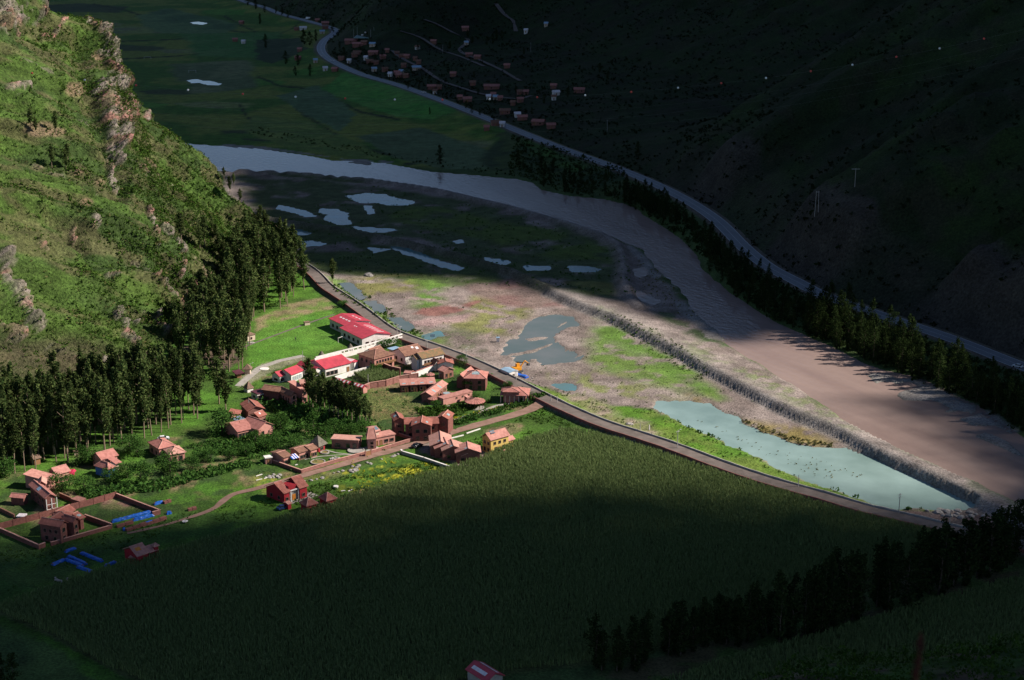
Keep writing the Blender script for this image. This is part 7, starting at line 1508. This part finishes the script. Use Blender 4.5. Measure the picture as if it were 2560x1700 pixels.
tarp((1284, 938), (1318, 946), 1.9, .9, 'pale blue tarpaulin heap at the foot of the excavator', 'tarp', 77)
t = thing('sign_board', 'white cloth bundle hanging at the edge of the maize below the guest block', 'bundle', tuple(G(1138, 1169, 0.1))); mb = MB(); mb.box((0, 0, 0), 1.2, .5, .7); mb.build('bundle', M['whitesheet'], t)
for i, (x, y, ln_, an) in enumerate([(858, 1229, 1.4, .3), (876, 1228, 2.0, .9), (648, 1190, 2.6, .8), (668, 1196, 2.6, .8), (648, 1201, 2.2, .6), (741, 1164, 1.0, .7)]):
    p = G(x, y); t = thing('plank', ['white plank in the meadow near the round tank, left one', 'white plank in the meadow near the round tank, right one', 'long pale plank left of the lane, uppermost', 'pale plank left of the lane, right one', 'pale plank left of the lane, lowest', 'white plank on the lawn near the wall corner'][i], 'plank', (p.x, p.y, .25), an); mb = MB(); mb.box((0, 0, 0), ln_, .35, .15); mb.build('board', M['white'], t)
# sports court in the far village
q = snap(910, 90); t = thing('sports_court', 'pale green fenced sports court above the highway bend', 'court', tuple(q), -.05); mb = MB(); mb.box((0, 0, -.4), 19, 26, .55); mb.build('slab', mat('court_paint', (.16, .24, .22), (.13, .20, .19), scale=.2), t)
for x_ in (-9.3, 9.3): mb = MB(); mb.box((x_, 0, .152), .3, 25.5, .02); mb.build('line', M['paint'], t)
for y_ in (-12.6, 12.6): mb = MB(); mb.box((0, y_, .152), 18.2, .3, .02); mb.build('line', M['paint'], t)
for y_ in (-12.9, 12.9):
    for x_ in (-9, 9): mb = MB(); mb.tube((x_, y_, 0), (x_, y_, 9), .14, .1, 5); mb.build('floodlight_mast', M['pole'], t)
    mb = MB(); mb.box((0, y_, 2.6), 2.2, .12, 1.4); mb.build('backboard', M['white'], t)

# ---------------------------------------------------------------- far village in the shade
def far_house(px, py, wpx, kind, label, on='M'):
    q = snap(px, py) if on == 'M' else G(px, py, 0)
    if on != 'M': q.z = float(gh(q.x, q.y)[0])
    d = proj(np.array(q))[2]; w_ = max(3.6, .86*wpx*d/FPX); dp = max(4.5, min(w_*.7, 9)); h = 2.8 if w_ < 14 else 3.2
    t = thing('village_house', label, 'house', (q.x, q.y, q.z), random.uniform(-.35, .25)); wm = {'tile': 'adobe', 'white': 'white', 'blue': 'cream', 'brown': 'adobe', 'wall': 'white'}[kind]; rm = {'tile': 'tile', 'white': 'whitesheet', 'blue': 'bluesheet', 'brown': 'tile_brown', 'wall': 'tile_brown'}[kind]
    mb = MB(); r_ = 1.3; vs = [(-w_/2, -dp/2, -1.5), (-w_/2, dp/2, -1.5), (-w_/2, dp/2, h), (-w_/2, 0, h+r_), (-w_/2, -dp/2, h)]; vs += [(-x, y, z_) for x, y, z_ in vs]
    mb.add(vs, [(0, 4, 3, 2, 1), (5, 6, 7, 8, 9), (0, 5, 9, 4), (1, 2, 7, 6), (2, 3, 8, 7), (3, 4, 9, 8)]); mb.build('wall', M[wm], t)
    mb = MB(); W2, D2 = w_/2+.5, dp/2+.6; h0 = h-.15
    tp = [(-W2, -D2, h0), (W2, -D2, h0), (W2, 0, h+r_+.12), (-W2, 0, h+r_+.12), (W2, D2, h0), (-W2, D2, h0)]
    mb.add(tp+[(x, y, z_+.16) for x, y, z_ in tp], [(3, 2, 1, 0), (5, 4, 2, 3), (6, 7, 8, 9), (9, 8, 10, 11), (0, 1, 7, 6), (4, 5, 11, 10), (1, 2, 8, 7), (2, 4, 10, 8), (3, 0, 6, 9), (5, 3, 9, 11)]); mb.build('roof', M[rm], t)
    k = max(1, int(w_/4))
    for i in range(k):
        mb = MB(); x = -w_/2+w_*(i+.5)/k; mb.box((x, -dp/2-.02, .9 if i % 2 else 0), .9, .08, 1.1 if i % 2 else 1.9); mb.build('window' if i % 2 else 'door', M['glass' if i % 2 else 'wood'], t)
S2 = (640, 0)
FV = [(880, 378, 130, 'tile', 'upper long tiled school wing below the sports court'), (940, 410, 110, 'tile', 'lower long tiled school wing with pale end'), (1075, 404, 60, 'blue', 'pale blue-roofed shed right of the school wings'), (1000, 395, 60, 'brown', 'dark-roofed shed between the school and the pale blue one'),
 (1210, 462, 40, 'tile', 'little lone tiled house above the village lane'), (1085, 492, 100, 'tile', 'largest tiled house in the middle of the village'), (935, 488, 80, 'brown', 'dim tiled house left of the largest one'), (910, 505, 60, 'brown', 'low brown roof just below the dim tiled house'), (1170, 524, 60, 'tile', 'tiled house at the start of the diagonal lane'), (790, 534, 60, 'brown', 'brown-roofed house nearest the highway bend'), (860, 560, 25, 'white', 'tiny pale shed by the highway bend'), (1050, 570, 70, 'brown', 'brown roof in the thick of the village'), (1015, 530, 22, 'white', 'tiny white-roofed hut in the thick of the village'), (1110, 575, 50, 'brown', 'ruined brown house left of the blue roof'),
 (1395, 519, 60, 'tile', 'tiled house on the terrace right of the lane'), (1300, 496, 45, 'brown', 'dim house left of the terrace house'), (1340, 516, 50, 'brown', 'dim low house beside the terrace house'), (1470, 540, 40, 'brown', 'dark roofless house at the lane side'), (1500, 572, 50, 'brown', 'long low dark house above the white-blue roof'), (1640, 390, 60, 'tile', 'tiled house with a white gable on the middle slope'), (1490, 434, 45, 'wall', 'house with a small white wall on the middle slope'), (1930, 248, 70, 'tile', 'highest tiled house on the slope'), (1940, 388, 30, 'blue', 'tiny pale blue roof among the slope trees'), (1965, 498, 70, 'tile', 'tiled house standing above the long diagonal track'), (2045, 544, 70, 'tile', 'tiled house just below the diagonal track'), (2315, 616, 60, 'tile', 'tiled house at the far right of the diagonal track'), (1480, 636, 90, 'blue', 'big white-blue roofed hall in the village'), (1090, 636, 50, 'blue', 'blue-roofed house close to the highway'), (1190, 640, 60, 'brown', 'brown-roofed house right of the blue one by the highway'), (1240, 690, 30, 'white', 'tiny pale wall house above the highway'), (1300, 672, 60, 'tile', 'tiled pair near the highway, upper'), (1320, 695, 60, 'tile', 'tiled pair near the highway, lower'), (1385, 705, 55, 'brown', 'brown roof right of the tiled pair'), (1340, 668, 25, 'blue', 'tiny pale roof behind the tiled pair'), (1365, 600, 50, 'brown', 'orange-brown long roof by the village lane'),
 (1820, 694, 60, 'tile', 'lone tiled house below the diagonal track'), (1620, 802, 90, 'tile', 'wide tiled farmhouse above the highway'), (1690, 806, 50, 'brown', 'brown annex of the wide farmhouse'), (1650, 850, 35, 'wall', 'small white-fronted hut below the wide farmhouse'), (2175, 800, 160, 'tile', 'long tiled barn on the lower slope'), (2000, 775, 60, 'brown', 'ruined adobe house left of the long tiled barn'), (1880, 908, 50, 'tile', 'tiled house at the highway edge, smaller of two'), (1950, 925, 90, 'tile', 'tiled house at the highway edge, larger of two'), (2190, 884, 50, 'tile', 'small tiled house behind the white shed'), (2252, 905, 50, 'tile', 'tiled house right of the white shed'), (2145, 900, 35, 'white', 'small bright white shed among tiled houses'), (2210, 912, 35, 'blue', 'small pale blue shed among tiled houses'), (2295, 1040, 110, 'brown', 'big dark brown house above the highway')]
for x, y, w_, k, lab in FV: far_house(640+x/K, (y+8)/K, w_/K, k, lab)
for x, y, w_, k, lab in [(385, 785, 60, 'tile', 'tiled house at the top of the ploughed terrace'), (130, 842, 50, 'tile', 'dim tiled house above the ploughed terrace'), (70, 850, 50, 'brown', 'very dim brown house left of the terrace'), (405, 866, 70, 'white', 'white-roofed shed beside the white-walled house'), (385, 905, 35, 'wall', 'tall white-walled house on the terrace'), (620, 846, 110, 'tile', 'broad tiled house at the right end of the village'), (75, 930, 60, 'tile', 'lone tiled hut below the terrace'), (10, 965, 35, 'brown', 'tiny brown hut left of the lone tiled hut'), (50, 1062, 60, 'white', 'white-roofed shed beside the highway'), (95, 1085, 100, 'tile', 'dark tiled house beside the highway, left of the big one'), (245, 1138, 130, 'tile', 'big tiled house beside the highway'), (360, 1162, 90, 'tile', 'low tiled house at the end of the highway row'), (130, 287, 30, 'white', 'tiny white shed high on the dark slope'), (315, 215, 32, 'blue', 'pale blue and white hut high on the dark slope')]:
    far_house(1280+x/K, (y+8)/K, w_/K, k, lab)
for x, y, w_, k, lab in [(435, 276, 70, 'white', 'long white-roofed shed in the far meadow'), (375, 275, 45, 'brown', 'dim house left of the long white-roofed shed'), (570, 222, 45, 'tile', 'tiled house between the far highway and the meadow'), (640, 250, 75, 'tile', 'dark tiled house at the inside of the far bend'), (640, 290, 60, 'brown', 'low brown house at the inside of the far bend'), (612, 332, 50, 'blue', 'pale blue roof at the inside of the far bend'), (405, 492, 45, 'tile', 'small tiled house in the dark orchard, upper'), (388, 560, 60, 'tile', 'small tiled house in the dark orchard, lower'), (550, 602, 40, 'blue', 'blue-roofed hut below the highway bend'), (640, 672, 45, 'white', 'white-roofed hut in the dark garden'), (730, 686, 60, 'tile', 'tan-roofed house in the dark garden'), (2210, 1195, 90, 'brown', 'dark house between the highway and the thicket'), (2128, 1236, 55, 'tile', 'tiled hut left of the dark thicket house'), (2272, 1206, 30, 'white', 'tiny white gable in the thicket')]:
    far_house(640+x/K, (y+8)/K, w_/K, k, lab, 'G')
for x, y, w_, k, lab in [(604, 60, 12, 'tile', 'lone hut in the far meadow, nearest the top'), (588, 104, 14, 'tile', 'brown hut beside the diagonal meadow track'), (609, 109, 10, 'white', 'tiny white roof beside the diagonal meadow track')]: far_house(x, y, w_, k, lab, 'G')
for k_, (pts, w_, lab) in enumerate([([(980, 125), (1010, 148), (1060, 172), (1100, 198), (1160, 222), (1210, 235), (1290, 245), (1330, 238)], 4, 'dirt lane slanting down through the shaded village'), ([(1060, 45), (1090, 58), (1130, 72), (1170, 100), (1150, 128), (1200, 150), (1250, 170), (1300, 200)], 4, 'upper dirt track on the village slope'), ([(1000, 80), (1050, 95), (1100, 122), (1150, 142), (1210, 165)], 3.5, 'middle dirt track on the village slope'), ([(1240, 5), (1260, 30), (1285, 55), (1290, 75)], 5, 'track climbing the gully above the village')]):
    q = np.array([tuple(snap(x, y)) for x, y in pts]); q = smooth_line(q, 8); rb_ = ribbon('village_track', q[:, :2], w_, 0, M['dirt2'], lab, .5, zf=q[:, 2]+.7)

# ---------------------------------------------------------------- the hillside where the photographer stands, bottom right
eg = [(1400, 1790), (1600, 1745), (1760, 1722), (1900, 1692), (2000, 1672), (2060, 1660), (2150, 1652), (2250, 1652), (2350, 1648), (2450, 1632), (2560, 1612), (2700, 1590), (2900, 1560)]
E_ = smooth_line(np.array([tuple(Gd(x, y+4, 88)) for x, y in eg]), 10); rows = []
for k in np.linspace(0, 1, 70):
    # from the brow back up towards the camera, rising gently
    foot = E_.copy(); foot[:, 0] = E_[:, 0]*(1-k*.75)+k*6; foot[:, 1] = E_[:, 1]*(1-k)+(-4)*k; foot[:, 2] = E_[:, 2]+(198.2-E_[:, 2])*(k**1.0)-10*k*(1-k); rows.append(foot)
drop = [E_+np.array([0, 6*j, -9.0*j**1.25]) for j in range(1, 10)][::-1]
Vv = np.array(drop+rows); nb_ = (fbm(Vv[..., 0], Vv[..., 1], 6, 7, 4)-.5); Vv[..., 2] += nb_*1.6*np.interp(np.arange(len(Vv)), [0, 9, 60, len(Vv)-1], [2, 1, .6, 0])[:, None]
idx = np.arange(Vv.shape[0]*Vv.shape[1]).reshape(Vv.shape[:2]); Fq = np.stack([idx[:-1, 1:], idx[:-1, :-1], idx[1:, :-1], idx[1:, 1:]], -1).reshape(-1, 4)
n2 = fbm(Vv[..., 0], Vv[..., 1], 2.5, 8, 4)[..., None]; cc = g(.05, .10, .02)*(1-sst(.45, .6, n2))+g(.12, .085, .06)*sst(.45, .6, n2)
me = mesh_np('near_hillside', Vv.reshape(-1, 3), Fq); set_col(me, cc.reshape(-1, 3)); smooth(me); tag(link('near_hillside', me, M['hill']), 'dark near slope at the lower right where the photographer stands', kind='structure')
rr = np.random.default_rng(8); Q = Vv[5:40].reshape(-1, 3); Q = Q[rr.random(len(Q)) < .55]; Q = Q+rr.normal(size=Q.shape)*.3
bush_field('near_scrub', Q, .18+.5*rr.random(len(Q))**2, 26, .20, M['bush'], 'small leafy scrub on the brow of the near slope', 71)
# rust red flower spike close to the lens
sp = thing('flower_spike', 'out of focus rust-red flower spike close to the lens at the lower right', 'plant', tuple(Gd(2288, 1745, 5.2)))
o = sp.location
def S_(x, y): return Gd(x, y, 5.2)-o
mb = MB(); mb.tube(S_(2286, 1745), S_(2292, 1690), .006, .006, 6); mb.tube(S_(2292, 1690), S_(2302, 1640), .006, .005, 6); mb.build('stem', M['redstalk'], sp)
def spike(c0, c1, r_, name):
    a, b = S_(*c0), S_(*c1); n = 160; q = np.random.default_rng(int(c0[0])); t_ = q.random(n); P0 = np.array(a)[None]*(1-t_[:, None])+np.array(b)[None]*t_[:, None]
    V, Fq2 = leaf_cloud(P0, np.column_stack([r_*np.sin(np.pi*np.clip(t_, .06, .94))**.6]*3), .006, int(c0[1])); link(name, mesh_np(name, V, Fq2), M['redstalk'], sp)
spike((2298, 1646), (2303, 1584), .014, 'flower_head'); spike((2284, 1690), (2292, 1672), .012, 'flower_head'); spike((2288, 1660), (2292, 1650), .008, 'flower_head')

# ---------------------------------------------------------------- clouds added out of view, shaped to shade all but the lit patch
LIT = [(-900, 424), (-150, 430), (-80, 450), (-20, 460), (10, 465), (45, 464), (100, 456), (160, 450), (195, 490), (190, 560), (172, 610), (156, 660), (145, 688), (118, 688), (96, 672), (60, 715), (30, 752), (-10, 775), (-55, 790), (-100, 796), (-118, 830), (-143, 885), (-160, 960), (-200, 1080), (-330, 1150), (-900, 1200)]
CZ = 1100.0; off = np.array([math.sin(SUN_AZ), math.cos(SUN_AZ)])*CZ/math.tan(SUN_EL)
rr = np.random.default_rng(12); LITP = np.array(LIT, float)
import bmesh
bm = bmesh.new(); bmesh.ops.create_icosphere(bm, subdivisions=1, radius=1); bm.verts.ensure_lookup_table(); IV = np.array([v.co[:] for v in bm.verts]); IF = np.array([[v.index for v in f.verts] for f in bm.faces]); bm.free()
cs = []; 
gx, gy = np.meshgrid(np.arange(-900, 1300, 62.0), np.arange(-250, 3300, 62.0)); gx = gx.ravel()+rr.uniform(-10, 10, gx.size); gy = gy.ravel()+rr.uniform(-12, 12, gy.size)
sd = -poly_sd(gx, gy, LITP)
keep = (sd > 96) & ~((gx < -450) & (gy < 400)) 
for x, y, s_ in zip(gx[keep], gy[keep], sd[keep]): cs.append((x, y, rr.uniform(-6, 10), 60))
# ragged rims: small puffs, thinning out towards the gap
mx_, my_ = np.meshgrid(np.arange(-460, 440, 14.0), np.arange(290, 1300, 14.0)); mx_ = mx_.ravel()+rr.uniform(-2, 2, mx_.size); my_ = my_.ravel()+rr.uniform(-2, 2, my_.size); ms_ = -poly_sd(mx_, my_, LITP)
for a, b, s_ in zip(mx_, my_, ms_):
    so_ = (b < 600) and (a < 185)
    if (8 if so_ else 20) < s_ < 125: cs.append((a, b, rr.uniform(-6, 6), 17.0))
def rim(n, sel, cvf, rad, top):
    x = rr.uniform(-440, 420, n); y = rr.uniform(330, 1250, n); sd = -poly_sd(x, y, LITP); south = (y < 600) & (x < 185)
    tau = -np.log(1-np.clip(cvf(sd), 0, .97)); k = (rr.random(n) < tau/(2.6*rad*rad)/(n/(860*920.0))) & (sd < top) & (tau > .01) & (south == sel)
    return [(a, b, rr.uniform(-8, 8), rad*rr.uniform(.8, 1.2)) for a, b in zip(x[k], y[k])]
fx_, fy_ = np.meshgrid(np.arange(-460, 260, 8.0), np.arange(340, 605, 8.0)); fx_ = fx_.ravel()+rr.uniform(-1.5, 1.5, fx_.size); fy_ = fy_.ravel()+rr.uniform(-1.5, 1.5, fy_.size); fs_ = -poly_sd(fx_, fy_, LITP)
for a, b, s_ in zip(fx_, fy_, fs_):
    c_ = float(sst(-70, -4, s_))
    if c_ > .02 and s_ < 26 and b < 600 and a < 185: cs.append((a, b, rr.uniform(-5, 5), 8.0*(.60*math.sqrt(c_)+.32*c_**3)))
cs += rim(40000, False, lambda s_: sst(-5, 5, s_), 6.0, 22)
cs = np.array(cs); Vc = []
P_ = cs[:, None, :3]*np.array([1, 1, 1.0])+IV[None]*(cs[:, 3][:, None, None]*np.array([1.0, 1.0, .6]))*(.9+.2*rr.random((len(cs), len(IV), 1)))
P_ = P_+np.array([off[0], off[1], CZ]); Fc = (IF[None]+(np.arange(len(cs))*len(IV))[:, None, None]).reshape(-1, 3)
me = mesh_np('shade_clouds', P_.reshape(-1, 3), Fc); smooth(me); tag(link('shade_clouds', me, M['cloud']), 'unseen cloud bank added to shade the valley, its gap shaped to the sunlit patch', kind='stuff')
